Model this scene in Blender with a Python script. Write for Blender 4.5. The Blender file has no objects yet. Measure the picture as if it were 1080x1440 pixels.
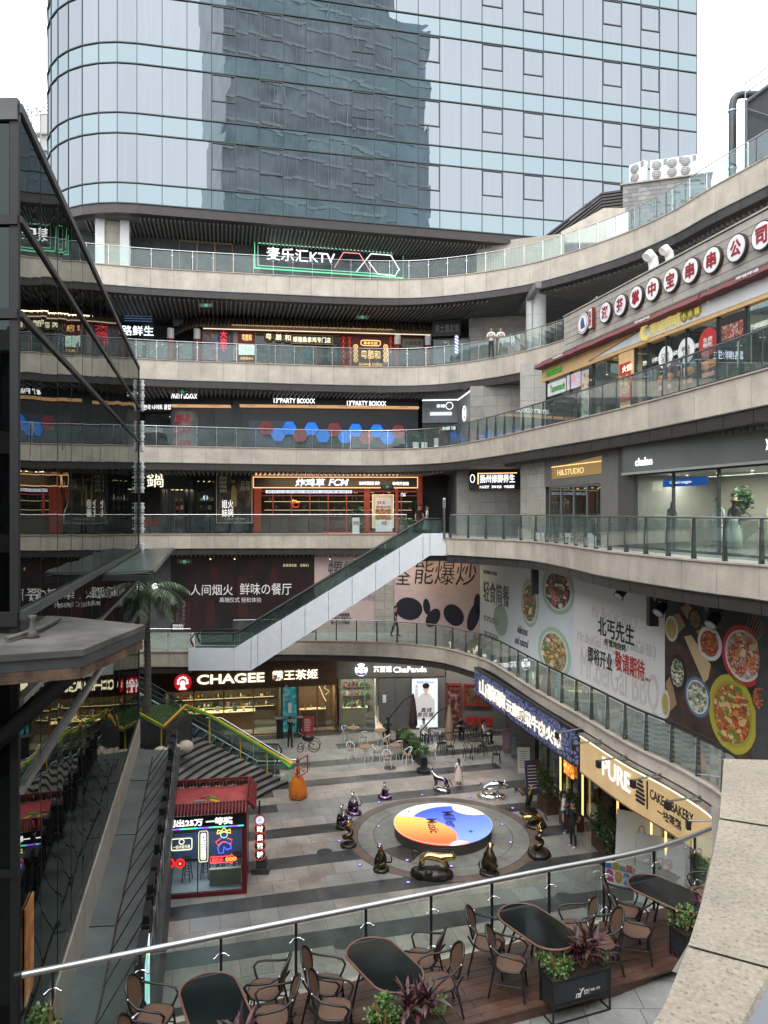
import bpy,bmesh,math,random
from mathutils import Vector,Matrix,noise
R=math.radians
PI=math.pi
rnd=random.Random(7)
S=bpy.context.scene
COL=S.collection
# camera, world, sun, exposure
E=12.6
F,CX,CY=1040.0,540.0,720.0
cam_d=bpy.data.cameras.new('camera')
cam=bpy.data.objects.new('camera',cam_d)
COL.objects.link(cam)
cam.location=(0,0,E)
cam.rotation_euler=(R(90),0,0)
cam_d.sensor_fit='VERTICAL'
cam_d.sensor_height=36.0
cam_d.lens=36.0*F/1440.0
cam_d.clip_start=0.05
cam_d.clip_end=3000
S.camera=cam
SUN_EL,SUN_ROT=R(58),R(200)
w=bpy.data.worlds.new('World')
S.world=w
w.use_nodes=True
nt=w.node_tree
bg=nt.nodes['Background']
sky=nt.nodes.new('ShaderNodeTexSky')
sky.sky_type='NISHITA'
sky.sun_disc=False
sky.sun_elevation=SUN_EL
sky.sun_rotation=SUN_ROT
sky.air_density=1.0
sky.dust_density=4.0
hs=nt.nodes.new('ShaderNodeHueSaturation')
hs.inputs['Saturation'].default_value=0.25
nt.links.new(sky.outputs['Color'],hs.inputs['Color'])
tc=nt.nodes.new('ShaderNodeTexCoord')
cl=nt.nodes.new('ShaderNodeTexNoise')
cl.inputs['Scale'].default_value=1.6
cl.inputs['Detail'].default_value=5
nt.links.new(tc.outputs['Generated'],cl.inputs['Vector'])
cr=nt.nodes.new('ShaderNodeValToRGB')
cr.color_ramp.elements[0].position=0.3
cr.color_ramp.elements[0].color=(7.6,7.9,8.3,1)
cr.color_ramp.elements[1].position=0.75
cr.color_ramp.elements[1].color=(10.0,10.2,10.4,1)
nt.links.new(cl.outputs['Fac'],cr.inputs['Fac'])
mxw=nt.nodes.new('ShaderNodeMixRGB')
mxw.inputs['Fac'].default_value=0.88
nt.links.new(hs.outputs['Color'],mxw.inputs['Color1'])
nt.links.new(cr.outputs['Color'],mxw.inputs['Color2'])
nt.links.new(mxw.outputs['Color'],bg.inputs['Color'])
bg.inputs['Strength'].default_value=0.13
sd=bpy.data.lights.new('sun','SUN')
sd.energy=0.6
sd.angle=R(30)
sd.color=(1.0,0.97,0.93)
so=bpy.data.objects.new('sun',sd)
COL.objects.link(so)
so.rotation_euler=(R(90)-SUN_EL,0,PI-SUN_ROT)
S.view_settings.view_transform='Standard'
S.view_settings.look='None'
S.view_settings.exposure=1.35
S.view_settings.gamma=1
S.view_settings.use_curve_mapping=False
S.render.engine='CYCLES'
S.cycles.max_bounces=8
S.cycles.diffuse_bounces=4
S.cycles.glossy_bounces=4
S.cycles.transmission_bounces=4
S.cycles.transparent_max_bounces=24
S.cycles.use_denoising=True
S.cycles.sample_clamp_indirect=4
# materials
MATS={}
def _new(name):
 m=bpy.data.materials.new(name)
 m.use_nodes=True
 return m,m.node_tree,m.node_tree.nodes['Principled BSDF']
def pm(name,col,rough=0.6,metal=0.0,var=0.12,scale=3.0,bump=0.0,bscale=40.0,piece=0.08,fine=0.0,fscale=60.0,stain=0.0,sscale=0.7,coat=0.0,rvar=0.0,streak=0.0):
 """surface colour with cloudy variation in world space, per-piece variation, speckle, stains and fine bump"""
 if name in MATS:return MATS[name]
 m,nt,p=_new(name)
 N,L=nt.nodes,nt.links
 geo=N.new('ShaderNodeNewGeometry')
 info=N.new('ShaderNodeObjectInfo')
 n1=N.new('ShaderNodeTexNoise');n1.inputs['Scale'].default_value=scale;n1.inputs['Detail'].default_value=5
 L.new(geo.outputs['Position'],n1.inputs['Vector'])
 def mrange(src,lo,hi,a=0.0,b=1.0):
  r=N.new('ShaderNodeMapRange')
  r.inputs['From Min'].default_value=a;r.inputs['From Max'].default_value=b
  r.inputs['To Min'].default_value=lo;r.inputs['To Max'].default_value=hi
  L.new(src,r.inputs['Value']);return r.outputs['Result']
 def mul(a,b):
  q=N.new('ShaderNodeMath');q.operation='MULTIPLY'
  L.new(a,q.inputs[0]);L.new(b,q.inputs[1]);return q.outputs[0]
 v=mrange(n1.outputs['Fac'],1-var*1.6,1+var*1.6,0.25,0.75)
 if piece:v=mul(v,mrange(info.outputs['Random'],1-piece,1+piece))
 if fine:
  n2=N.new('ShaderNodeTexNoise');n2.inputs['Scale'].default_value=fscale;n2.inputs['Detail'].default_value=2
  L.new(geo.outputs['Position'],n2.inputs['Vector'])
  v=mul(v,mrange(n2.outputs['Fac'],1-fine,1+fine,0.3,0.7))
 if stain:
  n3=N.new('ShaderNodeTexNoise');n3.inputs['Scale'].default_value=sscale;n3.inputs['Detail'].default_value=8
  n3.inputs['Roughness'].default_value=0.7
  L.new(geo.outputs['Position'],n3.inputs['Vector'])
  v=mul(v,mrange(n3.outputs['Fac'],1-stain,1.06,0.38,0.6))
 if streak:
  st=N.new('ShaderNodeVectorMath');st.operation='MULTIPLY';st.inputs[1].default_value=(2.2,2.2,.5)
  L.new(geo.outputs['Position'],st.inputs[0])
  n5=N.new('ShaderNodeTexNoise');n5.inputs['Scale'].default_value=1;n5.inputs['Detail'].default_value=6
  L.new(st.outputs[0],n5.inputs['Vector']);v=mul(v,mrange(n5.outputs['Fac'],1-streak,1.04,0.36,0.56))
 vm=N.new('ShaderNodeVectorMath');vm.operation='SCALE'
 vm.inputs[0].default_value=col[:3]
 L.new(v,vm.inputs['Scale'])
 L.new(vm.outputs['Vector'],p.inputs['Base Color'])
 p.inputs['Roughness'].default_value=rough
 if rvar:
  L.new(mrange(n1.outputs['Fac'],max(0.03,rough-rvar),min(1,rough+rvar),0.3,0.7),p.inputs['Roughness'])
 p.inputs['Metallic'].default_value=metal
 if coat:p.inputs['Coat Weight'].default_value=coat
 if bump:
  n4=N.new('ShaderNodeTexNoise');n4.inputs['Scale'].default_value=bscale;n4.inputs['Detail'].default_value=3
  L.new(geo.outputs['Position'],n4.inputs['Vector'])
  b=N.new('ShaderNodeBump');b.inputs['Strength'].default_value=bump;b.inputs['Distance'].default_value=0.02
  L.new(n4.outputs['Fac'],b.inputs['Height']);L.new(b.outputs['Normal'],p.inputs['Normal'])
 MATS[name]=m
 return m
def em(name,col,strength=2.0,flick=0.0):
 if name in MATS:return MATS[name]
 strength*=.52
 m,nt,p=_new(name)
 p.inputs['Base Color'].default_value=(col[0]*.3,col[1]*.3,col[2]*.3,1)
 p.inputs['Emission Color'].default_value=(*col,1)
 p.inputs['Emission Strength'].default_value=strength
 p.inputs['Roughness'].default_value=0.5
 if flick:
  geo=nt.nodes.new('ShaderNodeNewGeometry')
  n=nt.nodes.new('ShaderNodeTexNoise');n.inputs['Scale'].default_value=2.5
  nt.links.new(geo.outputs['Position'],n.inputs['Vector'])
  r=nt.nodes.new('ShaderNodeMapRange')
  r.inputs['From Min'].default_value=.3;r.inputs['From Max'].default_value=.7
  r.inputs['To Min'].default_value=strength*(1-flick);r.inputs['To Max'].default_value=strength*(1+flick)
  nt.links.new(n.outputs['Fac'],r.inputs['Value']);nt.links.new(r.outputs['Result'],p.inputs['Emission Strength'])
 m.cycles.emission_sampling='NONE'
 MATS[name]=m
 return m
def glassm(name,tint=(0.80,0.90,0.87),base=0.06,rough=0.0,grime=0.05,gcol=(0.45,0.5,0.5)):
 """thin clear sheet: tinted see-through, mirror reflection by Fresnel, a little milky grime"""
 if name in MATS:return MATS[name]
 m,nt,p=_new(name)
 N,L=nt.nodes,nt.links
 N.remove(p)
 out=N['Material Output']
 tr=N.new('ShaderNodeBsdfTransparent');tr.inputs['Color'].default_value=(*tint,1)
 gl=N.new('ShaderNodeBsdfGlossy');gl.inputs['Roughness'].default_value=rough
 gl.inputs['Color'].default_value=(.92,.96,.97,1)
 fr=N.new('ShaderNodeFresnel');fr.inputs['IOR'].default_value=1.5
 ad=N.new('ShaderNodeMath');ad.operation='MULTIPLY_ADD';ad.use_clamp=True;ad.inputs[1].default_value=.32;ad.inputs[2].default_value=base*.4
 L.new(fr.outputs[0],ad.inputs[0])
 mx=N.new('ShaderNodeMixShader')
 L.new(ad.outputs[0],mx.inputs[0]);L.new(tr.outputs[0],mx.inputs[1]);L.new(gl.outputs[0],mx.inputs[2])
 df=N.new('ShaderNodeBsdfDiffuse');df.inputs['Color'].default_value=(*gcol,1)
 geo=N.new('ShaderNodeNewGeometry')
 n=N.new('ShaderNodeTexNoise');n.inputs['Scale'].default_value=1.7;n.inputs['Detail'].default_value=6
 L.new(geo.outputs['Position'],n.inputs['Vector'])
 r=N.new('ShaderNodeMapRange');r.inputs['From Min'].default_value=.35;r.inputs['From Max'].default_value=.75
 r.inputs['To Min'].default_value=grime*.4;r.inputs['To Max'].default_value=grime*1.8
 L.new(n.outputs['Fac'],r.inputs['Value'])
 m2=N.new('ShaderNodeMixShader')
 L.new(r.outputs['Result'],m2.inputs[0]);L.new(mx.outputs[0],m2.inputs[1]);L.new(df.outputs[0],m2.inputs[2])
 L.new(m2.outputs[0],out.inputs['Surface'])
 MATS[name]=m
 return m
def mirrorm(name,refl=(.4,.42,.42),dark=(.012,.014,.015),fac=.9,wave=.02,wscale=.6,curtains=0.0,tall=(1,1,1)):
 """coated facade glass: strong mirror over a dark body, slightly wavy panes"""
 if name in MATS:return MATS[name]
 m,nt,p=_new(name)
 N,L=nt.nodes,nt.links
 N.remove(p)
 out=N['Material Output']
 gl=N.new('ShaderNodeBsdfGlossy');gl.inputs['Roughness'].default_value=0.0
 gl.inputs['Color'].default_value=(*refl,1)
 df=N.new('ShaderNodeBsdfDiffuse');df.inputs['Color'].default_value=(*dark,1)
 geo=N.new('ShaderNodeNewGeometry')
 info=N.new('ShaderNodeObjectInfo')
 cb=N.new('ShaderNodeCombineXYZ')
 ml=N.new('ShaderNodeMath');ml.operation='MULTIPLY';ml.inputs[1].default_value=40.0
 L.new(info.outputs['Random'],ml.inputs[0])
 L.new(ml.outputs[0],cb.inputs['X']);L.new(ml.outputs[0],cb.inputs['Z'])
 va=N.new('ShaderNodeVectorMath');va.operation='ADD'
 L.new(geo.outputs['Position'],va.inputs[0]);L.new(cb.outputs[0],va.inputs[1])
 vs=N.new('ShaderNodeVectorMath');vs.operation='MULTIPLY';vs.inputs[1].default_value=tall
 L.new(va.outputs[0],vs.inputs[0])
 n=N.new('ShaderNodeTexNoise');n.inputs['Scale'].default_value=wscale;n.inputs['Detail'].default_value=1.5
 L.new(vs.outputs[0],n.inputs['Vector'])
 b=N.new('ShaderNodeBump');b.inputs['Strength'].default_value=1.0;b.inputs['Distance'].default_value=wave
 L.new(n.outputs['Fac'],b.inputs['Height'])
 L.new(b.outputs['Normal'],gl.inputs['Normal'])
 mx=N.new('ShaderNodeMixShader');mx.inputs[0].default_value=fac
 L.new(df.outputs[0],mx.inputs[1]);L.new(gl.outputs[0],mx.inputs[2])
 if curtains:
  mp=N.new('ShaderNodeVectorMath');mp.operation='MULTIPLY';mp.inputs[1].default_value=(9,9,.15)
  L.new(va.outputs[0],mp.inputs[0])
  n2=N.new('ShaderNodeTexNoise');n2.inputs['Scale'].default_value=1;n2.inputs['Detail'].default_value=1
  L.new(mp.outputs[0],n2.inputs['Vector'])
  r=N.new('ShaderNodeValToRGB')
  r.color_ramp.elements[0].position=.57;r.color_ramp.elements[0].color=(*dark,1)
  r.color_ramp.elements[1].position=.66;r.color_ramp.elements[1].color=(curtains,curtains,curtains,1)
  L.new(n2.outputs['Fac'],r.inputs['Fac']);L.new(r.outputs['Color'],df.inputs['Color'])
 L.new(mx.outputs[0],out.inputs['Surface'])
 MATS[name]=m
 return m
GRANITE=pm('granite',(.475,.422,.35),.55,var=.07,scale=1.2,piece=.09,streak=.08,fine=.14,fscale=38,bump=.12,bscale=60,stain=.12,sscale=1.1)
GRANITE2=pm('granite_coping',(.40,.345,.29),.5,var=.08,piece=.05,fine=.12,fscale=50,bump=.1,stain=.15)
TRAVERT=pm('near_granite',(.27,.235,.185),.8,var=.08,scale=2,piece=.03,fine=.2,fscale=60,bump=.5,bscale=130,stain=.1,sscale=9)
FASCIA=pm('fascia_metal',(.055,.048,.046),.45,metal=.3,var=.1,piece=.05)
SOFFIT=pm('soffit_paint',(.11,.11,.112),.7,var=.15,piece=0)
SLAT=pm('soffit_slat_paint',(.21,.205,.20),.6,var=.1,piece=0)
GALFLOOR=pm('gallery_floor_stone',(.34,.325,.31),.35,var=.12,bump=.05,stain=.15)
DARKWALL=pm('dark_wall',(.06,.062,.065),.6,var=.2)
BLACK=pm('black_metal',(.018,.018,.02),.4,metal=.2,var=.15,piece=0)
DKGREY=pm('dark_grey_metal',(.07,.075,.078),.45,metal=.3,var=.12)
STEEL=pm('stainless_steel',(.62,.63,.64),.22,metal=1,var=.06,piece=0)
STEELD=pm('dull_steel',(.33,.34,.35),.35,metal=1,var=.1,piece=0)
GLASS=glassm('balustrade_glass',(.84,.92,.895),base=.06,grime=.055)
GLASSN=glassm('near_glass',(.86,.93,.91),base=.03,grime=.03)
SHOPGL=glassm('shop_glass',(.72,.78,.77),base=.05,grime=.02)
WHITE=pm('white_paint',(.78,.78,.77),.45,var=.04)
def pits(m,scale,size,dark):
 """small dark pits scattered over stone"""
 N,L=m.node_tree.nodes,m.node_tree.links
 p=N['Principled BSDF'];src=p.inputs['Base Color'].links[0].from_socket
 geo=N.new('ShaderNodeNewGeometry');vo=N.new('ShaderNodeTexVoronoi');vo.inputs['Scale'].default_value=scale;vo.inputs['Randomness'].default_value=1
 L.new(geo.outputs['Position'],vo.inputs['Vector'])
 r=N.new('ShaderNodeMapRange');r.inputs['From Min'].default_value=size;r.inputs['From Max'].default_value=size*1.7;r.inputs['To Min'].default_value=dark
 L.new(vo.outputs['Distance'],r.inputs['Value'])
 q=N.new('ShaderNodeVectorMath');q.operation='SCALE';L.new(src,q.inputs[0]);L.new(r.outputs['Result'],q.inputs['Scale']);L.new(q.outputs[0],p.inputs['Base Color'])
pits(TRAVERT,42,.16,.62)
STONETILE=pm('wall_stone_tile',(.36,.34,.31),.5,var=.07,piece=.09,fine=.08,stain=.1)
E_WHITE=em('lit_white',(1,1,1),1.6)
E_WARM=em('lit_warm',(1,.72,.38),1.7)
E_CREAM=em('lit_cream',(1,.90,.62),1.35)
E_GOLD=em('lit_gold',(1,.62,.22),1.3)
E_RED=em('lit_red',(1,.05,.05),1.3)
E_BLUE=em('lit_blue',(.02,.30,1),.85,flick=.25)
E_GREEN=em('lit_green',(.25,1,.5),1.0)
# mesh builder
class M:
 def __init__(s):s.v=[];s.f=[];s.mi=[];s.mats=[];s.sm=[]
 def m(s,mat):
  if mat not in s.mats:s.mats.append(mat)
  return s.mats.index(mat)
 def add(s,vs,fs,mat=None,smooth=False):
  o=len(s.v);k=s.m(mat)
  s.v+=[tuple(v)for v in vs]
  for f in fs:s.f.append([i+o for i in f]);s.mi.append(k);s.sm.append(smooth)
  return s
 def hexa(s,p,mat=None):
  """eight corners: bottom four, top four"""
  return s.add(p,[(3,2,1,0),(4,5,6,7),(0,1,5,4),(1,2,6,5),(2,3,7,6),(3,0,4,7)],mat)
 def box(s,x0,x1,y0,y1,z0,z1,mat=None):
  return s.hexa([(x0,y0,z0),(x1,y0,z0),(x1,y1,z0),(x0,y1,z0),(x0,y0,z1),(x1,y0,z1),(x1,y1,z1),(x0,y1,z1)],mat)
 def cbox(s,c,d,mat=None,rz=0,bev=0):
  x,y,z=d[0]/2,d[1]/2,d[2]/2
  ca,sa=math.cos(rz),math.sin(rz)
  P=[(-x,-y,-z),(x,-y,-z),(x,y,-z),(-x,y,-z),(-x,-y,z),(x,-y,z),(x,y,z),(-x,y,z)]
  return s.hexa([(c[0]+a*ca-b*sa,c[1]+a*sa+b*ca,c[2]+h)for a,b,h in P],mat)
 def quad(s,a,b,c,d,mat=None):return s.add([a,b,c,d],[(0,1,2,3)],mat)
 def prism(s,poly,z0,z1,mat=None,smooth=False):
  n=len(poly)
  s.add([(x,y,z0)for x,y in poly]+[(x,y,z1)for x,y in poly],[list(range(n))[::-1],list(range(n,2*n))],mat)
  s.add([(x,y,z0)for x,y in poly]+[(x,y,z1)for x,y in poly],[(i,(i+1)%n,(i+1)%n+n,i+n)for i in range(n)],mat,smooth)
  return s
 def cyl(s,c,r,h,mat=None,n=16,r2=None,smooth=True,cap=True):
  r2=r if r2 is None else r2
  vs=[(c[0]+r*math.cos(2*PI*i/n),c[1]+r*math.sin(2*PI*i/n),c[2])for i in range(n)]
  vs+=[(c[0]+r2*math.cos(2*PI*i/n),c[1]+r2*math.sin(2*PI*i/n),c[2]+h)for i in range(n)]
  s.add(vs,[(i,(i+1)%n,(i+1)%n+n,i+n)for i in range(n)],mat,smooth)
  if cap:s.add(vs,[list(range(n))[::-1],list(range(n,2*n))],mat)
  return s
 def lathe(s,prof,c=(0,0,0),n=16,mat=None,sx=1,sy=1):
  vs=[]
  for r,z in prof:
   for i in range(n):
    a=2*PI*i/n
    vs.append((c[0]+r*math.cos(a)*sx,c[1]+r*math.sin(a)*sy,c[2]+z))
  fs=[]
  for k in range(len(prof)-1):
   for i in range(n):fs.append((k*n+i,k*n+(i+1)%n,(k+1)*n+(i+1)%n,(k+1)*n+i))
  fs.append(list(range(n))[::-1]);fs.append(list(range((len(prof)-1)*n,len(prof)*n)))
  return s.add(vs,fs,mat,True)
 def tube(s,pts,r,mat=None,n=6,cap=True,smooth=True):
  pts=[Vector(p)for p in pts]
  rs=r if isinstance(r,(list,tuple))else[r]*len(pts)
  vs=[]
  up=None
  for i,p in enumerate(pts):
   d=(pts[min(i+1,len(pts)-1)]-pts[max(i-1,0)])
   if d.length<1e-9:d=Vector((0,0,1))
   d.normalize()
   if up is None:up=Vector((0,0,1))if abs(d.z)<.9 else Vector((1,0,0))
   a=d.cross(up)
   if a.length<1e-4:a=d.cross(Vector((0,1,0.01)))
   a.normalize();b=a.cross(d).normalized();up=b
   for k in range(n):
    t=2*PI*k/n
    vs.append(p+(a*math.cos(t)+b*math.sin(t))*rs[i])
  m_=len(pts)
  fs=[(k*n+i,k*n+(i+1)%n,(k+1)*n+(i+1)%n,(k+1)*n+i)for k in range(m_-1)for i in range(n)]
  s.add(vs,fs,mat,smooth)
  if cap:s.add(vs,[list(range(n))[::-1],list(range((m_-1)*n,m_*n))],mat)
  return s
 def ball(s,c,r,mat=None,n=10,m_=7):
  rx,ry,rz=(r,r,r)if not isinstance(r,(tuple,list))else r
  vs=[(c[0],c[1],c[2]-rz)]
  for j in range(1,m_):
   t=-PI/2+PI*j/m_
   for i in range(n):
    a=2*PI*i/n
    vs.append((c[0]+rx*math.cos(t)*math.cos(a),c[1]+ry*math.cos(t)*math.sin(a),c[2]+rz*math.sin(t)))
  vs.append((c[0],c[1],c[2]+rz))
  fs=[(0,1+(i+1)%n,1+i)for i in range(n)]
  for j in range(m_-2):
   for i in range(n):
    a=1+j*n+i;b=1+j*n+(i+1)%n
    fs.append((a,b,b+n,a+n))
  L=len(vs)-1;k=1+(m_-2)*n
  fs+=[(L,k+i,k+(i+1)%n)for i in range(n)]
  return s.add(vs,fs,mat,True)
 def xf(s,mx):
  s.v=[tuple(mx@Vector(v))for v in s.v];return s
 def join(s,o,mx=None):
  off=len(s.v)
  s.v+=[tuple(mx@Vector(v))if mx is not None else v for v in o.v]
  for f,k,sm in zip(o.f,o.mi,o.sm):
   s.f.append([i+off for i in f]);s.mi.append(s.m(o.mats[k]));s.sm.append(sm)
  return s
 def mesh(s,name,mat=None):
  me=bpy.data.meshes.new(name)
  me.from_pydata(s.v,[],s.f)
  for mt in s.mats:me.materials.append(mt if mt is not None else mat)
  me.polygons.foreach_set('material_index',s.mi)
  me.polygons.foreach_set('use_smooth',s.sm)
  me.update()
  return me
WL={}
def mobj(name,me,parent=None,world=None):
 o=bpy.data.objects.new(name,me)
 COL.objects.link(o)
 if parent is not None:
  o.parent=parent
  w_=WL.get(parent.name)
  if w_ is not None:o.matrix_parent_inverse=Matrix.Translation(-Vector(w_))
 return o
def obj(name,m,mat=None,parent=None):
 return mobj(name,m.mesh(name,mat),parent)
def tag(o,label,cat,group=None):
 o['label']=label;o['category']=cat
 if group:o['group']=group
 return o
def struct(o):o['kind']='structure';return o
def stuff(o):o['kind']='stuff';return o
def thing(name,label,cat,loc=(0,0,0),rz=0,group=None,world=True):
 o=bpy.data.objects.new(name,None)
 COL.objects.link(o)
 o.empty_display_size=.2
 o.location=loc
 o.rotation_euler=(0,0,rz)
 tag(o,label,cat,group)
 if world and rz==0:WL[o.name]=tuple(loc)
 return o
def kids(o):return[c for c in bpy.data.objects if c.parent==o]
def dup(root,tree,loc,rz=0,label=None,scale=None):
 """tree: list of (object, [children]) under root, gathered once"""
 r=root.copy();COL.objects.link(r)
 r.location=loc;r.rotation_euler=(0,0,rz)
 if label:r['label']=label
 if scale:r.scale=(scale,)*3
 def rec(t,par):
  for o,ch in t:
   c=o.copy();COL.objects.link(c);c.parent=par
   rec(ch,c)
 rec(tree,r)
 return r
def gather(o):
 bykid={}
 for c in bpy.data.objects:
  if c.parent:bykid.setdefault(c.parent.name,[]).append(c)
 def rec(x):return[(c,rec(c))for c in bykid.get(x.name,[])]
 return rec(o)
def at(px,py,z):
 Y=(E-z)*F/(py-CY);return((px-CX)/F*Y,Y,z)
def atY(px,py,Y):return((px-CX)/F*Y,Y,E+(CY-py)*Y/F)
def catmull(pts,step=0.4):
 out=[]
 P=[Vector(p)for p in pts]
 P=[P[0]*2-P[1]]+P+[P[-1]*2-P[-2]]
 for i in range(1,len(P)-2):
  a,b,c,d=P[i-1:i+3]
  n=max(2,int((c-b).length/step))
  for k in range(n):
   t=k/n
   out.append(0.5*((2*b)+(-a+c)*t+(2*a-5*b+4*c-d)*t*t+(-a+3*b-3*c+d)*t**3))
 out.append(P[-2])
 return out
class Path:
 """polyline with arc length, 2D"""
 def __init__(s,pts):
  s.p=[Vector((p[0],p[1]))for p in pts]
  s.s=[0]
  for a,b in zip(s.p,s.p[1:]):s.s.append(s.s[-1]+(b-a).length)
  s.len=s.s[-1]
 def at(s,t):
  t=max(0,min(s.len,t))
  for i in range(len(s.s)-1):
   if t<=s.s[i+1]+1e-9:
    d=s.p[i+1]-s.p[i]
    k=(t-s.s[i])/max(1e-9,s.s[i+1]-s.s[i])
    return s.p[i]+d*k,d.normalized()
  return s.p[-1],(s.p[-1]-s.p[-2]).normalized()
 def seg(s,a,b):
  """points from arc length a to b including inner vertices"""
  out=[s.at(a)]
  for i,t in enumerate(s.s):
   if a+.02<t<b-.02:out.append(s.at(t))
  out.append(s.at(b))
  return out
def ribbon(m,path,a,b,off0,off1,z0,z1,mat=None):
 """solid strip following the path between arc lengths; off = offset to the right-hand side of travel"""
 sg=path.seg(a,b)
 rows=[]
 for p,d in sg:
  n=Vector((d.y,-d.x))
  q0=p+n*off0;q1=p+n*off1
  rows.append([(q0.x,q0.y,z0),(q1.x,q1.y,z0),(q1.x,q1.y,z1),(q0.x,q0.y,z1)])
 vs=[v for r in rows for v in r]
 fs=[]
 for k in range(len(rows)-1):
  for i in range(4):
   j=(i+1)%4
   fs.append((k*4+i,k*4+j,(k+1)*4+j,(k+1)*4+i))
 fs.append((3,2,1,0));e=(len(rows)-1)*4;fs.append((e,e+1,e+2,e+3))
 return m.add(vs,fs,mat)
 # flat walls addressed by u (along), v (out), z
class Wall:
 def __init__(s,p0,p1):
  s.o=Vector(p0);s.d=(Vector(p1)-s.o).normalized();s.L=(Vector(p1)-s.o).length
  s.n=Vector((s.d.y,-s.d.x))
 def u(s,px,v=0):
  k=(px-CX)/F;o=s.o+s.n*v
  return(k*o.y-o.x)/(s.d.x-k*s.d.y)
 def z(s,px,py,v=0):
  o=s.o+s.n*v+s.d*s.u(px,v);return E+(CY-py)*o.y/F
 def p(s,u,v,z):
  q=s.o+s.d*u+s.n*v;return(q.x,q.y,z)
 def box(s,m,u0,u1,v0,v1,z0,z1,mat=None):
  return m.hexa([s.p(u0,v1,z0),s.p(u1,v1,z0),s.p(u1,v0,z0),s.p(u0,v0,z0),s.p(u0,v1,z1),s.p(u1,v1,z1),s.p(u1,v0,z1),s.p(u0,v0,z1)],mat)
 def disc(s,m,u,z,v0,v1,r,mat=None,n=20,rz=None):
  rz=rz or r
  P=[(u+r*math.cos(2*PI*i/n),z+rz*math.sin(2*PI*i/n))for i in range(n)]
  return s.poly(m,P,v0,v1,mat)
 def poly(s,m,P,v0,v1,mat=None):
  n=len(P)
  vs=[s.p(a,v0,b)for a,b in P]+[s.p(a,v1,b)for a,b in P]
  return m.add(vs,[list(range(n)),list(range(n,2*n))[::-1]]+[(i,(i+1)%n,(i+1)%n+n,i+n)for i in range(n)],mat)
 def mat(s,u,v,z):
  """local frame: x along, y up, z out"""
  q=s.p(u,v,z)
  return Matrix(((s.d.x,0,s.n.x,q[0]),(s.d.y,0,s.n.y,q[1]),(0,1,0,q[2]),(0,0,0,1)))
  # lettering
_TC={}
def textM(body,bold=0.0,spacing=1.0,line=1.0,thick=.02,res=3):
 bold=bold*.28
 key=(body,bold,spacing,line,thick,res)
 if key in _TC:return _TC[key]
 cu=bpy.data.curves.new('txt','FONT')
 cu.body=body;cu.size=1;cu.extrude=thick;cu.offset=bold
 cu.resolution_u=res;cu.space_character=spacing;cu.space_line=line
 cu.align_x='CENTER'
 to=bpy.data.objects.new('txt',cu)
 COL.objects.link(to)
 dg=bpy.context.evaluated_depsgraph_get()
 me=bpy.data.meshes.new_from_object(to.evaluated_get(dg))
 vs=[tuple(v.co)for v in me.vertices];fs=[list(p.vertices)for p in me.polygons]
 bpy.data.objects.remove(to);bpy.data.curves.remove(cu);bpy.data.meshes.remove(me)
 if not vs:vs=[(0,0,0),(1,0,0),(0,1,0)];fs=[(0,1,2)]
 x0=min(v[0]for v in vs);x1=max(v[0]for v in vs);y0=min(v[1]for v in vs);y1=max(v[1]for v in vs)
 _TC[key]=(vs,fs,x0,x1,y0,y1)
 return _TC[key]
def text_on(m,wall,body,u0,u1,z0,z1,v,mat,bold=0.0,depth=.03,spacing=1.0,line=1.0,italic=0,rot=0,keep=False):
 """lettering stretched into the rectangle u0..u1, z0..z1, standing v out of the wall"""
 vs,fs,x0,x1,y0,y1=textM(body,bold,spacing,line)
 sx=(u1-u0)/(x1-x0);sy=(z1-z0)/(y1-y0)
 if keep:sx=sy=min(sx,sy);u0=(u0+u1)/2-sx*(x1-x0)/2
 out=[]
 cu_,cz_=(u0+u1)/2,(z0+z1)/2
 for a,b,c in vs:
  u=u0+(a-x0)*sx;z=z0+(b-y0)*sy
  u+=italic*(z-z0)
  if rot:
   du,dz=u-cu_,z-cz_
   u=cu_+du*math.cos(rot)-dz*math.sin(rot);z=cz_+du*math.sin(rot)+dz*math.cos(rot)
  out.append(wall.p(u,v+(min(depth,.012)if c>0 else 0),z))
 m.add(out,fs,mat)
 return m
 # LARGE STRUCTURE
L1,L2,L3,L4,L5=5.6,11.35,16.35,21.35,26.35
rim5=Path(catmull([(-24,37.5),(-15.4,41),(-5.7,42.9),(0,43.6),(3.6,43.1),(7.9,41),(11.2,37.4),(13,34.2),(13.9,31.2),(15.0,28),(16.3,23),(17.2,16)]))
rim4=Path(catmull([(-24,38.6),(-14.5,41.9),(-8,43.3),(-2.7,44.2),(1.5,44.4),(4.6,43.2),(7.4,40.4),(9.3,36.9),(9.6,33.6)]))
rim3=Path(catmull([(-24,38.8),(-13.5,41.3),(-8,42.7),(-2.5,43.9),(1.2,43.6),(3.4,41.9),(5.2,37.9),(6.75,33),(8.6,26.3),(9.97,19.2),(10.9,13),(11.3,7)]))
rim2=Path([(-24,41.2),(-16,42.1),(-8,42.7),(-2,42.8),(1.3,42.7),(1.75,42.2),(1.75,37.25),(3.1,37.25),(3.1,36.2)]+[tuple(p)for p in catmull([(3.12,36.15),(4.6,34.6),(6.3,32.0),(6.9,28.2),(7.2,24.2),(8.15,19.9),(9.05,17.4),(9.5,14.5),(9.0,10),(6.5,6),(3.9,4.35)])])
rim1a=Path([(-24,37.2),(-9.75,37.2),(-9.75,39.9)]+[tuple(p)for p in catmull([(-9.7,39.95),(-6,40.4),(-2.3,40.2),(0.6,39.6),(3,38.2),(4.5,35.8)])])
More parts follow.
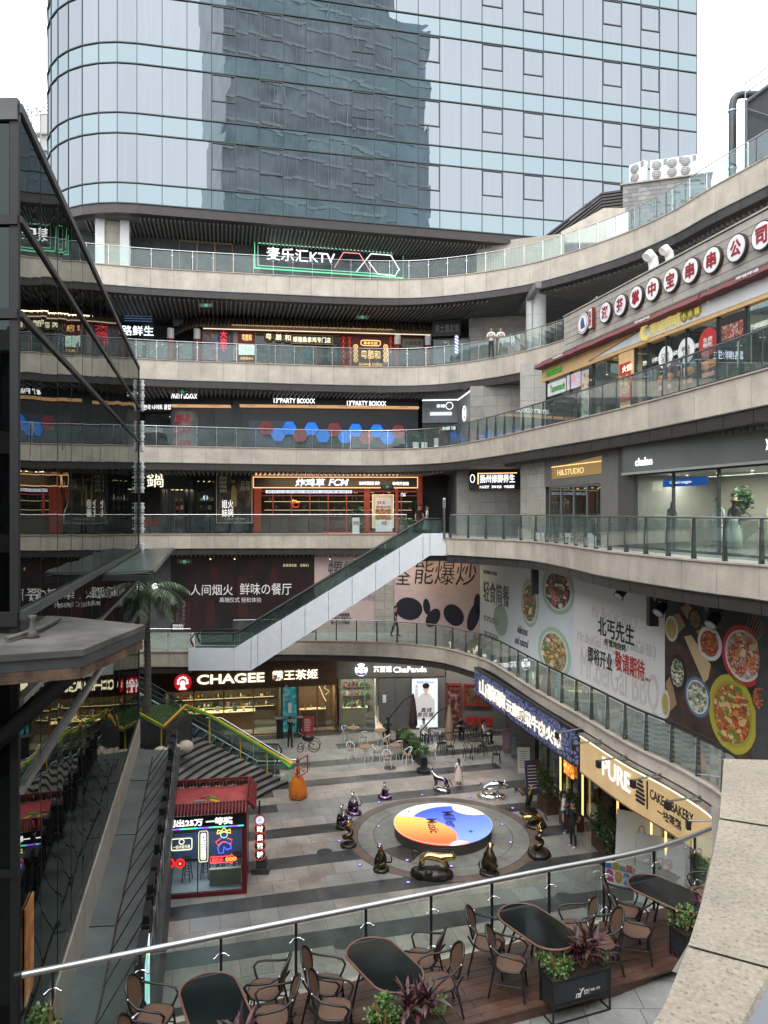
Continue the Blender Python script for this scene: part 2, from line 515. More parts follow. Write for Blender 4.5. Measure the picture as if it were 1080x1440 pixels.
rim1b=Path(catmull([(4.5,35.8),(5.1,34.0),(6.0,28.9),(6.75,25.5),(7.4,22.3),(8.05,20.2),(8.35,18.2),(7.9,16.2),(6.9,14.6),(5.6,13.6),(4.4,12.95),(2.35,12.2),(0.4,11.45),(-1.44,10.75),(-4.9,9.45)]))
def slab(name,path_pts,z0,z1,extra,mat=GALFLOOR,label=None):
 poly=[tuple(p)for p in path_pts]+extra
 m=M()
 n=len(poly)
 m.add([(x,y,z1)for x,y in poly],[list(range(n))[::-1]],mat)
 m.add([(x,y,z0)for x,y in poly],[list(range(n))],SOFFIT)
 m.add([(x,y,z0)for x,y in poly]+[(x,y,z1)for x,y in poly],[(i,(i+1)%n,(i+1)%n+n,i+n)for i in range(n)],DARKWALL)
 return struct(obj(name,m))
def inset(path,off):
 out=[]
 for t in[path.len*k/90 for k in range(91)]:
  p,d=path.at(t);n=Vector((d.y,-d.x));q=p+n*off
  out.append((q.x,q.y))
 return out
GAL={}
def gallery(path,z,band,fas,label,zname,s0=0,s1=None,into=None,pw=1.3,off=0.0):
 s1=path.len if s1 is None else s1
 p0=path.at((s0+s1)/2)[0]
 t=into or thing('gallery_parapet',label,'parapet',(p0.x,p0.y,z-band))
 n=max(1,round((s1-s0)/pw))
 w_=(s1-s0)/n
 back=M();ribbon(back,path,s0,s1,-.30,-.035,z-band+.01,z-.06,FASCIA)
 obj('backing_strip',back,parent=t)
 for i in range(n):
  a,b=s0+i*w_+.006,s0+(i+1)*w_-.006
  j=rnd.uniform(-.003,.003)
  m=M();ribbon(m,path,a,b,-.03,.0+j,z-band,z-.055,GRANITE)
  obj('stone_panel',m,parent=t)
  if i%2==0:
   m=M();ribbon(m,path,a,min(s1,b+w_),-.34,.045,z-.05,z,GRANITE2)
   obj('coping_stone',m,parent=t)
 m=M();ribbon(m,path,s0,s1,-.5,-.05,z-band-fas,z-band,FASCIA)
 for i in range(n):
  a=s0+i*w_
  ribbon(m,path,a,a+.02,-.05,-.042,z-band-fas,z-band,BLACK)
 obj('metal_fascia',m,parent=t)
 m=M();ribbon(m,path,s0,s1,-.05,-.005,z-band-.035,z-band-.003,STEELD)
 obj('drip_rail',m,parent=t)
 return t
gallery(rim5,L5,1.10,.42,'granite band of the topmost gallery, under the glass tower',5)
gallery(rim4,L4,1.12,.43,'granite band of the gallery with the tiled-eave restaurant',4)
gallery(rim3,L3,.95,.42,'granite band below the blue and red hexagons, sweeping under the orange shop',3)
gallery(rim2,L2,.84,.38,'granite band joined by the white escalator top, level with the dress shop',2)
t1=gallery(rim1a,L1,.78,.35,'lowest granite band, curving over the tea shops and bakery sign',1)
gallery(rim1b,L1,.45,.35,'',1,into=t1)
slab('gallery_floor',inset(rim5,-.2),L5-1.5,L5-.06,[(40,16),(40,62),(-40,62),(-40,37)])
slab('gallery_floor',inset(rim4,-.2),L4-1.5,L4-.06,[(9.0,33.0),(12.55,15.0),(14,8),(40,8),(40,62),(-40,62),(-40,38)])
slab('gallery_floor',inset(rim3,-.2),L3-1.35,L3-.06,[(40,7),(40,62),(-40,62),(-40,38)])
slab('gallery_floor',[(-24,41.4),(-16,42.3),(-8,42.9),(1.9,43),(1.95,37.45),(3.3,37.4)]+inset(Path(rim2.p[9:]),-.2),L2-1.2,L2-.06,[(40,4.3),(40,62),(-40,62),(-40,41)])
slab('gallery_floor',[(-24,37.4),(-9.95,37.4),(-9.9,40.1)]+inset(Path(rim1a.p[3:]),-.2)+inset(rim1b,-.2),L1-1.1,L1-.06,[(-5.3,9.2),(-5.3,-12),(40,-12),(40,62),(-40,62),(-40,37)])
def slats(path_or_line,z,xs,pitch,ylen,w_=.07,h=.14,inner=.45,mat=SLAT):
 m=M()
 x=xs[0]
 d=Vector((-.21,.977))
 while x<xs[1]:
  best=min(path_or_line.p,key=lambda p:abs(p.x-x)+(0 if p.y>30 else 99))
  i=path_or_line.p.index(best)
  y=best.y
  a=Vector((x,y+inner));b=a+d*ylen
  n=Vector((d.y,-d.x))*w_/2
  P=[a-n,a+n,b+n,b-n]
  m.hexa([(q.x,q.y,z-h)for q in P]+[(q.x,q.y,z)for q in P],mat)
  x+=pitch
 return m
for pth,z,rng in((rim5,L5-1.52,(-19,6)),(rim4,L4-1.52,(-19,6.2)),(rim3,L3-1.37,(-19,3.6)),(rim2,L2-1.22,(-19,1.2))):
 dense=Path([pth.at(k*.2)[0]for k in range(int(pth.len/.2))])
 stuff(obj('soffit_slats',slats(dense,z,rng,.26,4.2)))
for pth,z,ya,yb,L in((rim3,L3-1.37,17,37,3.0),(rim5,L5-1.52,25,41,6)):
 m=M();s_=0
 while s_<pth.len:
  p,d=pth.at(s_)
  if ya<p.y<yb and p.x>3:
   n=Vector((d.y,-d.x));a=p-n*.5;b=a+Vector((L,.3*L));t=d*.04
   P=[a-t,a+t,b+t,b-t]
   m.hexa([(q.x,q.y,z-.12)for q in P]+[(q.x,q.y,z)for q in P],SLAT)
  s_+=.3
 stuff(obj('soffit_slats',m))
 # glass balustrades
def balustrade(path,z,s0,s1,label,style,pitch=1.12,h=1.1,off=-.14):
 c=path.at((s0+s1)/2)[0]
 t=thing('glass_balustrade',label,'balustrade',(c.x,c.y,z))
 n=max(1,round((s1-s0)/pitch));w_=(s1-s0)/n
 rail=M()
 pts=[]
 k=int((s1-s0)/.35)+1
 for i in range(k+1):
  p,d=path.at(s0+(s1-s0)*i/k);q=p+Vector((d.y,-d.x))*off;pts.append((q.x,q.y,z+h))
 if style=='steel':rail.tube(pts,.026,STEEL,6)
 else:
  rail.tube([(a,b,c_+.0)for a,b,c_ in pts],.034,BLACK if style=='dark' else STEELD,6)
 obj('handrail',rail,parent=t)
 for i in range(n+1):
  p,d=path.at(s0+i*w_);q=p+Vector((d.y,-d.x))*off
  ang=math.atan2(d.y,d.x)
  m=M()
  nn=Vector((d.y,-d.x))
  if style=='steel':
   m.cbox((q.x,q.y,z+h/2),(.028,.05,h),STEEL,ang)
   a=q+nn*.03
   m.cbox((a.x,a.y,z+h*.72),(.16,.02,.025),STEEL,ang)
   m.cbox((q.x,q.y,z+.012),(.1,.1,.024),STEELD,ang)
  else:
   m.hexa([tuple(Vector((q.x,q.y,0))+Vector((d.x*u,d.y*u,0))+Vector((nn.x*v,nn.y*v,0))+Vector((0,0,z+zz)))for zz,v1,v0 in((0,.07,-.07),(h-.03,.03,-.03))for u,v in((-.03,v0),(.03,v0),(.03,v1),(-.03,v1))],DKGREY)
   m.cbox((q.x+nn.x*.09,q.y+nn.y*.09,z+h*.78),(.03,.12,.02),STEEL,ang)
  obj('post',m,parent=t)
  if i<n:
   a,b=s0+i*w_+.05,s0+(i+1)*w_-.05
   g=M();ribbon(g,path,a,b,off+.05,off+.062,z+.07,z+h-(.1 if style=='steel' else .06),GLASS)
   obj('glass_pane',g,parent=t)
 return t
balustrade(rim5,L5,6,rim5.len-6,'long glass balustrade on the topmost gallery below the tower','steel')
balustrade(rim4,L4,6,rim4.len-.2,'glass balustrade in front of the tiled-eave restaurant, where two people lean','steel')
s3=next(s for p,s in zip(rim3.p,rim3.s)if p.x>3.0)
balustrade(rim3,L3,6,s3,'glass balustrade in front of the blue and red hexagons','steel')
balustrade(rim3,L3,s3,rim3.len-4,'glass balustrade with dark posts in front of the orange hotpot shop','grey',.95)
s2=rim2.s[4]
balustrade(rim2,L2,5,s2,'glass balustrade in front of the red fried chicken shop','steel')
balustrade(rim2,L2,rim2.s[8]+.1,rim2.len-8,'glass balustrade with dark posts in front of the dress shop','grey',1.1)
balustrade(rim1a,L1,5,rim1a.s[1],'short glass balustrade on the landing left of the white escalator','steel')
balustrade(rim1a,L1,rim1a.s[2]+1.6,rim1a.len,'glass balustrade of the low gallery in front of the pink hoardings','grey')
sB=next(s for p,s in zip(rim1b.p,rim1b.s)if p.y<17.6 and p.x>7)
balustrade(rim1b,L1,0.1,sB,'glass balustrade running below the food hoardings','dark',1.12)
# ground, plaza paving
PAVE=pm('plaza_tile_beige',(.30,.262,.23),.42,var=.14,scale=.6,piece=.16,fine=.08,fscale=30,stain=.32,sscale=.8,bump=.04,rvar=.1)
PAVEG=pm('plaza_tile_grey',(.25,.245,.232),.42,var=.14,scale=.6,piece=.16,fine=.08,stain=.2,bump=.04)
PAVED=pm('plaza_tile_dark',(.05,.053,.055),.38,var=.35,scale=1.3,piece=.25,fine=.12,stain=.25,bump=.04,rvar=.1)
GROUT=pm('paving_joint',(.07,.065,.06),.8,var=.1,piece=0)
m=M();m.quad((-400,-300,-.03),(400,-300,-.03),(400,900,-.03),(-400,900,-.03),pm('city_ground',(.16,.16,.155),.8,stain=.2,sscale=.05,piece=0))
struct(obj('ground',m))
m=M();m.quad((-16,2,-.012),(14,2,-.012),(14,44,-.012),(-16,44,-.012),GROUT)
plaza=struct(obj('plaza_floor',m))
ga=Vector((.967,.254));gb=Vector((-.254,.967))
CEN=Vector((2.3,28.9))
TW,TH=.90,.8333
tiles=[]
for j in range(14,54):
 q0=24.1-.4166+(j-29)*TH
 kind=(j-29)%3
 for i in range(-22,30):
  p0=(i+(.5 if j%2 else 0))*TW
  cx=ga.x*(p0+TW/2)+gb.x*(q0+TH/2);cy=ga.y*(p0+TW/2)+gb.y*(q0+TH/2)
  if not(-9.5<cx<9.8 and 9<cy<43.2):continue
  if(Vector((cx,cy))-CEN).length<2.9:continue
  if cx<-1.5-.242*cy and cy<28:continue
  r_=(Vector((cx,cy))-CEN).length
  if r_>8.7 and 26.6<cy<34 and cx<-4:continue
  tiles.append((cx,cy,p0,q0,kind,i,j))
def hashr(*a):
 return(math.sin(sum(v*k for v,k in zip(a,(12.9898,78.233,37.719))))*43758.5453)%1
def tile_mesh(m,p0,q0,mat,dz):
 g=.006
 P=[ga*(p0+g)+gb*(q0+g),ga*(p0+TW-g)+gb*(q0+g),ga*(p0+TW-g)+gb*(q0+TH-g),ga*(p0+g)+gb*(q0+TH-g)]
 m.hexa([(a.x,a.y,-.02)for a in P]+[(a.x,a.y,dz)for a in P],mat)
def vis(t):
 cx,cy=t[0],t[1]
 if cy<17:return-1
 return F/cy
tiles.sort(key=lambda t:-vis(t))
rest=M()
cnt=0
for t in tiles:
 cx,cy,p0,q0,kind,i,j=t
 mat=PAVE
 if kind==0:
  mat=PAVED if hashr(i//4,j)>.16 else PAVEG
 elif cx>5.2 or cy<19.5 or cy>37 or hashr(i//5,j,3)>.8:mat=PAVEG
 dz=rnd.uniform(-.0015,.0015)
 if cnt<300 and vis(t)>0 and cx>-7.5:
  mm=M();tile_mesh(mm,p0,q0,mat,dz);obj('paving_tile',mm,parent=plaza);cnt+=1
 else:tile_mesh(rest,p0,q0,mat,dz)
o=stuff(obj('paving_tiles_far',rest,parent=plaza));o.name='far_paving'
RINGB=pm('ring_brown',(.125,.09,.075),.45,var=.12,piece=.12,fine=.1,stain=.15)
RINGG=pm('ring_grey',(.19,.19,.17),.45,var=.12,piece=.1,fine=.08,stain=.25)
m=M();m.cyl((CEN.x,CEN.y,-.01),3.72,.014,GROUT,64,smooth=False)
circ=struct(obj('round_floor',m))
def sector(m,r0,r1,a0,a1,z0,z1,mat,c=CEN,n=3):
 vs=[]
 for k in range(n+1):
  a=a0+(a1-a0)*k/n
  for r_,z in((r0,z0),(r1,z0),(r1,z1),(r0,z1)):
   vs.append((c.x+r_*math.cos(a),c.y+r_*math.sin(a),z))
 fs=[]
 for k in range(n):
  for i in range(4):
   j=(i+1)%4;fs.append((k*4+i,(k+1)*4+i,(k+1)*4+j,k*4+j))
 fs+=[(0,1,2,3),(n*4+3,n*4+2,n*4+1,n*4)]
 return m.add(vs,fs,mat)
for r0,r1,n,mat in((3.36,3.72,28,RINGB),(2.72,3.33,16,RINGG),(1.8,2.70,12,RINGG)):
 for k in range(n):
  a0=2*PI*k/n;g=.006/r0
  mm=M();sector(mm,r0+.004,r1-.004,a0+g,a0+2*PI/n-g,0,.010+rnd.uniform(0,.002),PAVED if(n==12 and k==7)else mat)
  obj('ring_stone',mm,parent=circ)
  # amphitheatre stairs on the left
STEP=pm('stair_stone',(.20,.19,.18),.5,var=.2,scale=1.5,piece=.12,fine=.12,stain=.3,bump=.05)
STEPD=pm('stair_nosing',(.03,.03,.03),.6,var=.2)
stairs=thing('curved_staircase','broad grey stone steps curving up behind the red kiosk','staircase',(-8,32,0))
NS,RISE,TREAD,R0=13,.165,.28,8.6
SC=CEN
for k in range(NS):
 r0=R0+k*TREAD;r1=r0+TREAD+.02
 a0=PI-math.asin(min(.99,5.35/r0));a1=PI+.24
 m=M()
 sector(m,r0+.03,r1,a0,a1,0,(k+1)*RISE-.03,STEP,c=SC,n=16)
 sector(m,r0,r1,a0,a1,(k+1)*RISE-.03,(k+1)*RISE,STEP,c=SC,n=16)
 sector(m,r0+.012,r0+.035,a0,a1,k*RISE+.005,(k+1)*RISE-.031,STEPD,c=SC,n=16)
 obj('step',m,parent=stairs)
LAND=NS*RISE
rt=R0+NS*TREAD
P=[(SC.x+rt*math.cos(a),SC.y+rt*math.sin(a))for a in[PI-.452+k*.06 for k in range(11)]]
P=[(p[0],p[1])for p in P]+[(-16,P[-1][1]),(-16,34.25)]
m=M();m.prism(P[::-1],0,LAND-.001,STEP)
struct(obj('stair_landing',m))
# mirror-glass building on the left
FX=lambda Y:-2.6-.242*Y
MIR=mirrorm('mirror_glass',refl=(.36,.375,.365),dark=(.014,.016,.017),fac=.93,wave=.016,wscale=.55,tall=(1,1,.45))
MIRD=mirrorm('dark_mirror_glass',refl=(.035,.042,.042),dark=(.012,.015,.016),fac=.9,wave=.02,wscale=.5)
mb=thing('mirrored_glass_building','dark mirror-glass building at the left edge reflecting the court','building',(FX(20)-2,20,3.5))
fw=Wall((FX(10.4),10.4),(FX(29),29))
FL=fw.L
def fz(rel):return E+rel
rows=[5.62,4.1,2.78,-1.45,-2.65,-3.9,-8.12]
npan=14
for r_ in range(6):
 zt,zb=fz(rows[r_])-.03,fz(rows[r_+1])+.03
 for k in range(npan):
  u0,u1=FL*k/npan+.008,FL*(k+1)/npan-.008
  j=[rnd.uniform(-.004,.004)for _ in range(4)]
  m=M()
  m.quad(fw.p(u0,0+j[0],zb),fw.p(u1,0+j[1],zb),fw.p(u1,0+j[2],zt),fw.p(u0,0+j[3],zt),MIR)
  m.quad(fw.p(u0,-.03,zb),fw.p(u0,-.03,zt),fw.p(u1,-.03,zt),fw.p(u1,-.03,zb),BLACK)
  obj('glass_pane',m,parent=mb)
m=M();fw.box(m,1.7,FL,-6,-.06,3.5,fz(5.55),DARKWALL)
obj('core_wall',m,parent=mb)
for rel,hh,pr,mt in((5.66,.13,.04,DKGREY),(4.1,.09,.04,BLACK),(2.78,.09,.04,BLACK),(-1.45,.12,.08,DKGREY),(-2.65,.09,.06,STEELD),(-3.9,.12,.06,STEELD),(-8.1,.06,.03,STEELD)):
 m=M();fw.box(m,-.05,FL+.08,-.05,pr,fz(rel)-hh/2,fz(rel)+hh/2,mt);obj('trim_rail',m,parent=mb)
m=M();fw.box(m,1.7,FL,-6,-.06,fz(5.75),fz(5.8),DKGREY);obj('roof_cap',m,parent=mb)
m=M()
for k in range(npan+1):fw.box(m,FL*k/npan-.007,FL*k/npan+.007,-.02,.002,fz(-8.1),fz(5.6),BLACK)
obj('joint_seals',m,parent=mb)
for k in range(14):
 z=fz(5.0-k*.42-(k//3)*.35)
 m=M();q=fw.p(FL+.1,.12,z)
 m.lathe([(.02,-.2),(.10,-.17),(.05,-.1),(.12,0),(.05,.1),(.10,.17),(.02,.2)],q,8,WHITE);obj('fin_bracket',m,parent=mb)
m=M();fw.box(m,FL+.02,FL+.06,-.3,.03,3.5,fz(5.6),DKGREY);obj('end_fin',m,parent=mb)
sw_=thing('granite_base_wall','stained granite strip at the foot of the mirror-glass wall','wall',(FX(20),20,3.5))
for k in range(14):
 u0,u1=FL*k/14+.006,FL*(k+1)/14-.006
 m=M();fw.box(m,u0,u1,-.05,.06+rnd.uniform(-.004,.004),3.5,fz(-8.14),GRANITE2);obj('stone_panel',m,parent=sw_)
NBK=pm('near_black_frame',(.008,.008,.009),.6,var=.1,piece=0)
lb=thing('corner_glass_block','near corner of the glass building at the left edge, black frames and dark panes','building',(-7.5,11,5.5))
cx0=FX(10.35)
cw=Wall((cx0-6.0,10.55),(cx0-.0,10.35))
LU=cw.L
m=M();cw.box(m,LU-.12,LU,-.02,.03,3.5,fz(5.7),NBK);obj('corner_post',m,parent=lb)
for z0,z1,mt in((5.45,4.15,MIRD),(4.0,2.85,MIRD),(2.7,-1.5,MIRD),(-2.3,-5.0,MIRD),(-5.1,-9.1,MIRD)):
 for u0,u1 in((LU-1.35,LU-.14),(LU-2.65,LU-1.4),(LU-4.0,LU-2.7)):
  m=M();j=rnd.uniform(-.01,.01)
  m.quad(cw.p(u0,j,fz(z1)),cw.p(u1,-j,fz(z1)),cw.p(u1,0,fz(z0)),cw.p(u0,0,fz(z0)),mt);obj('glass_pane',m,parent=lb)
m=M();cw.box(m,0,LU-.05,-.12,-.03,3.5,fz(5.5),BLACK);obj('dark_frame',m,parent=lb)
for rel,hh in((5.62,.3),(4.08,.14),(2.77,.14),(-1.5,.2),(-5.05,.1)):
 m=M();cw.box(m,0,LU-.002,-.04,.06,fz(rel)-hh/2,fz(rel)+hh/2,DKGREY if rel==5.62 else NBK);obj('cross_beam',m,parent=lb)
CAN=pm('weathered_canopy',(.085,.08,.072),.75,var=.25,scale=1.2,piece=0,stain=.4,sscale=1.5,bump=.25,bscale=18)
RUST=pm('rusty_underside',(.11,.065,.04),.8,var=.35,piece=0,stain=.4,sscale=3)
cp=thing('flat_canopy','weathered flat canopy sticking out of the glass building at the left','canopy',(-5,10.6,10.9))
poly=[(-8.5,8.2),(-4.6,8.75),(-3.72,9.15),(-3.6,11.15),(-5.1,12.0),(-8.5,13)]
m=M();m.prism(poly,10.82,10.90,CAN);obj('roof_sheet',m,parent=cp)
m=M();m.prism([(x*1.004,y*1.003)for x,y in poly],10.68,10.815,DKGREY);obj('edge_trim',m,parent=cp)
m=M();m.prism([(x-.04,y)for x,y in poly],10.54,10.675,RUST);obj('underside',m,parent=cp)
m=M();m.tube([(-3.95,9.5,10.6),(-5.6,10.2,9.2)],.13,BLACK,4);obj('strut',m,parent=cp)
m=M();m.lathe([(.10,0),(.05,.08),(.03,.25),(.06,.3)],(-4.75,10.0,10.9),8,CAN);obj('roof_outlet',m,parent=cp)
m=M();m.tube([(-5.0,11.4,10.96),(-4.85,10.4,10.95),(-4.9,9.6,10.95)],.035,CAN,5);obj('sealant_bead',m,parent=cp)
aw=thing('glass_awning','pale green glass awning on the far end of the mirror building','canopy',(-7.5,25,11))
AWG=pm('frosted_green_glass',(.115,.15,.135),.25,var=.12,piece=.05,stain=.15)
for k in range(8):
 y0,y1=18.8+k*11.8/8+.02,18.8+(k+1)*11.8/8-.02
 m=M();m.hexa([(FX(y0),y0,11.02),(FX(y0)+1.3,y0,11.10),(FX(y1)+1.3,y1,11.10),(FX(y1),y1,11.02),(FX(y0),y0,11.05),(FX(y0)+1.3,y0,11.13),(FX(y1)+1.3,y1,11.13),(FX(y1),y1,11.05)],AWG);obj('glass_pane',m,parent=aw)
m=M();m.tube([(FX(18.8),18.8,10.98),(FX(18.8)+1.3,18.8,11.06),(FX(30.6)+1.3,30.6,11.06)],.05,DKGREY,4);obj('edge_beam',m,parent=aw)
m=M();m.box(FX(18.8),FX(18.8)+1.3,18.7,18.78,10.86,11.0,DKGREY);obj('end_beam',m,parent=aw)
RX=lambda Y:-1.1-.242*Y
ROOFM=pm('shop_roof_membrane',(.125,.14,.138),.6,var=.14,scale=.8,piece=0,stain=.25,sscale=.9)
m=M();m.prism([(FX(9)-.1,9),(RX(9),9),(RX(28.3),28.3),(FX(28.3)-.1,28.3)],0,3.5,pm('shop_row_wall',(.05,.05,.05),.6))
m.quad((FX(9),9,3.504),(RX(9),9,3.504),(RX(28.3),28.3,3.504),(FX(28.3),28.3,3.504),ROOFM)
row=struct(obj('shop_row_roof',m))
m=M()
m.hexa([(RX(9)-.02,9,3.3),(RX(9)+.16,9,3.3),(RX(28.3)+.16,28.3,3.3),(RX(28.3)-.02,28.3,3.3),(RX(9)-.02,9,3.62),(RX(9)+.16,9,3.62),(RX(28.3)+.16,28.3,3.62),(RX(28.3)-.02,28.3,3.62)],DKGREY)
obj('roof_edge',m,parent=row)
GX=lambda Y:-1.94-.242*Y
m=M()
pp=[(GX(y)+rnd.uniform(-.02,.02),y,3.515)for y in[9.5+k*.6 for k in range(31)]]
m.tube(pp,.022,pm('rusty_gutter',(.07,.04,.028),.8,var=.4,scale=6),4)
for y in(12.2,16.2,20.8,25.0):
 m.tube([(FX(y)+.05,y,3.51),(FX(y)+.35,y+.03,3.51),(GX(y),y+.05,3.51)],.012,BLACK,4)
obj('gutter_line',m,parent=row)
# curtain-wall tower
TG=mirrorm('tower_vision_glass',refl=(.235,.262,.285),dark=(.03,.042,.048),fac=.86,wave=.0075,wscale=.45,curtains=.16,tall=(1,1,.3))
TS=mirrorm('tower_spandrel_glass',refl=(.275,.335,.36),dark=(.04,.07,.08),fac=.7,wave=.006,wscale=.5)
TFR=pm('tower_frame',(.06,.068,.075),.4,metal=.4,var=.05,piece=0)
tow=thing('glass_office_tower','curtain-wall glass tower rising over the galleries, rounded left corner','tower',(3,47,29.4))
TD=Vector((.9774,.2112));TN=Vector((.2112,-.9774))
TP=Vector((-13.9,41.6));TL=35.45;RC=5.8
cc=TP-TN*RC
tp=[]
for k in range(9,0,-1):
 a=k*R(95)/9
 tp.append(cc+TN*RC*math.cos(a)-TD*RC*math.sin(a))
tp.append(TP.copy())
NP=26
for k in range(1,NP+1):tp.append(TP+TD*TL*k/NP)
ret=[tp[-1]-TN*(4*k)for k in range(1,4)]
tp2=tp+ret
TB,FH,SP=29.95,3.93,1.15
nseg=len(tp2)-1
def panel(p,q,z0,z1,mat,v=0,jt=.0):
 m=M()
 j=[rnd.uniform(-jt,jt)for _ in range(4)]
 d=(q-p).normalized();n=Vector((d.y,-d.x));a=p+d*.02;b=q-d*.02
 P=[a+n*(v+j[0]),b+n*(v+j[1])];Q=[b+n*(v+j[2]),a+n*(v+j[3])]
 m.quad((P[0].x,P[0].y,z0),(P[1].x,P[1].y,z0),(Q[0].x,Q[0].y,z1),(Q[1].x,Q[1].y,z1),mat)
 return m
opens={12:1,14:1,18:1,21:1,24:1,26:1,30:1,32:1}
for fl in range(5):
 z0=TB+fl*FH
 for k in range(nseg):
  if z0+FH>50.5 and k>0 and False:continue
  a,b=tp2[k],tp2[k+1]
  obj('spandrel_pane',panel(a,b,z0+.05,z0+SP-.03,TS,jt=.002),parent=tow)if fl<5 and k<35 else None
  pane=obj('vision_pane',panel(a,b,z0+SP+.05,z0+FH-.03,TG,jt=.006),parent=tow)
  if k in opens:
   m=M();d=(b-a).normalized();n=Vector((d.y,-d.x))
   zb=z0+SP+1.15;zt=z0+FH-.05
   def bar(u0,u1,za,zb_):
    P=[a+d*u0,a+d*u1]
    m.hexa([(P[0].x,P[0].y,za),(P[0].x+n.x*.05,P[0].y+n.y*.05,za),(P[1].x+n.x*.05,P[1].y+n.y*.05,za),(P[1].x,P[1].y,za),(P[0].x,P[0].y,zb_),(P[0].x+n.x*.05,P[0].y+n.y*.05,zb_),(P[1].x+n.x*.05,P[1].y+n.y*.05,zb_),(P[1].x,P[1].y,zb_)],TFR)
   w_=(b-a).length
   bar(0,.06,zb,zt);bar(w_-.06,w_,zb,zt);bar(.06,w_-.06,zb,zb+.06);bar(.06,w_-.06,zt-.06,zt)
   obj('sash',m,parent=pane)
m=M()
tpath=Path(tp2)
for k in range(nseg+1):
 p=tp2[k];d=(tp2[min(k+1,nseg)]-tp2[max(k-1,0)]).normalized();n=Vector((d.y,-d.x))
 m.cbox((p.x+n.x*.01,p.y+n.y*.01,TB+10),(.03,.05,20.5),TFR,math.atan2(d.y,d.x))
obj('mullions',m,parent=tow)
m=M()
for fl in range(6):
 z0=TB+fl*FH
 ribbon(m,tpath,0,tpath.len,-.02,.07,z0-.028,z0+.028,TFR)
 if fl<5:ribbon(m,tpath,0,tpath.len,-.02,.07,z0+SP-.028,z0+SP+.028,TFR)
obj('floor_rails',m,parent=tow)
m=M();ribbon(m,tpath,0,tpath.len,-.5,.02,TB-.55,TB-.05,FASCIA)
obj('base_fascia',m,parent=tow)
core=[p-((tpath.at(tpath.s[i])[1].yx*Vector((1,-1)))*.25)for i,p in enumerate(tp2)]
m=M();m.prism([(p.x,p.y)for p in core]+[(-19,56)],TB-.4,TB+20,pm('tower_core',(.12,.14,.15),.8))
obj('core_wall',m,parent=tow)
m=M();m.prism([(p.x-TN.x*.3,p.y-TN.y*.3)for p in tp2[4:36]]+[(20,60),(-19,56)],TB-.52,TB-.45,SOFFIT)
u=-3.0
while u<34:
 a=TP+TD*u-TN*(.5 if u>0 else 1.6);b=a-TN*5;t=TD*.04
 P=[a-t,a+t,b+t,b-t]
 m.hexa([(q.x,q.y,TB-.68)for q in P]+[(q.x,q.y,TB-.53)for q in P],SLAT)
 u+=.24
stuff(obj('tower_soffit',m,parent=tow))
ob=thing('far_office_block','dark glass office block mirrored in the middle of the tower','building',(28,-50,0))
OBG=pm('block_glass',(.30,.345,.37),.2,metal=.0,var=.3,scale=.25,piece=0)
OBF=pm('block_frame',(.46,.49,.50),.6,var=.1,piece=0)
m=M();m.box(9,40,-62,-42,0,118,OBG);obj('glass_volume',m,parent=ob)
m=M()
for k in range(30):m.box(8.9,40.1,-42,-41.85,k*4,k*4+.5,OBF)
for k in range(21):m.box(9+k*1.55-.06,9+k*1.55+.06,-42,-41.9,0,118,OBF)
obj('facade_grid',m,parent=ob)
m=M();m.box(40.2,50,-58,-44,0,108,pm('block_pale_glass',(.34,.42,.46),.3,var=.15,scale=.3,piece=0));obj('pale_wing',m,parent=ob)
m=M()
for k in range(27):m.box(40.2,50,-44,-43.85,k*4,k*4+.4,OBF)
obj('facade_grid',m,parent=ob)
m=M();BK=pm('rear_galleries',(.10,.10,.10),.6,var=.2,piece=0)
m.box(-34,34,-17,-16,0,21.5,BK);m.box(15.62,16,-16,4,0,19,BK);m.box(-22,-21,-16,8,0,18,BK);m.box(-25,-24,8,52,0,29,BK)
for z in(5.2,11,16,21):m.box(-34,34,-15.9,-15.2,z-.6,z+.5,GRANITE)
for k in range(28):m.box(-33+k*2.4,-33+k*2.4+.3,-15.99,-15.6,0,20.4,DKGREY)
struct(obj('rear_mall_wall',m))
# SHOPS, HOARDINGS AND SIGNS
def colm(name,c,rough=.5,**k):return pm('c_'+name,c,rough,var=.05,**k)
C_BLACK=colm('ink_black',(.015,.015,.016));C_WHITE=colm('print_white',(.75,.75,.74));C_RED=colm('red',(.45,.03,.03))
C_DRED=colm('dark_red',(.20,.025,.02));C_PINK=colm('print_pink',(.52,.40,.38));C_GREY=colm('grey',(.25,.25,.25))
C_WOOD=pm('warm_wood',(.22,.115,.05),.45,var=.2,scale=4);C_ORANGE=colm('orange_panel',(.76,.49,.23));C_GREEN=colm('green',(.06,.35,.05))
C_BRASS=colm('brass',(.50,.33,.12),metal=.8);C_DGREY=colm('dark_grey',(.055,.057,.06));C_CREAM=colm('cream',(.70,.58,.38))
C_MAROON=colm('maroon_cloth',(.17,.055,.06),.8);C_BLUE=colm('print_blue',(.05,.16,.5));C_TEAL=colm('teal',(.03,.12,.12))
def shade(name,z,y):pass
m=M();m.box(-30,6.5,50.5,51,0,29,DARKWALL);struct(obj('back_wall',m))
m=M();m.box(15.6,16,4,50,0,L3+2.5,DARKWALL);struct(obj('side_wall',m))
def lamp_dots(m,wall,u0,u1,v,z,n,mat=E_WARM,r=.05):
 for k in range(n):
  q=wall.p(u0+(u1-u0)*(k+.5)/n,v,z);m.cyl((q[0],q[1],q[2]-.02),r,.03,mat,8)
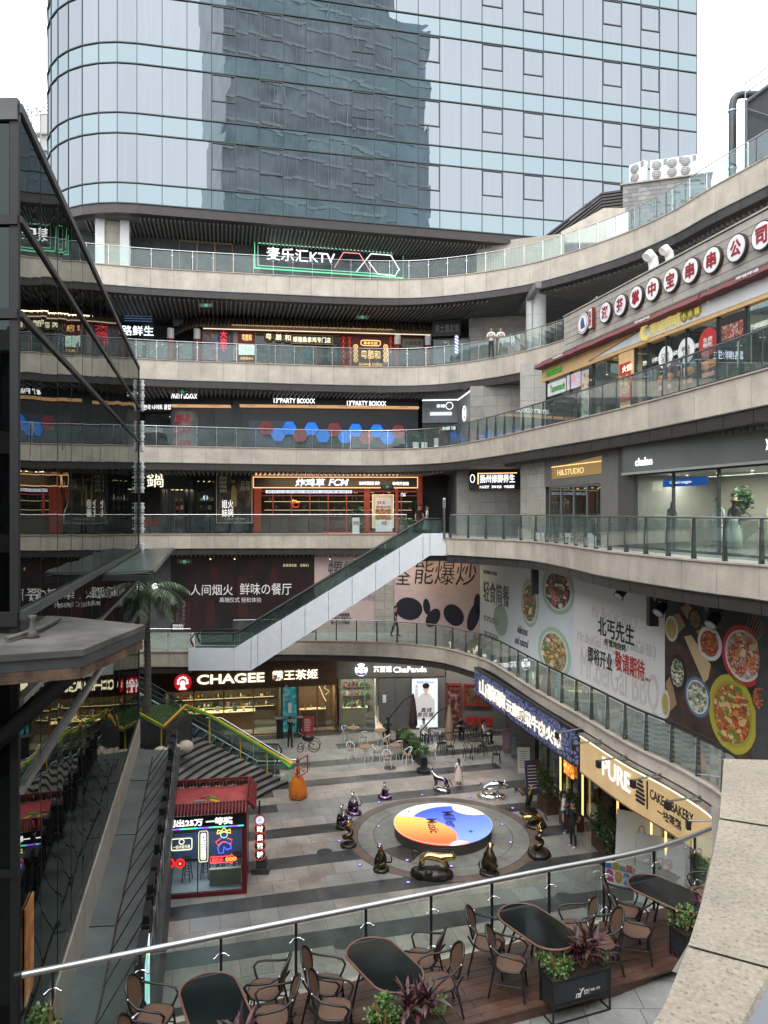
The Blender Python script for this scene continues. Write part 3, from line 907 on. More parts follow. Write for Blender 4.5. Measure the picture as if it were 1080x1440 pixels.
def clutter(m,wall,u0,u1,v0,v1,z,n,cols,hmin=.08,hmax=.3,seed=0):
 r=random.Random(seed)
 for k in range(n):
  u=u0+(u1-u0)*r.random();w_=r.uniform(.05,.22);h=r.uniform(hmin,hmax);v=r.uniform(v0,v1)
  c=cols[r.randrange(len(cols))]
  if r.random()<.5:wall.box(m,u,u+w_,v-.06,v+.06,z,z+h,c)
  else:
   q=wall.p(u,v,z);m.lathe([(w_*.4,0),(w_*.45,h*.6),(w_*.2,h*.8),(w_*.2,h)],q,7,c)
GOODS=[C_WHITE,C_RED,C_WOOD,C_CREAM,C_GREY,C_GREEN,C_BRASS,C_BLACK,C_TEAL]
def shopfront(name,label,wall,u0,u1,z0,z1,npane=4,depth=2.4,frame=BLACK,inner=None,back=None,counter=C_WOOD,lights=E_WARM,nl=5,shelf=True,door=None,cat='shop',rail=None,seed=1,warm=None,ngoods=26,transom=None):
 inner=inner or C_DGREY;back=back or inner
 c=wall.p((u0+u1)/2,0,z0)
 t=thing(name,label,cat,c)
 m=M();wall.box(m,u0,u1,-depth-.1,-depth,z0,z1,back);obj('back_panel',m,parent=t)
 for a in(u0,u1-.08):
  m=M();wall.box(m,a,a+.08,-depth+.01,-.06,z0,z1,inner);obj('side_panel',m,parent=t)
 m=M();wall.box(m,u0+.09,u1-.09,-depth+.01,-.06,z1-.06,z1-.02,inner)
 lamp_dots(m,wall,u0+.3,u1-.3,-depth*.4,z1-.09,nl,lights);lamp_dots(m,wall,u0+.5,u1-.2,-depth*.75,z1-.09,nl,lights,.035)
 obj('ceiling_panel',m,parent=t)
 if counter:
  m=M();wall.box(m,u0+(u1-u0)*.12,u1-(u1-u0)*.25,-depth*.55,-depth*.4,z0,z0+1.0,counter)
  wall.box(m,u0+(u1-u0)*.10,u1-(u1-u0)*.23,-depth*.57,-depth*.37,z0+1.0,z0+1.05,C_CREAM);obj('counter',m,parent=t)
  g=M();clutter(g,wall,u0+(u1-u0)*.12,u1-(u1-u0)*.3,-depth*.52,-depth*.42,z0+1.05,ngoods//2,GOODS,seed=seed);stuff(obj('goods',g,parent=t))
 if shelf:
  for k in range(3):
   zz=z0+.9+k*.55
   if zz>z1-.4:break
   m=M();wall.box(m,u0+.3,u1-.3,-depth,-depth+.3,zz,zz+.03,C_WOOD)
   if warm:wall.box(m,u0+.35,u1-.35,-depth+.27,-depth+.3,zz-.03,zz-.004,warm)
   clutter(m,wall,u0+.35,u1-.5,-depth+.1,-depth+.22,zz+.03,ngoods,GOODS,.08,.28,seed=seed+k)
   obj('shelf',m,parent=t)
 w_=(u1-u0)/npane
 for k in range(npane+1):
  a=u0+k*w_
  m=M();wall.box(m,max(u0,a-.035),min(u1,a+.035),-.06,.03,z0,z1,frame);obj('frame_post',m,parent=t)
  if k<npane:
   m=M();wall.box(m,a+.035,a+w_-.035,-.02,-.008,z0+.06,z1-.06,SHOPGL);obj('glass_pane',m,parent=t)
 m=M();wall.box(m,u0,u1,-.05,.02,z0,z0+.08,frame);wall.box(m,u0,u1,-.05,.02,z1-.08,z1,frame)
 if transom:wall.box(m,u0,u1,-.05,.02,transom-.03,transom+.03,frame)
 obj('frame_rail',m,parent=t)
 return t
def shop_light(wall,u,v,z,w_,power,col=(1,.78,.52)):
 ld=bpy.data.lights.new('shop_light','AREA');ld.shape='RECTANGLE';ld.size=w_;ld.size_y=.5;ld.energy=power;ld.color=col
 lo=bpy.data.objects.new('shop_light',ld);COL.objects.link(lo);lo.location=wall.p(u,v,z);lo.rotation_euler=(0,0,math.atan2(wall.d.y,wall.d.x))
def panelwall(name,wall,u0,u1,z0,z1,pw,ph,mat,parent=None,v=0.0,stag=False):
 """wall clad in separate tiles with recessed joints"""
 w_=parent or struct(obj(name,(lambda m:(wall.box(m,u0,u1,v-.25,v-.02,z0,z1,GROUT),m)[1])(M())))
 nr=max(1,round((z1-z0)/ph));nc=max(1,round((u1-u0)/pw));ph=(z1-z0)/nr;pw=(u1-u0)/nc
 for j in range(nr):
  for i in range(nc):
   m=M();wall.box(m,u0+i*pw+.006,u0+(i+1)*pw-.006,v-.02,v+rnd.uniform(-.002,.002),z0+j*ph+.006,z0+(j+1)*ph-.006,mat)
   obj('stone_tile',m,parent=w_)
 return w_
def board(name,label,cat,wall,u0,u1,z0,z1,v0,v1,mat,edge=None,group=None,ew=.04):
 t=thing(name,label,cat,wall.p((u0+u1)/2,v1,z0),group=group)
 m=M();wall.box(m,u0,u1,v0,v1,z0,z1,mat);obj('sign_board',m,parent=t)
 if edge:
  m=M()
  wall.box(m,u0-ew,u1+ew,v0,v1+.02,z1,z1+ew,edge);wall.box(m,u0-ew,u1+ew,v0,v1+.02,z0-ew,z0,edge)
  wall.box(m,u0-ew,u0,v0,v1+.02,z0,z1,edge);wall.box(m,u1,u1+ew,v0,v1+.02,z0,z1,edge)
  obj('sign_frame',m,parent=t)
 return t
def lettering(t,wall,body,u0,u1,z0,z1,v,mat,name='lettering',**k):
 m=M();text_on(m,wall,body,u0,u1,z0,z1,v,mat,**k);return obj(name,m,parent=t)
def ptext(t,wall,body,px0,px1,pyt,pyb,v,mat,**k):
 """lettering given by its picture rectangle measured at its left edge, placed on the wall"""
 pc=(px0+px1)/2
 return lettering(t,wall,body,wall.u(px0,v),wall.u(px1,v),wall.z(pc,pyb,v),wall.z(pc,pyt,v),v,mat,**k)
def small_lines(t,wall,u0,u1,z,h,n,v,mat,seed=3,gap=.4):
 """rows of tiny unreadable print"""
 r=random.Random(seed);m=M()
 for k in range(n):
  a=u0
  while a<u1:
   w_=r.uniform(h*.5,h*1.0)
   if r.random()>.12:wall.box(m,a,min(u1,a+w_),v,v+.006,z-k*h*(1+gap)-h,z-k*h*(1+gap),mat)
   a+=w_+h*.22
 return stuff(obj('small_print',m,parent=t))
def exit_sign(x,y,z,label):
 t=thing('exit_sign',label,'exit sign',(x,y,z),group='hanging green exit signs')
 wl=Wall((x-.4,y),(x+.4,y))
 m=M();wl.box(m,0,.8,-.03,.03,z,z+.22,C_BLACK);wl.box(m,.1,.12,-.01,.01,z+.22,z+.4,BLACK);wl.box(m,.68,.7,-.01,.01,z+.22,z+.4,BLACK);obj('housing',m,parent=t)
 m=M();G=em('exit_green',(.1,.55,.35),.45)
 wl.box(m,.31,.49,.031,.036,z+.03,z+.19,G);wl.box(m,.345,.455,.037,.04,z+.05,z+.16,C_BLACK);wl.box(m,.37,.43,.041,.044,z+.07,z+.15,G)
 for s_,c_ in((-1,.2),(1,.6)):
  wl.poly(m,[(c_+.06*s_,z+.11),(c_+.01*s_,z+.15),(c_+.01*s_,z+.07)],.031,.036,G);wl.box(m,c_-.05,c_+.02,.031,.036,z+.102,z+.118,G)
 obj('pictogram',m,parent=t)
 # top gallery: karaoke sign
kw=Wall(tuple(TP-TN*3.4-TD*4.5),tuple(TP-TN*3.4+TD*24))
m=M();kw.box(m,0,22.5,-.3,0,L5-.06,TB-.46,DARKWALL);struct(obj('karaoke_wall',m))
b0,b1=kw.u(358),kw.u(566);zt,zb=kw.z(358,338),kw.z(358,378)
t=board('karaoke_sign','black neon sign reading 麦乐汇KTV with green outlines and a neon X','sign',kw,b0-.05,b1+.05,zb-.05,zt+.05,.02,.12,C_BLACK)
def neon_rect(t,wall,u0,u1,z0,z1,v,mat,r=.03,name='neon_tube'):
 m=M();P=[wall.p(u0,v,z0),wall.p(u1,v,z0),wall.p(u1,v,z1),wall.p(u0,v,z1),wall.p(u0,v,z0)]
 m.tube(P,r,mat,5);return obj(name,m,parent=t)
neon_rect(t,kw,b0,b1,zb,zt,.17,E_GREEN,.045);neon_rect(t,kw,b0+.2,b1-.7,zb+.17,zt-.2,.17,em('lit_mint',(.35,.9,.65),.9),.03)
ptext(t,kw,'麦乐汇KTV',375,471,350.5,368.5,.16,E_WHITE,bold=.02)
xa,xb,xc=kw.u(470,.17),kw.u(512,.17),kw.u(560,.17)
for col,P in((em('lit_pink',(1,.35,.4),1.1),[(xa,zb+.35),(xa+.6,zt-.4),(xb-.3,zt-.4),(xb+.4,zb+.3)]),(E_WHITE,[(xb-.5,zb+.2),(xb+.45,zt-.35),(xc-.5,zt-.35),(xc+.1,zb+.5)]),(E_WHITE,[(xb+.3,zb+.9),(xb+.9,zb+.15),(xc-.2,zb+.1),(xc,zb+.5)])):
 m=M();m.tube([kw.p(u,.17,z)for u,z in P],.03,col,5);obj('neon_tube',m,parent=t)
shopfront('karaoke_lobby','glazed karaoke lobby front with pale curtains under the tower soffit',kw,kw.u(252),kw.u(327),L5-.06,kw.z(290,340),3,1.4,frame=C_BRASS,counter=None,shelf=False,nl=2,back=colm('curtain',(.4,.41,.42)))
pw_=Wall((-16.6,42.6),(-14.9,43.0))
m=M();pw_.box(m,0,.5,-.4,.25,L5-.06,TB-.5,WHITE);pw_.box(m,1.35,1.85,-.4,.3,L5-.06,TB-.5,WHITE);q=struct(obj('pier_column',m))
panelwall('pier',pw_,.5,1.35,L5-.06,TB-.5,.85,.6,GRANITE,parent=q)
sw2=Wall((5.9,47.0),(11.2,45.2))
m=M();sw2.box(m,0,5.4,-.3,0,L5,L5+3.3,pm('fluted_stone',(.40,.36,.30),.7,var=.1));q=struct(obj('pale_wall',m))
m=M()
for k in range(34):sw2.box(m,k*.16,k*.16+.05,0,.03,L5,L5+3.28,GRANITE)
stuff(obj('fluting',m,parent=q))
# roofscape right of the tower
def louver_shed():
 t=thing('louvred_roof_shed','dark sloping louvred shed on the roof right of the tower foot','roof structure',(12,47,L5))
 wl=Wall((10.0,46.5),(14.9,44.8))
 m=M()
 zt=E+(720-272)*45.5/F
 lo=wl.z(770,335);hi=wl.z(845,272)
 ua,ub,uc=wl.u(762),wl.u(846),wl.u(881)
 for k in range(7):
  o_=k*.19
  wl.poly(m,[(ua+o_*.6,lo-o_),(ub,hi-o_),(ub,hi-o_-.12),(ua+o_*.6,lo-o_-.12)],0,.14,FASCIA)
  wl.box(m,ub+.005,uc,0,.14,hi-o_-.12,hi-o_,FASCIA)
 obj('louver_slats',m,parent=t).data.name='louvre'
 m=M();wl.poly(m,[(ua+.3,lo-.3),(ub,hi-.1),(uc,hi-.1),(uc,hi-3.4),(ua+.3,hi-3.4)],-.4,-.02,BLACK);obj('shed_body',m,parent=t)
 m=M();wl.poly(m,[(wl.u(790),wl.z(790,330)),(wl.u(850),wl.z(850,297)),(wl.u(880),wl.z(880,297)),(wl.u(880),wl.z(880,345)),(wl.u(790),wl.z(790,345))],.2,.5,GRANITE);obj('stone_wedge',m,parent=t)
louver_shed()
bw=Wall((14.4,44.6),(19.5,42.9))
bz0,bz1=L5-1,bw.z(890,259)
t=thing('brick_plant_room','grey concrete-block plant room on the roof carrying four air conditioners','plant room',bw.p(2.2,0,bz0))
m=M();bw.box(m,0,4.9,-2.5,-.03,bz0,bz1,colm('mortar',(.2,.2,.19)));obj('core_wall',m,parent=t)
BR=pm('grey_block',(.27,.265,.26),.85,var=.1,piece=.2,fine=.1)
j=0;z=bz1-.26
while z>bz0+2.0:
 u=-.2 if j%2 else 0
 while u<4.85:
  m=M();bw.box(m,max(0,u)+.01,min(4.85,u+.52)-.01,-.03,rnd.uniform(-.006,.006),z,z+.235,BR);obj('brick',m,parent=t);u+=.53
 z-=.255;j+=1
m=M();bw.box(m,-.15,5.0,-2.6,.12,bz1,bz1+.08,GRANITE2);obj('roof_slab',m,parent=t)
def ac_unit():
 t=thing('air_conditioner','first rooftop air conditioner from the left, standing apart from the other three','air conditioner',(0,0,0),group='rooftop air conditioners',world=False)
 m=M();m.box(-.5,.5,-.2,.2,.08,1.28,C_WHITE);m.box(-.45,-.35,-.2,.2,0,.08,BLACK);m.box(.35,.45,-.2,.2,0,.08,BLACK);obj('casing',m,parent=t)
 for z in(.40,.94):
  m=M();m.lathe([(.27,0),(.27,.03),(.02,.035)],(0,0,0),16,C_GREY);m.xf(Matrix.Translation((-.14,-.2,z))@Matrix.Rotation(PI/2,4,'X'))
  obj('fan_grille',m,parent=t)
  m=M()
  for k in range(5):m.box(-.24,.24,-.006,0,-.2+k*.1,-.185+k*.1,C_WHITE)
  m.cyl((0,0,0),.001,.001,C_WHITE,3);m.xf(Matrix.Translation((-.14,-.24,z)));obj('grille_bars',m,parent=t)
 m=M();m.box(.24,.44,-.206,-.2,.9,1.25,C_GREY);obj('service_panel',m,parent=t)
 return t
ac=ac_unit();tr=gather(ac)
ang=math.atan2(bw.d.y,bw.d.x)
for k,(px,lb)in enumerate(((898,None),(927,'second rooftop air conditioner from the left, first of the three set close together'),(949,'third rooftop air conditioner from the left, middle of the close trio'),(968,'rightmost rooftop air conditioner, last of the close trio'))):
 q=bw.p(bw.u(px),-.4,bz1+.08)
 a_=ang-(.5 if k==0 else 0)
 if k==0:ac.location=q;ac.rotation_euler=(0,0,a_)
 else:dup(ac,tr,q,a_,lb)
t=thing('roof_duct','thick dark bent duct rising above the top gallery at the right','duct',(17,34,L5))
m=M();zt_=E+(720-133)*34/F
X0=(1033-CX)/F*34
m.tube([(X0-.1,34,L5-.5),(X0-.1,34,zt_-.5),(X0-.03,34,zt_-.22),(X0+.12,34,zt_-.05),(X0+.35,34,zt_),(X0+3,34,zt_+.02)],.17,DKGREY,14);obj('bent_pipe',m,parent=t)
for z in(L5+2,zt_-.8):
 m=M();m.cyl((X0-.1,34,z),.19,.08,STEELD,14);obj('pipe_collar',m,parent=t)
t=thing('rooftop_steel_hood','dark steel hood with roof railing at the upper right edge','roof structure',(20,33,L5))
X1=(1048-CX)/F*33
m=M();zz=E+(720-145)*33/F
m.add([(X1,33,L5-1),(X1+6,32,L5-1),(X1+6,32,zz+4.2),(X1,33,zz),(X1+2.1,37,L5-1),(X1+8,37,L5-1),(X1+8,37,zz+4.2),(X1+2.1,37,zz)],[(0,1,2,3),(7,6,5,4),(0,4,5,1),(3,2,6,7),(0,3,7,4),(1,5,6,2)],pm('hood_dark',(.025,.03,.036),.5));obj('hood_body',m,parent=t)
m=M();m.tube([(X1,32.9,L5-1),(X1,32.9,zz),(X1+6,31.9,zz+4.2)],.09,DKGREY,4);m.tube([(X1,32.9,zz-.3),(X1+5,32,L5+2)],.03,STEELD,4);obj('edge_frame',m,parent=t)
m=M()
for o_ in(0,.45,.9):m.tube([(X1+.1,33.2,zz+.1+o_),(X1+6,32.2,zz+4.2+o_)],.03,STEELD,4)
for k in range(5):m.tube([(X1+.1+k*1.3,33.2-k*.2,zz+k*.9),(X1+.1+k*1.3,33.2-k*.2,zz+k*.9+1.1)],.03,STEELD,4)
obj('roof_railing',m,parent=t)
# fourth gallery: restaurant under tiled eaves
w4=Wall((-15,45.6),(5.2,48.0))
f4=L4-.06;c4=L5-1.52
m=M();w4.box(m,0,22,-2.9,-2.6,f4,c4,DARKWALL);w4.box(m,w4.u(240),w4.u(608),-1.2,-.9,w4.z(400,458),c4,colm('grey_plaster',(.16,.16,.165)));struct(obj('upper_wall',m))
EAVE=pm('eave_tile',(.11,.075,.045),.7,var=.2,piece=.15)
ea=thing('tiled_eave','long brown clay-tile eave over the lit restaurant front','eave',w4.p(8,.6,w4.z(400,462)))
ue0,ue1=w4.u(232),w4.u(607)
zr,ze=w4.z(400,441),w4.z(400,466)
n=70
for k in range(n):
 a=ue0+(ue1-ue0)*k/n;w_=(ue1-ue0)/n
 dz=-.35*max(0,1-(a-ue0)/2.6)**2;bk=max(0,1-(a-ue0)/2.6)**2*2.2
 m=M();m.tube([w4.p(a+w_/2,-.5-bk,zr+dz),w4.p(a+w_/2,.3-bk,(zr+ze)/2-.05+dz),w4.p(a+w_/2,.95-bk,ze+dz)],w_*.46,EAVE,6)
 obj('roof_tile',m,parent=ea)
m=M();w4.box(m,ue0+2.4,ue1,-.6,.8,ze-.12,ze-.02,C_WOOD);w4.box(m,ue0+2.4,ue1-.2,.7,.76,ze-.16,ze-.121,em('eave_strip',(1,.85,.65),.9));obj('eave_board',m,parent=ea)
for px,top in((240,0),(277,0),(559,0),(602,0)):
 u=w4.u(px,.45)
 t=thing('eave_column',{240:'leftmost red and white column, at the rounded left end of the eave',277:'red and white column beside the blue and orange poster panels',559:'red and white column left of the small shop sign under the eave',602:'rightmost red and white column under the tiled eave'}[px],'column',w4.p(u,.45,f4),group='columns under the tiled eave')
 q=w4.p(u,.45,f4)
 m=M();m.cyl(q,.2,ze-f4-.75,C_DRED,12);obj('shaft',m,parent=t)
 m=M();m.cyl((q[0],q[1],ze-.75),.21,.62,C_WHITE,12);obj('capital',m,parent=t)
rs=shopfront('tiled_eave_restaurant','restaurant front with glowing menu panels beneath the tiled eave',w4,w4.u(279),w4.u(605),f4,ze-.15,14,1.6,frame=C_WOOD,inner=colm('r_in',(.09,.05,.05)),ngoods=20,nl=9,seed=4,counter=None)
def pbox(wall,px0,px1,pyt,pyb,v0,v1,mat,m=None):
 m=m or M();pc=(px0+px1)/2
 wall.box(m,wall.u(px0,v1),wall.u(px1,v1),v0,v1,wall.z(pc,pyb,v1),wall.z(pc,pyt,v1),mat);return m
def poster(name,label,wall,px0,px1,pyt,pyb,mat,v=.06,cat='poster',group=None,edge=None):
 pc=(px0+px1)/2
 return board(name,label,cat,wall,wall.u(px0,v),wall.u(px1,v),wall.z(pc,pyb,v),wall.z(pc,pyt,v),v-.03,v,mat,edge,group=group,ew=.03)
def printm(name,cols,scale=6,rough=.5,emis=0.0,stretch=(1,1,1)):
 """printed photograph seen small: patches of colour"""
 if name in MATS:return MATS[name]
 m,nt,p=_new(name)
 N,L=nt.nodes,nt.links
 geo=N.new('ShaderNodeNewGeometry');vm=N.new('ShaderNodeVectorMath');vm.operation='MULTIPLY';vm.inputs[1].default_value=stretch
 L.new(geo.outputs['Position'],vm.inputs[0])
 nz=N.new('ShaderNodeTexNoise');nz.inputs['Scale'].default_value=scale;nz.inputs['Detail'].default_value=3
 L.new(vm.outputs[0],nz.inputs['Vector'])
 r=N.new('ShaderNodeValToRGB');el=r.color_ramp.elements
 k=len(cols)
 el[0].position=.3;el[0].color=(*cols[0],1);el[1].position=.7;el[1].color=(*cols[-1],1)
 for i in range(1,k-1):
  e=el.new(.3+.4*i/(k-1));e.color=(*cols[i],1)
 L.new(nz.outputs['Fac'],r.inputs['Fac']);L.new(r.outputs['Color'],p.inputs['Base Color']);p.inputs['Roughness'].default_value=rough
 if emis:L.new(r.outputs['Color'],p.inputs['Emission Color']);p.inputs['Emission Strength'].default_value=emis;m.cycles.emission_sampling='NONE'
 MATS[name]=m
 return m
def foodm(name,cols,scale=14,emis=0):
 if name in MATS:return MATS[name]
 m,nt,p=_new(name)
 N,L=nt.nodes,nt.links
 geo=N.new('ShaderNodeNewGeometry')
 nz=N.new('ShaderNodeTexNoise');nz.inputs['Scale'].default_value=scale*.8
 L.new(geo.outputs['Position'],nz.inputs['Vector'])
 mx=N.new('ShaderNodeMixRGB');mx.inputs['Fac'].default_value=.3
 L.new(geo.outputs['Position'],mx.inputs['Color1']);L.new(nz.outputs['Color'],mx.inputs['Color2'])
 vo=N.new('ShaderNodeTexVoronoi');vo.inputs['Scale'].default_value=scale*1.9;L.new(mx.outputs['Color'],vo.inputs['Vector'])
 sp=N.new('ShaderNodeSeparateColor');L.new(vo.outputs['Color'],sp.inputs['Color'])
 r=N.new('ShaderNodeValToRGB');r.color_ramp.interpolation='CONSTANT';el=r.color_ramp.elements
 el[0].position=0;el[0].color=(*cols[0],1);el[1].position=1-1/len(cols);el[1].color=(*cols[-1],1)
 for i in range(1,len(cols)-1):e=el.new(i/len(cols));e.color=(*cols[i],1)
 L.new(sp.outputs['Red'],r.inputs['Fac'])
 mr=N.new('ShaderNodeMapRange');mr.inputs['From Max'].default_value=.9;mr.inputs['To Min'].default_value=1.15;mr.inputs['To Max'].default_value=.35
 L.new(vo.outputs['Distance'],mr.inputs['Value'])
 vs=N.new('ShaderNodeVectorMath');vs.operation='SCALE';L.new(r.outputs['Color'],vs.inputs[0]);L.new(mr.outputs['Result'],vs.inputs['Scale'])
 L.new(vs.outputs[0],p.inputs['Base Color']);p.inputs['Roughness'].default_value=.5
 MATS[name]=m
 return m
poster('menu_poster','blue and orange photo menu panel left of the dark green pier',w4,284,306,463,506,printm('pr_blue',[(.02,.05,.15),(.45,.15,.03),(.05,.2,.4),(.5,.4,.3)],5),.04)
t=poster('menu_poster','purple poster strip with large red characters beside the blue menu',w4,307,322,463,506,colm('purp',(.06,.04,.12)),.04)
ptext(t,w4,'大\n食\n千',309,320,465,495,.05,E_RED,line=.9)
t=poster('vertical_banner','tall red and white printed banner left of the green pier',w4,328,337,464,507,printm('pr_rw',[(.3,.02,.03),(.5,.4,.4),(.06,.06,.2)],8),.04)
m=M();w4.box(m,w4.u(323),w4.u(334),-.1,.035,f4,ze-.16,colm('green_pier',(.05,.085,.075)));struct(obj('green_pier',m))
t=poster('lit_menu_board','red lightbox menu board with white dish photos at the restaurant door',w4,334,359,463,508,colm('menu_red',(.16,.03,.02)),.08,'sign',edge=C_BRASS)
ptext(t,w4,'粤膳和',340,354,470,479,.09,E_GOLD,bold=.02);ptext(t,w4,'顺德桑拿鸡',338,356,502,506,.09,E_GOLD)
t_=M();pbox(w4,335.5,358,484,499,.082,.09,printm('menu_dishes',[(.1,.3,.2),(.75,.8,.75),(.2,.5,.4)],7,emis=.5),t_);obj('menu_photo',t_,parent=t)
uu=[w4.u(x,.2)for x in(370,385.5,398,411)]
t=thing('octagon_name_sign','gold lit characters 粤膳和 on three black octagons beneath the eave','sign',w4.p(uu[1],.2,w4.z(390,480)))
for k,ch in enumerate('粤膳和'):
 c_=(uu[k]+uu[k+1])/2;zc=w4.z(390,474.5+k*.6)
 P=[(c_+.31*math.cos(PI/8+i*PI/4),zc+.31*math.sin(PI/8+i*PI/4))for i in range(8)]
 m=M();w4.poly(m,P,.14,.2,C_BLACK);m.tube([w4.p(a,.2,b)for a,b in P+P[:1]],.02,C_BRASS,4);b_=obj('octagon_plate',m,parent=t)
 lettering(b_,w4,ch,c_-.18,c_+.18,zc-.18,zc+.18,.205,E_CREAM,bold=.02)
t=board('restaurant_name_sign','black sign with gold lit characters 顺德桑拿鸡专门店 under the eave','sign',w4,w4.u(410,.2),w4.u(467,.2),w4.z(440,483.5,.2),w4.z(440,472,.2),.14,.2,C_BLACK,C_BRASS,ew=.025)
lettering(t,w4,'顺德桑拿鸡专门店',w4.u(412,.2),w4.u(465,.2),w4.z(440,481.8,.2),w4.z(440,473.8,.2),.205,E_CREAM,bold=.02)
t=poster('carved_screen','dark red screen wall with a gold lit emblem and round character medallions',w4,478,557,468,516,colm('screen_red',(.09,.02,.015)),.06,'sign')
m=M()
for k in range(38):w4.box(m,w4.u(479)+k*.093,w4.u(479)+k*.093+.03,.06,.08,f4+.05,w4.z(515,469),C_DRED)
stuff(obj('screen_ribs',m,parent=t))
def outline(t,wall,cx,cz,rx,rz,v,mat,r=.02,n=24,sq=2.0):
 P=[]
 for i in range(n+1):
  a=2*PI*i/n;ca,sa=math.cos(a),math.sin(a)
  P.append(wall.p(cx+rx*math.copysign(abs(ca)**(2/sq),ca),v,cz+rz*math.copysign(abs(sa)**(2/sq),sa)))
 m=M();m.tube(P,r,mat,4,cap=False);return obj('neon_tube',m,parent=t)
outline(t,w4,w4.u(521),w4.z(521,483),.62,.17,.12,E_GOLD,.028,sq=5)
lettering(t,w4,'桑拿花胶',w4.u(521)-.45,w4.u(521)+.45,w4.z(521,483)-.1,w4.z(521,483)+.1,.1,E_GOLD,bold=.02)
lettering(t,w4,'粤膳和',w4.u(521)-.62,w4.u(521)+.62,w4.z(521,505),w4.z(521,493),.1,E_GOLD,bold=.03)
lettering(t,w4,'GUANG DONG',w4.u(521)-.75,w4.u(521)+.75,w4.z(521,514.5),w4.z(521,511),.1,E_GOLD,bold=.02)
for px in(500,542):
 for k in range(4):
  outline(t,w4,w4.u(px),w4.z(px,488+k*6.2),.13,.13,.12,E_GOLD,.02,12)
  lettering(t,w4,'顺德美味'[k],w4.u(px)-.07,w4.u(px)+.07,w4.z(px,488+k*6.2)-.07,w4.z(px,488+k*6.2)+.07,.1,E_GOLD)
for k,px in enumerate((483,491.5,549.5)):
 for j in range(6 if k<2 else 3):
  q=w4.p(w4.u(px,.22),.22,w4.z(px,477+j*7))
  o=M().ball(q,(.12,.12,.13),em('lantern_red',(.7,.03,.02),.25),8,6)
  o.cyl((q[0],q[1],q[2]-.3),.012,.16,E_GOLD,4)
  tag(obj('paper_lantern',o),['top','second','third','fourth','fifth','lowest'][j]+{0:' red lantern of the outer left string beside the carved screen',1:' red lantern of the inner left string beside the carved screen',2:' red lantern of the string right of the gold emblem'}[k],'lantern','strings of red lanterns on the carved screen')
t=poster('plaque_sign','small pale plaque with dark characters between two columns at the right of the eave',w4,565,595,477,488,colm('plaque',(.22,.2,.17)),.1,'sign',edge=C_WOOD)
ptext(t,w4,'大益花馆',569,592,479,485,.11,C_BLACK)
for px0,px1,c_,lb in((372,380,(.35,.3,.5),'lilac poster behind the first window bay'),(391,402,(.25,.06,.12),'pink and purple poster in the second window bay'),(428,440,(.04,.2,.2),'teal figure poster behind the middle window'),(442,454,(.25,.1,.2),'plum poster beside the teal one'),(461,474,(.3,.33,.4),'pale shirt-like poster next to the carved screen')):
 poster('window_poster',lb,w4,px0,px1,484,508,printm('wp%d'%px0,[tuple(v*.3 for v in c_),c_,tuple(min(.8,v*1.6)for v in c_)],6),-.07)
lw4=Wall((-16,46),(-11.9,46.4))
t=board('fresh_food_sign','blue-white lit sign reading 路鲜生 at the left end of its gallery','sign',lw4,1.0,lw4.u(217),lw4.z(200,476),lw4.z(200,440),.1,.2,C_BLACK)
ptext(t,lw4,'路鲜生',171,216,458,472,.21,em('cool_white',(.7,.82,1),1.7),bold=.03)
m=M()
for k in range(4):lw4.box(m,lw4.u(176),lw4.u(215),.2,.21,lw4.z(200,443+k*3.4),lw4.z(200,442+k*3.4),em('dim_blue',(.15,.25,.5),.35))
obj('lit_lines',m,parent=t)
shopfront('grocery_front','dim grocery front under the blue-white 路鲜生 sign',lw4,0,4.0,f4,lw4.z(200,478),3,2,seed=9,nl=3,back=C_TEAL)
rw4=Wall((3.1,46.9),(5.4,46.5))
t=board('dark_shop_sign','unlit dark sign with grey characters at the right end of the eave gallery','sign',rw4,rw4.u(609),rw4.u(648),rw4.z(630,474),rw4.z(630,452),.2,.32,C_BLACK)
ptext(t,rw4,'男士理发馆',612,645,456,467,.33,C_GREY)
shopfront('barber_shopfront','dark barber front beneath the unlit sign',rw4,0,2.3,f4,rw4.z(630,476),2,1.6,counter=None,shelf=False,nl=2)
bq=rw4.p(rw4.u(642,.5),.5,rw4.z(642,500))
t=thing('barber_pole','blue and white striped barber pole at the corner of the eave gallery','barber pole',bq)
def stripem(name,c1,c2,scale=8,emis=0,dirn=(0.6,0,1)):
 if name in MATS:return MATS[name]
 m,nt,p=_new(name);N,L=nt.nodes,nt.links
 geo=N.new('ShaderNodeNewGeometry');dp=N.new('ShaderNodeVectorMath');dp.operation='DOT_PRODUCT';dp.inputs[1].default_value=dirn
 L.new(geo.outputs['Position'],dp.inputs[0]);ml=N.new('ShaderNodeMath');ml.operation='MULTIPLY';ml.inputs[1].default_value=scale;L.new(dp.outputs['Value'],ml.inputs[0])
 fr=N.new('ShaderNodeMath');fr.operation='FRACT';L.new(ml.outputs[0],fr.inputs[0]);gt=N.new('ShaderNodeMath');gt.operation='GREATER_THAN';gt.inputs[1].default_value=.5;L.new(fr.outputs[0],gt.inputs[0])
 mx=N.new('ShaderNodeMixRGB');mx.inputs['Color1'].default_value=(*c1,1);mx.inputs['Color2'].default_value=(*c2,1);L.new(gt.outputs[0],mx.inputs['Fac']);L.new(mx.outputs[0],p.inputs['Base Color'])
 if emis:L.new(mx.outputs[0],p.inputs['Emission Color']);p.inputs['Emission Strength'].default_value=emis;m.cycles.emission_sampling='NONE'
 MATS[name]=m;return m
m=M();m.cyl(bq,.11,1.1,stripem('barber',(.9,.9,1),(.12,.15,.6),5,.6),12);obj('striped_glass',m,parent=t)
m=M();m.lathe([(.05,-.15),(.14,-.08),(.14,0)],bq,12,STEEL);m.lathe([(.14,1.1),(.14,1.18),(.04,1.28)],bq,12,STEEL);obj('end_cap',m,parent=t)
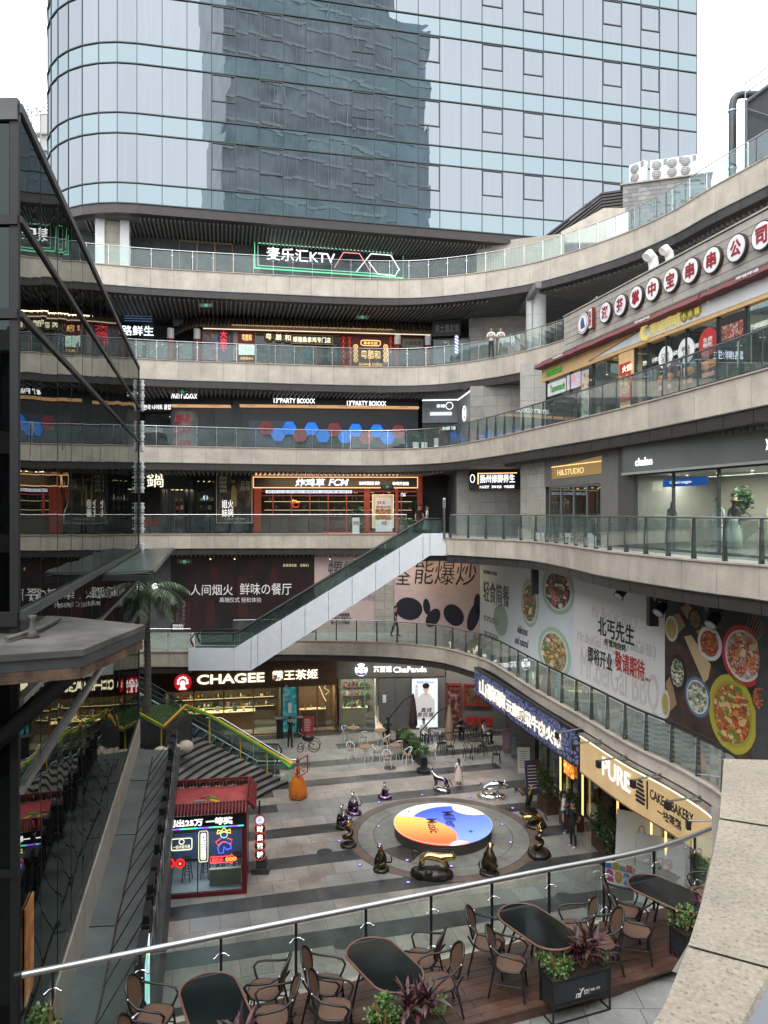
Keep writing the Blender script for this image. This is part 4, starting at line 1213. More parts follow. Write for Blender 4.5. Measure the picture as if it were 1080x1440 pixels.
cw4=Wall((5.35,46.6),(9.0,46.0))
panelwall('corner_wall',cw4,0,3.7,f4,c4,.9,.62,STONETILE)
t=thing('round_column','thick round white column on the gallery left of the medallion sign wall','column',(8.55,41.6,f4))
m=M();m.cyl((8.55,41.6,f4),.56,c4-f4,pm('column_panel',(.50,.50,.49),.4,var=.05),28);obj('shaft',m,parent=t)
m=M()
for k in range(1,4):m.cyl((8.55,41.6,f4+k*1.15),.564,.015,C_GREY,28)
m.box(8.2,8.23,41.03,41.08,f4,c4,C_GREY);obj('joint_band',m,parent=t)
m=M();m.box(8.0,8.3,39,44,c4-.4,c4-.06,colm('beam_grey',(.2,.2,.2)));struct(obj('ceiling_beam',m))
# third gallery: party bar
w3=Wall((-12.9,45.7),(3.1,47.0))
f3=L3-.06;c3=L4-1.52
DKP=pm('bar_dark_panel',(.028,.03,.034),.4,var=.15,piece=.1)
t=thing('party_bar_front','long black party bar front with orange strip and hexagons','shop',w3.p(8,0,f3))
U0,U1=w3.u(243),w3.u(588)
m=M();w3.box(m,U0,U1,-.3,0,f3,c3,DKP);obj('front_wall',m,parent=t)
for px in(300,338):m=M();w3.box(m,w3.u(px-9),w3.u(px+1),.0,.05,f3,c3-.9,colm('pier_grey',(.05,.055,.062)));obj('pier',m,parent=t)
k=w3.u(345)
while k<U1-1.9:
 m=M();w3.box(m,k,k+1.86,.0,.02,f3,w3.z(400,578),DKP);obj('wall_panel',m,parent=t);k+=1.9
for a,b,lb in((243,325,''),(338,588,'')):
 m=M();w3.box(m,w3.u(a),w3.u(b),0,.35,w3.z(a+30,570.0),c3-.05,C_BLACK);obj('sign_band',m,parent=t)
 m=M();w3.box(m,w3.u(a),w3.u(b),.0,.42,w3.z(a+30,573.2),w3.z(a+30,570.2),em('bar_orange',(.9,.5,.22),.55));o=obj('orange_strip',m,parent=t)
 kk=w3.u(a)+.4
 while kk<w3.u(b)-.8:
  lettering(o,w3,'PARTY BOXXX',kk,kk+.55,w3.z(a+30,572.5),w3.z(a+30,571),.425,C_BLACK,bold=.01);kk+=1.9
lettering(t,w3,'13°PARTY BOXXX',w3.u(385,.36),w3.u(443,.36),w3.z(414,567,.36),w3.z(414,560,.36),.36,E_WHITE,bold=.03)
lettering(t,w3,'13°PARTY BOXXX',w3.u(488,.36),w3.u(543,.36),w3.z(515,570.5,.36),w3.z(515,563.5,.36),.36,E_WHITE,bold=.03)
lettering(t,w3,'PARTY BOXXX',w3.u(241,.36),w3.u(277,.36),w3.z(258,560.5,.36),w3.z(258,553.5,.36),.36,E_WHITE,bold=.03)
m=M();q=w3.p(w3.u(260),-.5,f3);m.cyl(q,.95,2.5,pm('frosted_wrap',(.22,.24,.22),.35,var=.3,scale=2),20);o=obj('round_corner',m,parent=t)
lettering(o,w3,'BAR\nSEXY\nLove',w3.u(246),w3.u(273),f3+.4,f3+2.3,.5,em('bar_red_print',(.6,.02,.06),.3),bold=.04)
m=M();w3.box(m,w3.u(350),w3.u(412),.022,.03,f3+.2,f3+2.0,pm('blue_screen',(.035,.05,.08),.3));obj('blue_panel',m,parent=t)
hexs=[(375,600,'r'),(392,609,'b'),(408,600,'b'),(423,610,'r'),(439,601,'b'),(455.5,611,'b'),(471,602,'r'),(486,612,'b'),(501,603,'b'),(516,613,'r'),(531,604,'b'),(546,614,'b'),(561,605,'r')]
HB=em('hex_blue',(.01,.24,.95),.55,flick=.2);HR=pm('hex_red',(.35,.04,.045),.4,var=.08)
for k,(px,py,c_)in enumerate(hexs):
 u=w3.u(px-1,.3);z=w3.z(px,py+2,.3);r_=.47
 P=[(u+r_*math.cos(i*PI/3),z+r_*math.sin(i*PI/3))for i in range(6)]
 m=M();w3.poly(m,P,.18,.3,HB if c_=='b' else HR)
 nb=[h[2]for h in hexs[:k+1]].count(c_)
 ordn=['first','second','third','fourth','fifth','sixth','seventh','eighth'][nb-1]
 o=tag(obj('hexagon_sign',m),f'{ordn} {"glowing blue" if c_ == "b" else "dark red"} hexagon from the left end of the honeycomb row','sign','hexagon signs on the black bar wall')
 if c_=='r':lettering(o,w3,'13°\nPARTY' if k%2 else '13°',u-.25,u+.25,z-.14,z+.14,.305,C_DRED,bold=.02)
 else:
  mm=M();mm.tube([w3.p(a,.3,b)for a,b in P+P[:1]],.012,BLACK,4);obj('rim',mm,parent=o)
lw3=Wall((-15,46.4),(-12.2,46.2))
t=board('korean_sign','black sign with white Korean letters 한국 나이트 클럽 left of the bar','sign',lw3,.3,2.6,lw3.z(220,580),lw3.z(220,565),.2,.3,C_BLACK)
ptext(t,lw3,'한국 나이트 클럽',202,240,569,576,.31,E_WHITE)
shopfront('dark_bar_entrance','dark doorway under the Korean sign',lw3,0,2.7,f3,lw3.z(220,582),3,1.8,counter=None,shelf=False,nl=1)
al=Wall((3.0,46.4),(4.6,46.2));al2=Wall((4.6,46.2),(5.0,42.6))
AG=pm('alcove_panel',(.22,.24,.25),.45,var=.1)
t=thing('lit_alcove_shop','grey shop corner with white cove light right of the black bar','shop',al.p(.8,0,f3))
m=M();al.box(m,-.6,1.7,-.1,0,f3+1.9,c3-.1,AG);obj('front_panel',m,parent=t)
m=M();al2.box(m,0,al2.L,-.1,0,f3,c3-.1,AG);obj('side_panel',m,parent=t)
m=M();al.box(m,-.6,1.6,.01,.05,c3-.24,c3-.19,E_WHITE);al2.box(m,.1,al2.L,.01,.05,c3-.28,c3-.23,E_WHITE);obj('cove_light',m,parent=t)
m=M();al.box(m,-.6,1.7,-.1,.01,f3,f3+1.85,C_BLACK);obj('dark_opening',m,parent=t)
m=M();al.box(m,-.1,1.25,.1,.16,f3+2.35,f3+2.55,em('alcove_strip',(.75,.85,1),.9));obj('lit_strip',m,parent=t)
outline(t,al,1.1,f3+2.95,.22,.22,.03,E_WHITE,.015)
lettering(t,al,'茶铺',.3,.8,f3+2.85,f3+3.05,.02,E_WHITE)
outline(t,al2,2.0,f3+2.2,.4,.45,.03,E_WHITE,.02);lettering(t,al2,'茶铺',1.6,2.4,f3+2.05,f3+2.4,.02,E_WHITE)
q=al.p(.9,.6,f3+1.55)
m=M();al.poly(m,[(.6,f3+1.55),(1.55,f3+1.25),(1.55,f3+1.5),(.6,f3+1.8)],.5,.6,C_BLACK);o=obj('hanging_sign',m,parent=t)
lettering(o,al,'韩国料理',.7,1.5,f3+1.38,f3+1.6,.605,E_WHITE,bold=.03,italic=0)
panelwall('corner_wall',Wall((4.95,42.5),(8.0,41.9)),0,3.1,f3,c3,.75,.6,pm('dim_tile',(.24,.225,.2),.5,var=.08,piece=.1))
panelwall('end_wall',Wall((6.75,36.7),(8.15,36.3)),0,1.42,f3,L4-1.4,.7,.6,STONETILE)
# right-hand building: medallion wall and orange shop
rw=Wall((7.55,35.0),(12.55,15.0))
zb_,zt_=19.52,21.35
ub=rw.u(793)
mw=thing('medallion_wall','pale tiled wall band carrying the red-character medallions','wall',rw.p(8,0,zb_))
m=M();rw.box(m,ub,rw.L,-1.5,-.03,zb_,zt_-.04,GROUT);obj('core',m,parent=mw)
MW=pm('long_tile',(.36,.335,.295),.6,var=.07,piece=.12,fine=.08,stain=.12)
nr=7;ph=(zt_-.08-zb_)/nr
for j in range(nr):
 u=ub+(-.6 if j%2 else 0)
 while u<rw.L:
  a,b=max(ub,u)+.006,min(rw.L,u+1.2)-.006
  if b-a>.02:
   m=M();rw.box(m,a,b,-.03,rnd.uniform(-.002,.003),zb_+j*ph+.012,zb_+(j+1)*ph-.006,MW);obj('wall_tile',m,parent=mw)
  u+=1.2
m=M();rw.box(m,ub-.02,rw.L,-1.5,.04,zt_-.05,zt_,GRANITE2);obj('coping',m,parent=mw)
chars=[(816,'logo'),(847,'淑'),(868,'芬'),(890,'掌'),(913,'中'),(938.6,'宝'),(966,'串'),(996,'串'),(1030,'公'),(1066,'司')]
MRED=em('char_red',(.62,.015,.04),.12)
for k,(px,ch)in enumerate(chars):
 u=rw.u(px,.25);z=20.55;r_=.44 if ch=='logo' else .385
 nth=['','first','second','third','fourth','fifth','sixth','seventh','eighth','ninth'][k];lb=f'{nth} medallion right of the emblem, white with red character {ch}'
 if ch=='logo':lb='round white medallion with a dark blue emblem, leftmost on the tiled wall'
 t=thing('medallion_sign',lb,'sign',rw.p(u,.2,z-r_),group='round medallion signs on the tiled wall')
 m=M();rw.disc(m,u,z,.02,.13,r_+.04,colm('drum_brown',(.05,.03,.03)),28);obj('drum',m,parent=t)
 m=M();rw.disc(m,u,z,.131,.14,r_,C_WHITE,28);obj('face',m,parent=t)
 if ch=='logo':
  outline(t,rw,u,z,.38,.38,.145,MRED,.012)
  m=M();rw.poly(m,[(u-.15,z-.22),(u+.2,z-.2),(u+.12,z+.05),(u+.05,z+.24),(u-.1,z+.2),(u-.18,z+.02)],.141,.146,colm('navy',(.03,.08,.25)));obj('emblem',m,parent=t)
 else:lettering(t,rw,ch,u-.23,u+.23,z-.25,z+.25,.142,MRED,bold=.12,depth=.02)
u=rw.u(829.5,.2)
t=board('tag_sign','small upright white tag with red characters between emblem and 淑','sign',rw,u-.15,u+.15,20.15,21.0,.05,.18,C_DRED)
m=M();rw.box(m,u-.12,u+.12,.181,.19,20.18,20.97,C_WHITE);o=obj('face',m,parent=t);lettering(o,rw,'吴\n堂',u-.09,u+.09,20.28,20.85,.195,MRED,bold=.03)
os_=thing('orange_hotpot_shop','orange-fronted hotpot shop with large windows below the medallion wall','shop',rw.p(10,0,f3))
zw=18.72
m=M();rw.box(m,.0,rw.L,-.3,.10,zw,zb_-.01,C_ORANGE);obj('fascia_panel',m,parent=os_)
m=M();rw.poly(m,[(rw.u(832),zw+.13),(rw.L,zw+.13),(rw.L,zw+.62),(rw.u(930),zw+.62)],.101,.12,C_WHITE)
m.tube([rw.p(rw.u(832),.13,zw+.13),rw.p(rw.u(930),.13,zw+.64),rw.p(rw.L,.13,zw+.64)],.015,C_DRED,4);obj('white_wedge',m,parent=os_)
piers=[(765,769),(830,834),(872,893),(912,914)]
def upx(p):return rw.u(p)
m=M();rw.box(m,upx(872),upx(893),-.3,.06,f3,zw,C_ORANGE);obj('orange_pier',m,parent=os_)
WI=pm('shop_inside_dark',(.04,.045,.045),.6)
m=M();rw.box(m,0,rw.L,-3.2,-3.0,f3,zw,WI);obj('back_wall',m,parent=os_)
m=M();rw.box(m,.1,rw.L,-2.9,-.32,zw-.05,zw-.01,WI);lamp_dots(m,rw,1,rw.L,-1.5,zw-.1,14,E_WARM);obj('ceiling_panel',m,parent=os_)
edges=[769,803,834,872,893,912,938,966,1010,1050,1110]
for a,b in zip(edges,edges[1:]):
 m=M();rw.box(m,upx(a)-.04,upx(a)+.04,-.1,.04,f3,zw,BLACK);obj('frame_post',m,parent=os_)
 if a==872:continue
 m=M();rw.box(m,upx(a)+.04,min(rw.L,upx(b)-.04),-.02,-.008,f3+.1,zw-.04,SHOPGL);obj('glass_pane',m,parent=os_)
m=M();rw.box(m,0,rw.L,-.08,.03,f3,f3+.1,BLACK);obj('sill_rail',m,parent=os_)
g=M();clutter(g,rw,.5,rw.L-1,-1.4,-.6,f3+.02,40,[C_WOOD,C_WHITE,C_RED,C_GREY],.5,.9,8);stuff(obj('tables_and_goods',g,parent=os_))
YL=em('sign_yellow',(1,.82,.25),.4)
t=thing('hotpot_name_sign','raised yellow characters 呷哺呷哺小火锅 on the orange fascia','sign',rw.p(rw.u(940),.2,zw+.1))
def rtext(t,body,px0,px1,z0,z1,v,mat,**k):return lettering(t,rw,body,rw.u(px0,v),rw.u(px1,v),z0,z1,v,mat,**k)
m=M();u=rw.u(908,.16);P=[rw.p(u+.24*math.cos(a),.16,zw+.38+.26*math.sin(a))for a in[R(60+k*20)for k in range(14)]];m.tube(P,[.05+.035*math.sin(k/13*PI)for k in range(14)],YL,6);obj('swirl_logo',m,parent=t)
rtext(t,'呷哺呷哺',914,956,zw+.12,zw+.62,.15,YL,bold=.0)
for k,(px,ch)in enumerate(((962,'小'),(971,'火'),(980.5,'锅'))):
 m=M();rw.disc(m,rw.u(px,.14),zw+.4,.12,.15,.19,C_GREEN if 0 else colm('olive',(.35,.28,.03)),16);o=obj('round_plate',m,parent=t)
 lettering(o,rw,ch,rw.u(px,.14)-.11,rw.u(px,.14)+.11,zw+.29,zw+.51,.155,YL)
t=thing('green_script_sign','green script lettering on the orange fascia at its left end','sign',rw.p(rw.u(778),.15,zw+.2))
rtext(t,'Hamilicious',767.5,790,zw+.14,zw+.5,.12,em('green_script',(.05,.5,.05),.3),bold=.04,italic=.2)
t=board('green_script_board','white board with green script inside the window, below the fascia lettering','sign',rw,rw.u(771),rw.u(796),zw-.75,zw-.15,.0,.03,C_WHITE);rtext(t,'Yummmade',773,794,zw-.62,zw-.28,.035,C_GREEN,bold=.04,italic=.2)
t=board('anime_style_poster','pale blue and pink illustrated board beside the green script board','poster',rw,rw.u(798),rw.u(817),zw-.75,zw-.1,.0,.03,printm('pastel',[(.3,.45,.75),(.75,.7,.75),(.75,.35,.45),(.8,.8,.5)],4))
t=board('tall_food_banner','tall banner with noodle photo and a pale lower half at the shop door','poster',rw,rw.u(819),rw.u(829),f3+.1,zw-.15,.02,.05,printm('noodle',[(.12,.03,.02),(.6,.45,.3),(.45,.6,.65),(.3,.08,.06)],3))
t=board('red_promo_poster','red and yellow promotion poster on the orange pier','poster',rw,rw.u(874),rw.u(889),f3+.55,zw-.45,.065,.1,C_RED)
m=M();rw.box(m,rw.u(875),rw.u(888),.101,.11,f3+.8,zw-.9,foodm('promo_food',[(.8,.5,.05),(.6,.08,.04),(.75,.7,.5),(.3,.1,.05)],9));obj('photo',m,parent=t)
rtext(t,'火锅',875,888,zw-.8,zw-.55,.11,E_CREAM)
for k,(px,c1,lb)in enumerate(((936,C_WHITE,'white round window sticker above a copper hotpot, nearest the orange pier'),(965,C_WHITE,'white round window sticker between the other white one and the red one'),(996,C_RED,'red round window sticker with white characters'))):
 t=thing('window_sticker',lb,'sticker',rw.p(rw.u(px),.02,zw-1.2),group='round stickers on the hotpot windows')
 u=rw.u(px);z=zw-.72+(.04 if k==2 else 0)
 m=M();rw.disc(m,u,z,.0,.012,.4+.03*k,c1,24);obj('disc',m,parent=t)
 lettering(t,rw,['口碑\n优选','新品\n上市','免费\n畅吃'][k],u-.22,u+.22,z-.16,z+.16,.014,C_GREY if k<2 else C_WHITE,bold=.0)
 m=M();q=(u,z-.72)
 COP=colm('copper_print',(.5,.16,.06))
 rw.disc(m,u,z-.72,.0,.012,.46,COP,20,rz=.14);rw.disc(m,u,z-.64,.013,.018,.40,colm('copper_lite',(.65,.3,.14)),20,rz=.07);rw.box(m,u-.42,u+.3,.0,.012,z-1.1,z-.96,colm('ribbon_print',(.65,.3,.25)));obj('pot_print',m,parent=t)
t=board('rack_photo_panel','dark photo panel of red meat platters at the top of the window','poster',rw,rw.u(1011),rw.u(1050),zw-.95,zw-.08,.0,.02,C_BLACK)
m=M();rw.box(m,rw.u(1016),rw.u(1046),.021,.026,zw-.8,zw-.35,foodm('meat',[(.35,.04,.04),(.6,.4,.3),(.1,.05,.04),(.5,.1,.08)],10));obj('photo',m,parent=t)
for px in(1024,1039):
 m=M();rw.box(m,rw.u(px)-.07,rw.u(px)+.07,-.4,-.37,f3+.8,f3+1.9,em('inner_strip',(.9,1,.75),.6));tag(obj('lit_tube',m),'pale upright light tube inside the hotpot shop, '+('left of the pair' if px==1024 else 'right of the pair'),'lamp','light tubes in the hotpot window')
for k,(a,b,lb)in enumerate(((764,822,'leftmost folded maroon awning over the orange fascia'),(823,999,'middle folded maroon awning, above the yellow characters'),(1002,1120,'rightmost folded maroon awning, running out of the picture'))):
 t=thing('maroon_awning',lb,'awning',rw.p(rw.u(a),.3,19.3),group='folded maroon awnings')
 u0,u1=rw.u(a),min(rw.L,rw.u(b));m=M();n=12;vs=[]
 for i in range(n+1):
  u=u0+(u1-u0)*i/n;s_=.015*math.sin(i*2.1)
  vs+=[rw.p(u,.1,19.60),rw.p(u,.42,19.52+s_*.3),rw.p(u,.5,19.34+s_),rw.p(u,.12,19.30+s_)]
 fs=[(i*4+j,(i+1)*4+j,(i+1)*4+(j+1)%4,i*4+(j+1)%4)for i in range(n)for j in range(4)]+[(3,2,1,0),(n*4,n*4+1,n*4+2,n*4+3)]
 m.add(vs,fs,C_MAROON);obj('cloth',m,parent=t)
 m=M();rw.box(m,u0,u1,.02,.14,19.62,19.68,BLACK);obj('cassette',m,parent=t)
 c_=u0+(u1-u0)*.62
 lettering(t,rw,'呷哺呷哺',c_-.45,c_+.45,19.40,19.50,.49,C_WHITE,bold=.0)
for k,px in enumerate((893,915)):
 q=rw.p(rw.u(px),-.8,zt_)
 t=thing('roof_vent_cowl',('larger' if k==0 else 'smaller')+' curved white vent cowl standing behind the medallion wall','vent',q,group='vent cowls behind the medallion wall')
 s_=1.0 if k==0 else .85
 m=M();m.tube([q,(q[0],q[1],q[2]+.5*s_),(q[0]-.05,q[1],q[2]+.8*s_),(q[0]-.2,q[1]-.1,q[2]+.92*s_),(q[0]-.34,q[1]-.15,q[2]+.78*s_)],.19*s_,C_WHITE,10);obj('cowl',m,parent=t)
 # second gallery
w2=Wall((-14,45.7),(2.6,46.2))
f2=L2-.06;c2=L3-1.38
t=thing('copper_hotpot_restaurant','dark restaurant front with the large lit character 鍋','shop',w2.p(2,0,f2))
m=M();w2.box(m,0,w2.u(263),-.1,.1,w2.z(230,686),c2,colm('ribbed_dark',(.05,.05,.052)));obj('sign_wall',m,parent=t)
m=M()
for k in range(30):w2.box(m,w2.u(198)+k*.1,w2.u(198)+k*.1+.04,.1,.12,w2.z(230,686),c2,C_DGREY)
stuff(obj('ribs',m,parent=t))
ptext(t,w2,'鍋',206.5,229.5,665,685,.16,E_CREAM,bold=.0)
r2=shopfront('copper_hotpot_windows','dark restaurant windows with red chairs and small lamps below 鍋',w2,0.2,w2.u(259),f2,w2.z(230,686),5,2.2,frame=DKGREY,nl=7,seed=14,counter=None,lights=E_WARM)
for k,px in enumerate((203,210,222,234)):
 q=w2.p(w2.u(px,-1.0),-1.0,f2)
 t=thing('red_dining_chair',['leftmost red padded dining chair behind the window under 鍋','second red padded dining chair under 鍋','third red padded dining chair under 鍋','rightmost red padded dining chair under 鍋'][k],'chair',q,group='red dining chairs in the hotpot restaurant')
 m=M();m.cbox((q[0],q[1],f2+.46),(.42,.42,.1),C_RED);obj('seat',m,parent=t)
 m=M();m.cbox((q[0],q[1]-.18,f2+.75),(.42,.07,.5),C_RED);obj('backrest',m,parent=t)
 m=M()
 for a in(-.17,.17):
  for b in(-.17,.17):m.cbox((q[0]+a,q[1]+b,f2+.2),(.03,.03,.42),BLACK)
 obj('legs',m,parent=t)
t=shopfront('dark_red_entrance','dark doorway with faint red characters and a round white lamp inside',w2,w2.u(264),w2.u(302),f2,w2.z(283,674),3,2,frame=BLACK,nl=3,counter=None,seed=17)
m=M();pbox(w2,262,302,662,673,0,.12,C_BLACK,m);o=obj('lintel_sign',m,parent=t);ptext(o,w2,'渔娘火锅',266,299,664,671,.13,C_DRED)
m=M();q=w2.p(w2.u(289,-.6),-.6,w2.z(289,700,-.6));m.ball(q,.17,em('lantern_white',(.85,.9,1),.9),10,8);obj('lantern',m,parent=t)
t=poster('film_poster','tall black poster of a standing woman with dishes, thin white frame',w2,305,354,665.5,735,C_BLACK,.22,'poster',edge=C_WHITE)
m=M();FGR=printm('poster_photo',[(.01,.01,.01),(.02,.018,.015),(.12,.07,.03),(.35,.22,.08)],2.5,stretch=(1,1,.5))
pbox(w2,307,353,667,734,.221,.224,FGR,m);obj('photo',m,parent=t)
m=M();c_=w2.u(328,.23);w2.poly(m,[(c_-.16,w2.z(328,712)),(c_+.2,w2.z(328,712)),(c_+.22,w2.z(328,690)),(c_+.08,w2.z(328,682)),(c_-.1,w2.z(328,684))],.225,.228,colm('dress_print',(.4,.3,.1)));w2.disc(m,c_,w2.z(328,676),.225,.229,.12,colm('skin_print',(.4,.25,.16)),14,rz=.16);w2.disc(m,c_,w2.z(328,673),.2295,.231,.14,C_BLACK,12,rz=.13);obj('figure_print',m,parent=t)
ptext(t,w2,'姐火\n妹锅',312,328,703,727,.23,em('soft_white',(1,1,1),1.0),bold=.0);ptext(t,w2,'正在\n热映',338,352,676,690,.23,colm('pale_print',(.45,.5,.45)),bold=.01)
m=M()
for k in range(4):pbox(w2,309,319,670+k*6,674.5+k*6,.225,.23,printm('dish_thumb',[(.02,.05,.03),(.4,.5,.35),(.6,.5,.3)],12),m)
obj('dish_photos',m,parent=t)
small_lines(t,w2,w2.u(317),w2.u(345),w2.z(330,729),.05,1,.231,C_WHITE)
RO=pm('red_orange_frame',(.42,.065,.025),.45,var=.1,piece=.1)
fu0,fu1=w2.u(358),w2.u(590)
fs_=shopfront('fried_chicken_shop','red-framed fried chicken shop with a long gold-edged sign',w2,fu0,fu1,f2,w2.z(450,690),9,2.2,frame=RO,inner=C_DRED,back=colm('fc_back',(.10,.03,.02)),counter=RO,nl=9,seed=23,warm=E_WARM,transom=w2.z(450,697))
for px0,px1 in((357,367),(512,520),(556,560),(587,594)):
 m=M();pbox(w2,px0,px1,662,748,-.1,.1,RO,m);obj('red_pier',m,parent=fs_)
m=M();w2.box(m,fu0+.2,w2.u(455),-.3,.05,f2,f2+1.05,colm('brown_dado',(.06,.035,.025)));w2.box(m,fu0+.2,w2.u(455),-.3,.09,f2+1.05,f2+1.1,C_WOOD);obj('dado',m,parent=fs_)
t=board('fried_chicken_sign','long woven-gold sign reading 炸鸡草 FCM with a glowing gold edge','sign',w2,fu0,w2.u(586),w2.z(470,685.5),w2.z(470,672),.12,.35,printm('woven_gold',[(.05,.04,.03),(.14,.11,.07)],30),em('gold_edge',(1,.55,.25),1.1),ew=.05)
ptext(t,w2,'炸鸡草',415,455.5,673,684,.36,em('cool_white',(.7,.82,1),1.7),bold=.06,italic=.2);ptext(t,w2,'FCM',462,488,673.5,683,.36,em('cool_white',(.7,.82,1),1.7),bold=.06,italic=.25)
ptext(t,w2,'油炸就要面前 鲜炸',505,534,677,682,.36,E_WHITE,bold=.04);ptext(t,w2,'炸鸡开创者',552,575,677.5,682.5,.36,E_WHITE,bold=.04)
m=M();pbox(w2,359,588,665,668.5,.1,.3,em('gold_strip2',(1,.6,.35),.8),m);o=obj('upper_strip',m,parent=t)
for k in range(6):ptext(o,w2,'FRIED CHICKEN AND MORE',366+k*37,390+k*37,665.6,667.8,.31,C_BLACK)
t=board('menu_strip_sign','narrow white lit strip of small dark characters under the gold sign','sign',w2,w2.u(374),w2.u(495),w2.z(430,693.5),w2.z(430,689.5),.05,.09,em('menu_lite',(.75,.82,1),.9))
ptext(t,w2,'鲜炸以金目柚炒香酥鸡 油炸草食现炸',376,494,690,693,.095,C_BLACK)
t=thing('neon_chicken_bucket','small neon sign of a red bucket with yellow top in the window','neon sign',w2.p(w2.u(416),.05,w2.z(416,714)))
u=w2.u(416,.06);z=w2.z(416,707)
m=M();m.tube([w2.p(u-.22,.06,z),w2.p(u-.13,.06,z-.28),w2.p(u+.13,.06,z-.28),w2.p(u+.22,.06,z),w2.p(u-.22,.06,z)],.022,E_RED,5);obj('bucket_tube',m,parent=t)
m=M();m.tube([w2.p(u-.24+.08*k,.06,z+.06+.09*(k%2)+.06*math.sin(k))for k in range(7)],.022,em('neon_yellow',(1,.75,.1),1.2),5);obj('yellow_tube',m,parent=t)
t=poster('price_poster','lit poster with price 39.8 and a chicken photo in a pale gold frame',w2,524,553,696,742,C_CREAM,.2,'poster',edge=em('pframe',(1,.75,.45),.9))
m=M();pbox(w2,528,550,700,740,.201,.21,C_WHITE,m);pbox(w2,528,550,716,740,.211,.214,foodm('chicken',[(.7,.35,.05),(.6,.12,.03),(.8,.55,.2),(.4,.15,.03)],9),m);obj('print',m,parent=t)
ptext(t,w2,'39.8',530,541,704.5,709,.215,C_RED,bold=.03);ptext(t,w2,'超值炸鸡',529,549,711,715,.215,C_RED)
m=M();pbox(w2,563,571,692,699,.12,.16,C_BLACK,m);t=tag(obj('square_shop_sign',m),'small black square sign hanging at the right end of the red shop','sign');ptext(t,w2,'门山',564,570,693,698,.165,E_WHITE,bold=.03)
m=M();m.box(2.3,4.8,47.8,48,f2,c2,C_BLACK);struct(obj('passage_wall',m))
m=M();ww=Wall((4.15,42.3),(7.7,41.2))
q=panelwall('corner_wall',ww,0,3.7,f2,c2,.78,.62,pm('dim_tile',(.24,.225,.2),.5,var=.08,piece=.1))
m=M();m.box(4.1,4.2,42.4,47.8,f2,c2,C_DGREY);struct(obj('passage_side',m))
t=board('foot_care_sign','dark sign reading 扬州修脚养生 glowing white with gold edge light','sign',ww,ww.u(659,.3),ww.u(730,.3),ww.z(695,688,.3),ww.z(695,663.5,.3),.05,.3,C_BLACK)
ptext(t,ww,'扬州修脚养生',675,724,667,679,.31,em('cool_white2',(.85,.85,1),1.6),bold=.05)
m=M();pbox(ww,671.5,673.3,665,681,.3,.33,E_GOLD,m);pbox(ww,674,727,664.8,666,.3,.32,E_GOLD,m);obj('gold_edge',m,parent=t)
outline(t,ww,ww.u(664.5,.3),ww.z(664,673,.3),.12,.22,.32,E_WHITE,.02)
ptext(t,ww,'大众足疗   百年老店   中医调理',674,723,682.5,686.5,.31,E_WHITE,bold=.02)
rs2=Wall((6.64,36.0),(12.36,14.0))
q=panelwall('boutique_wall',rs2,0,rs2.u(767),f2,c2,.8,.62,STONETILE)
m=M();rs2.box(m,rs2.u(744),rs2.u(760),0,.02,f2,f2+2.1,colm('service_door',(.34,.31,.25)));t=tag(obj('service_door',m),'plain beige service door in the tiled wall beside the foot care sign','door')
m=M();rs2.box(m,rs2.u(745),rs2.u(745)+.08,.02,.06,f2+1,f2+1.05,STEEL);obj('handle',m,parent=t)
BG=pm('boutique_grey',(.15,.145,.135),.5,var=.08)
t=shopfront('studio_boutique','grey boutique with brass lettering STUDIO and warm display window',rs2,rs2.u(773),rs2.u(846),f2,rs2.z(810,682),4,2.6,frame=BG,inner=colm('bq_in',(.32,.27,.20)),lights=E_WARM,nl=6,seed=31,ngoods=20)
m=M();rs2.box(m,rs2.u(767),rs2.u(871),-.2,.05,rs2.z(810,682),c2,BG);rs2.box(m,rs2.u(846),rs2.u(871),-.2,.05,f2,rs2.z(810,682)-.002,BG);obj('fascia_panel',m,parent=t)
u0,u1=rs2.u(778),rs2.u(848);zb2=rs2.z(779,674)
m=M();rs2.poly(m,[(u0,zb2),(u1,zb2+.05),(u1,zb2+.75),(u0,zb2+.5)],.051,.07,em('brass_glow',(.8,.5,.18),.16));rs2.box(m,u0,u1,.07,.1,zb2+.52,zb2+.55,E_GOLD);o=obj('brass_plate',m,parent=t)
rtx=lambda t,wl,body,a,b,z0,z1,v,mat,**k:lettering(t,wl,body,wl.u(a,v),wl.u(b,v),z0,z1,v,mat,**k)
rtx(o,rs2,'H&.STUDIO',784,821,zb2+.13,zb2+.38,.1,em('brass_lit',(1,.75,.35),.7),bold=.02)
t=shopfront('dress_shop','pale dress shop with white sign lettering chalan and mannequins',rs2,rs2.u(893),rs2.L,f2,13.98,6,3.4,frame=DKGREY,inner=colm('ds_in',(.30,.28,.25)),back=colm('ds_back',(.36,.33,.28)),counter=None,lights=em('shop_white',(1,.93,.8),2.4),nl=8,seed=41,shelf=False)
m=M();rs2.box(m,rs2.u(884),rs2.L,-.1,.25,13.98,c2,pm('chalan_fascia',(.13,.14,.13),.35,var=.15,scale=.6));o=obj('fascia_box',m,parent=t)
m=M();rs2.box(m,rs2.u(884),rs2.L,.25,.30,13.94,14.02,colm('lip',(.3,.3,.29)));obj('fascia_lip',m,parent=t)
rtx(t,rs2,'chalan',893.5,917,14.22,14.50,.27,E_WHITE,bold=.03)
rtx(t,rs2,'yoson',1077,1110,14.3,14.6,.27,E_WHITE,bold=.03)
m=M();rs2.box(m,rs2.u(871),rs2.u(893),-.2,.06,f2,c2,colm('boutique_pier',(.075,.073,.07)));obj('dark_pier',m,parent=t)
m=M();rs2.box(m,rs2.u(1030),rs2.L,-3.35,-3.3,f2+2.4,f2+2.46,E_WHITE);obj('cove_light',m,parent=t)
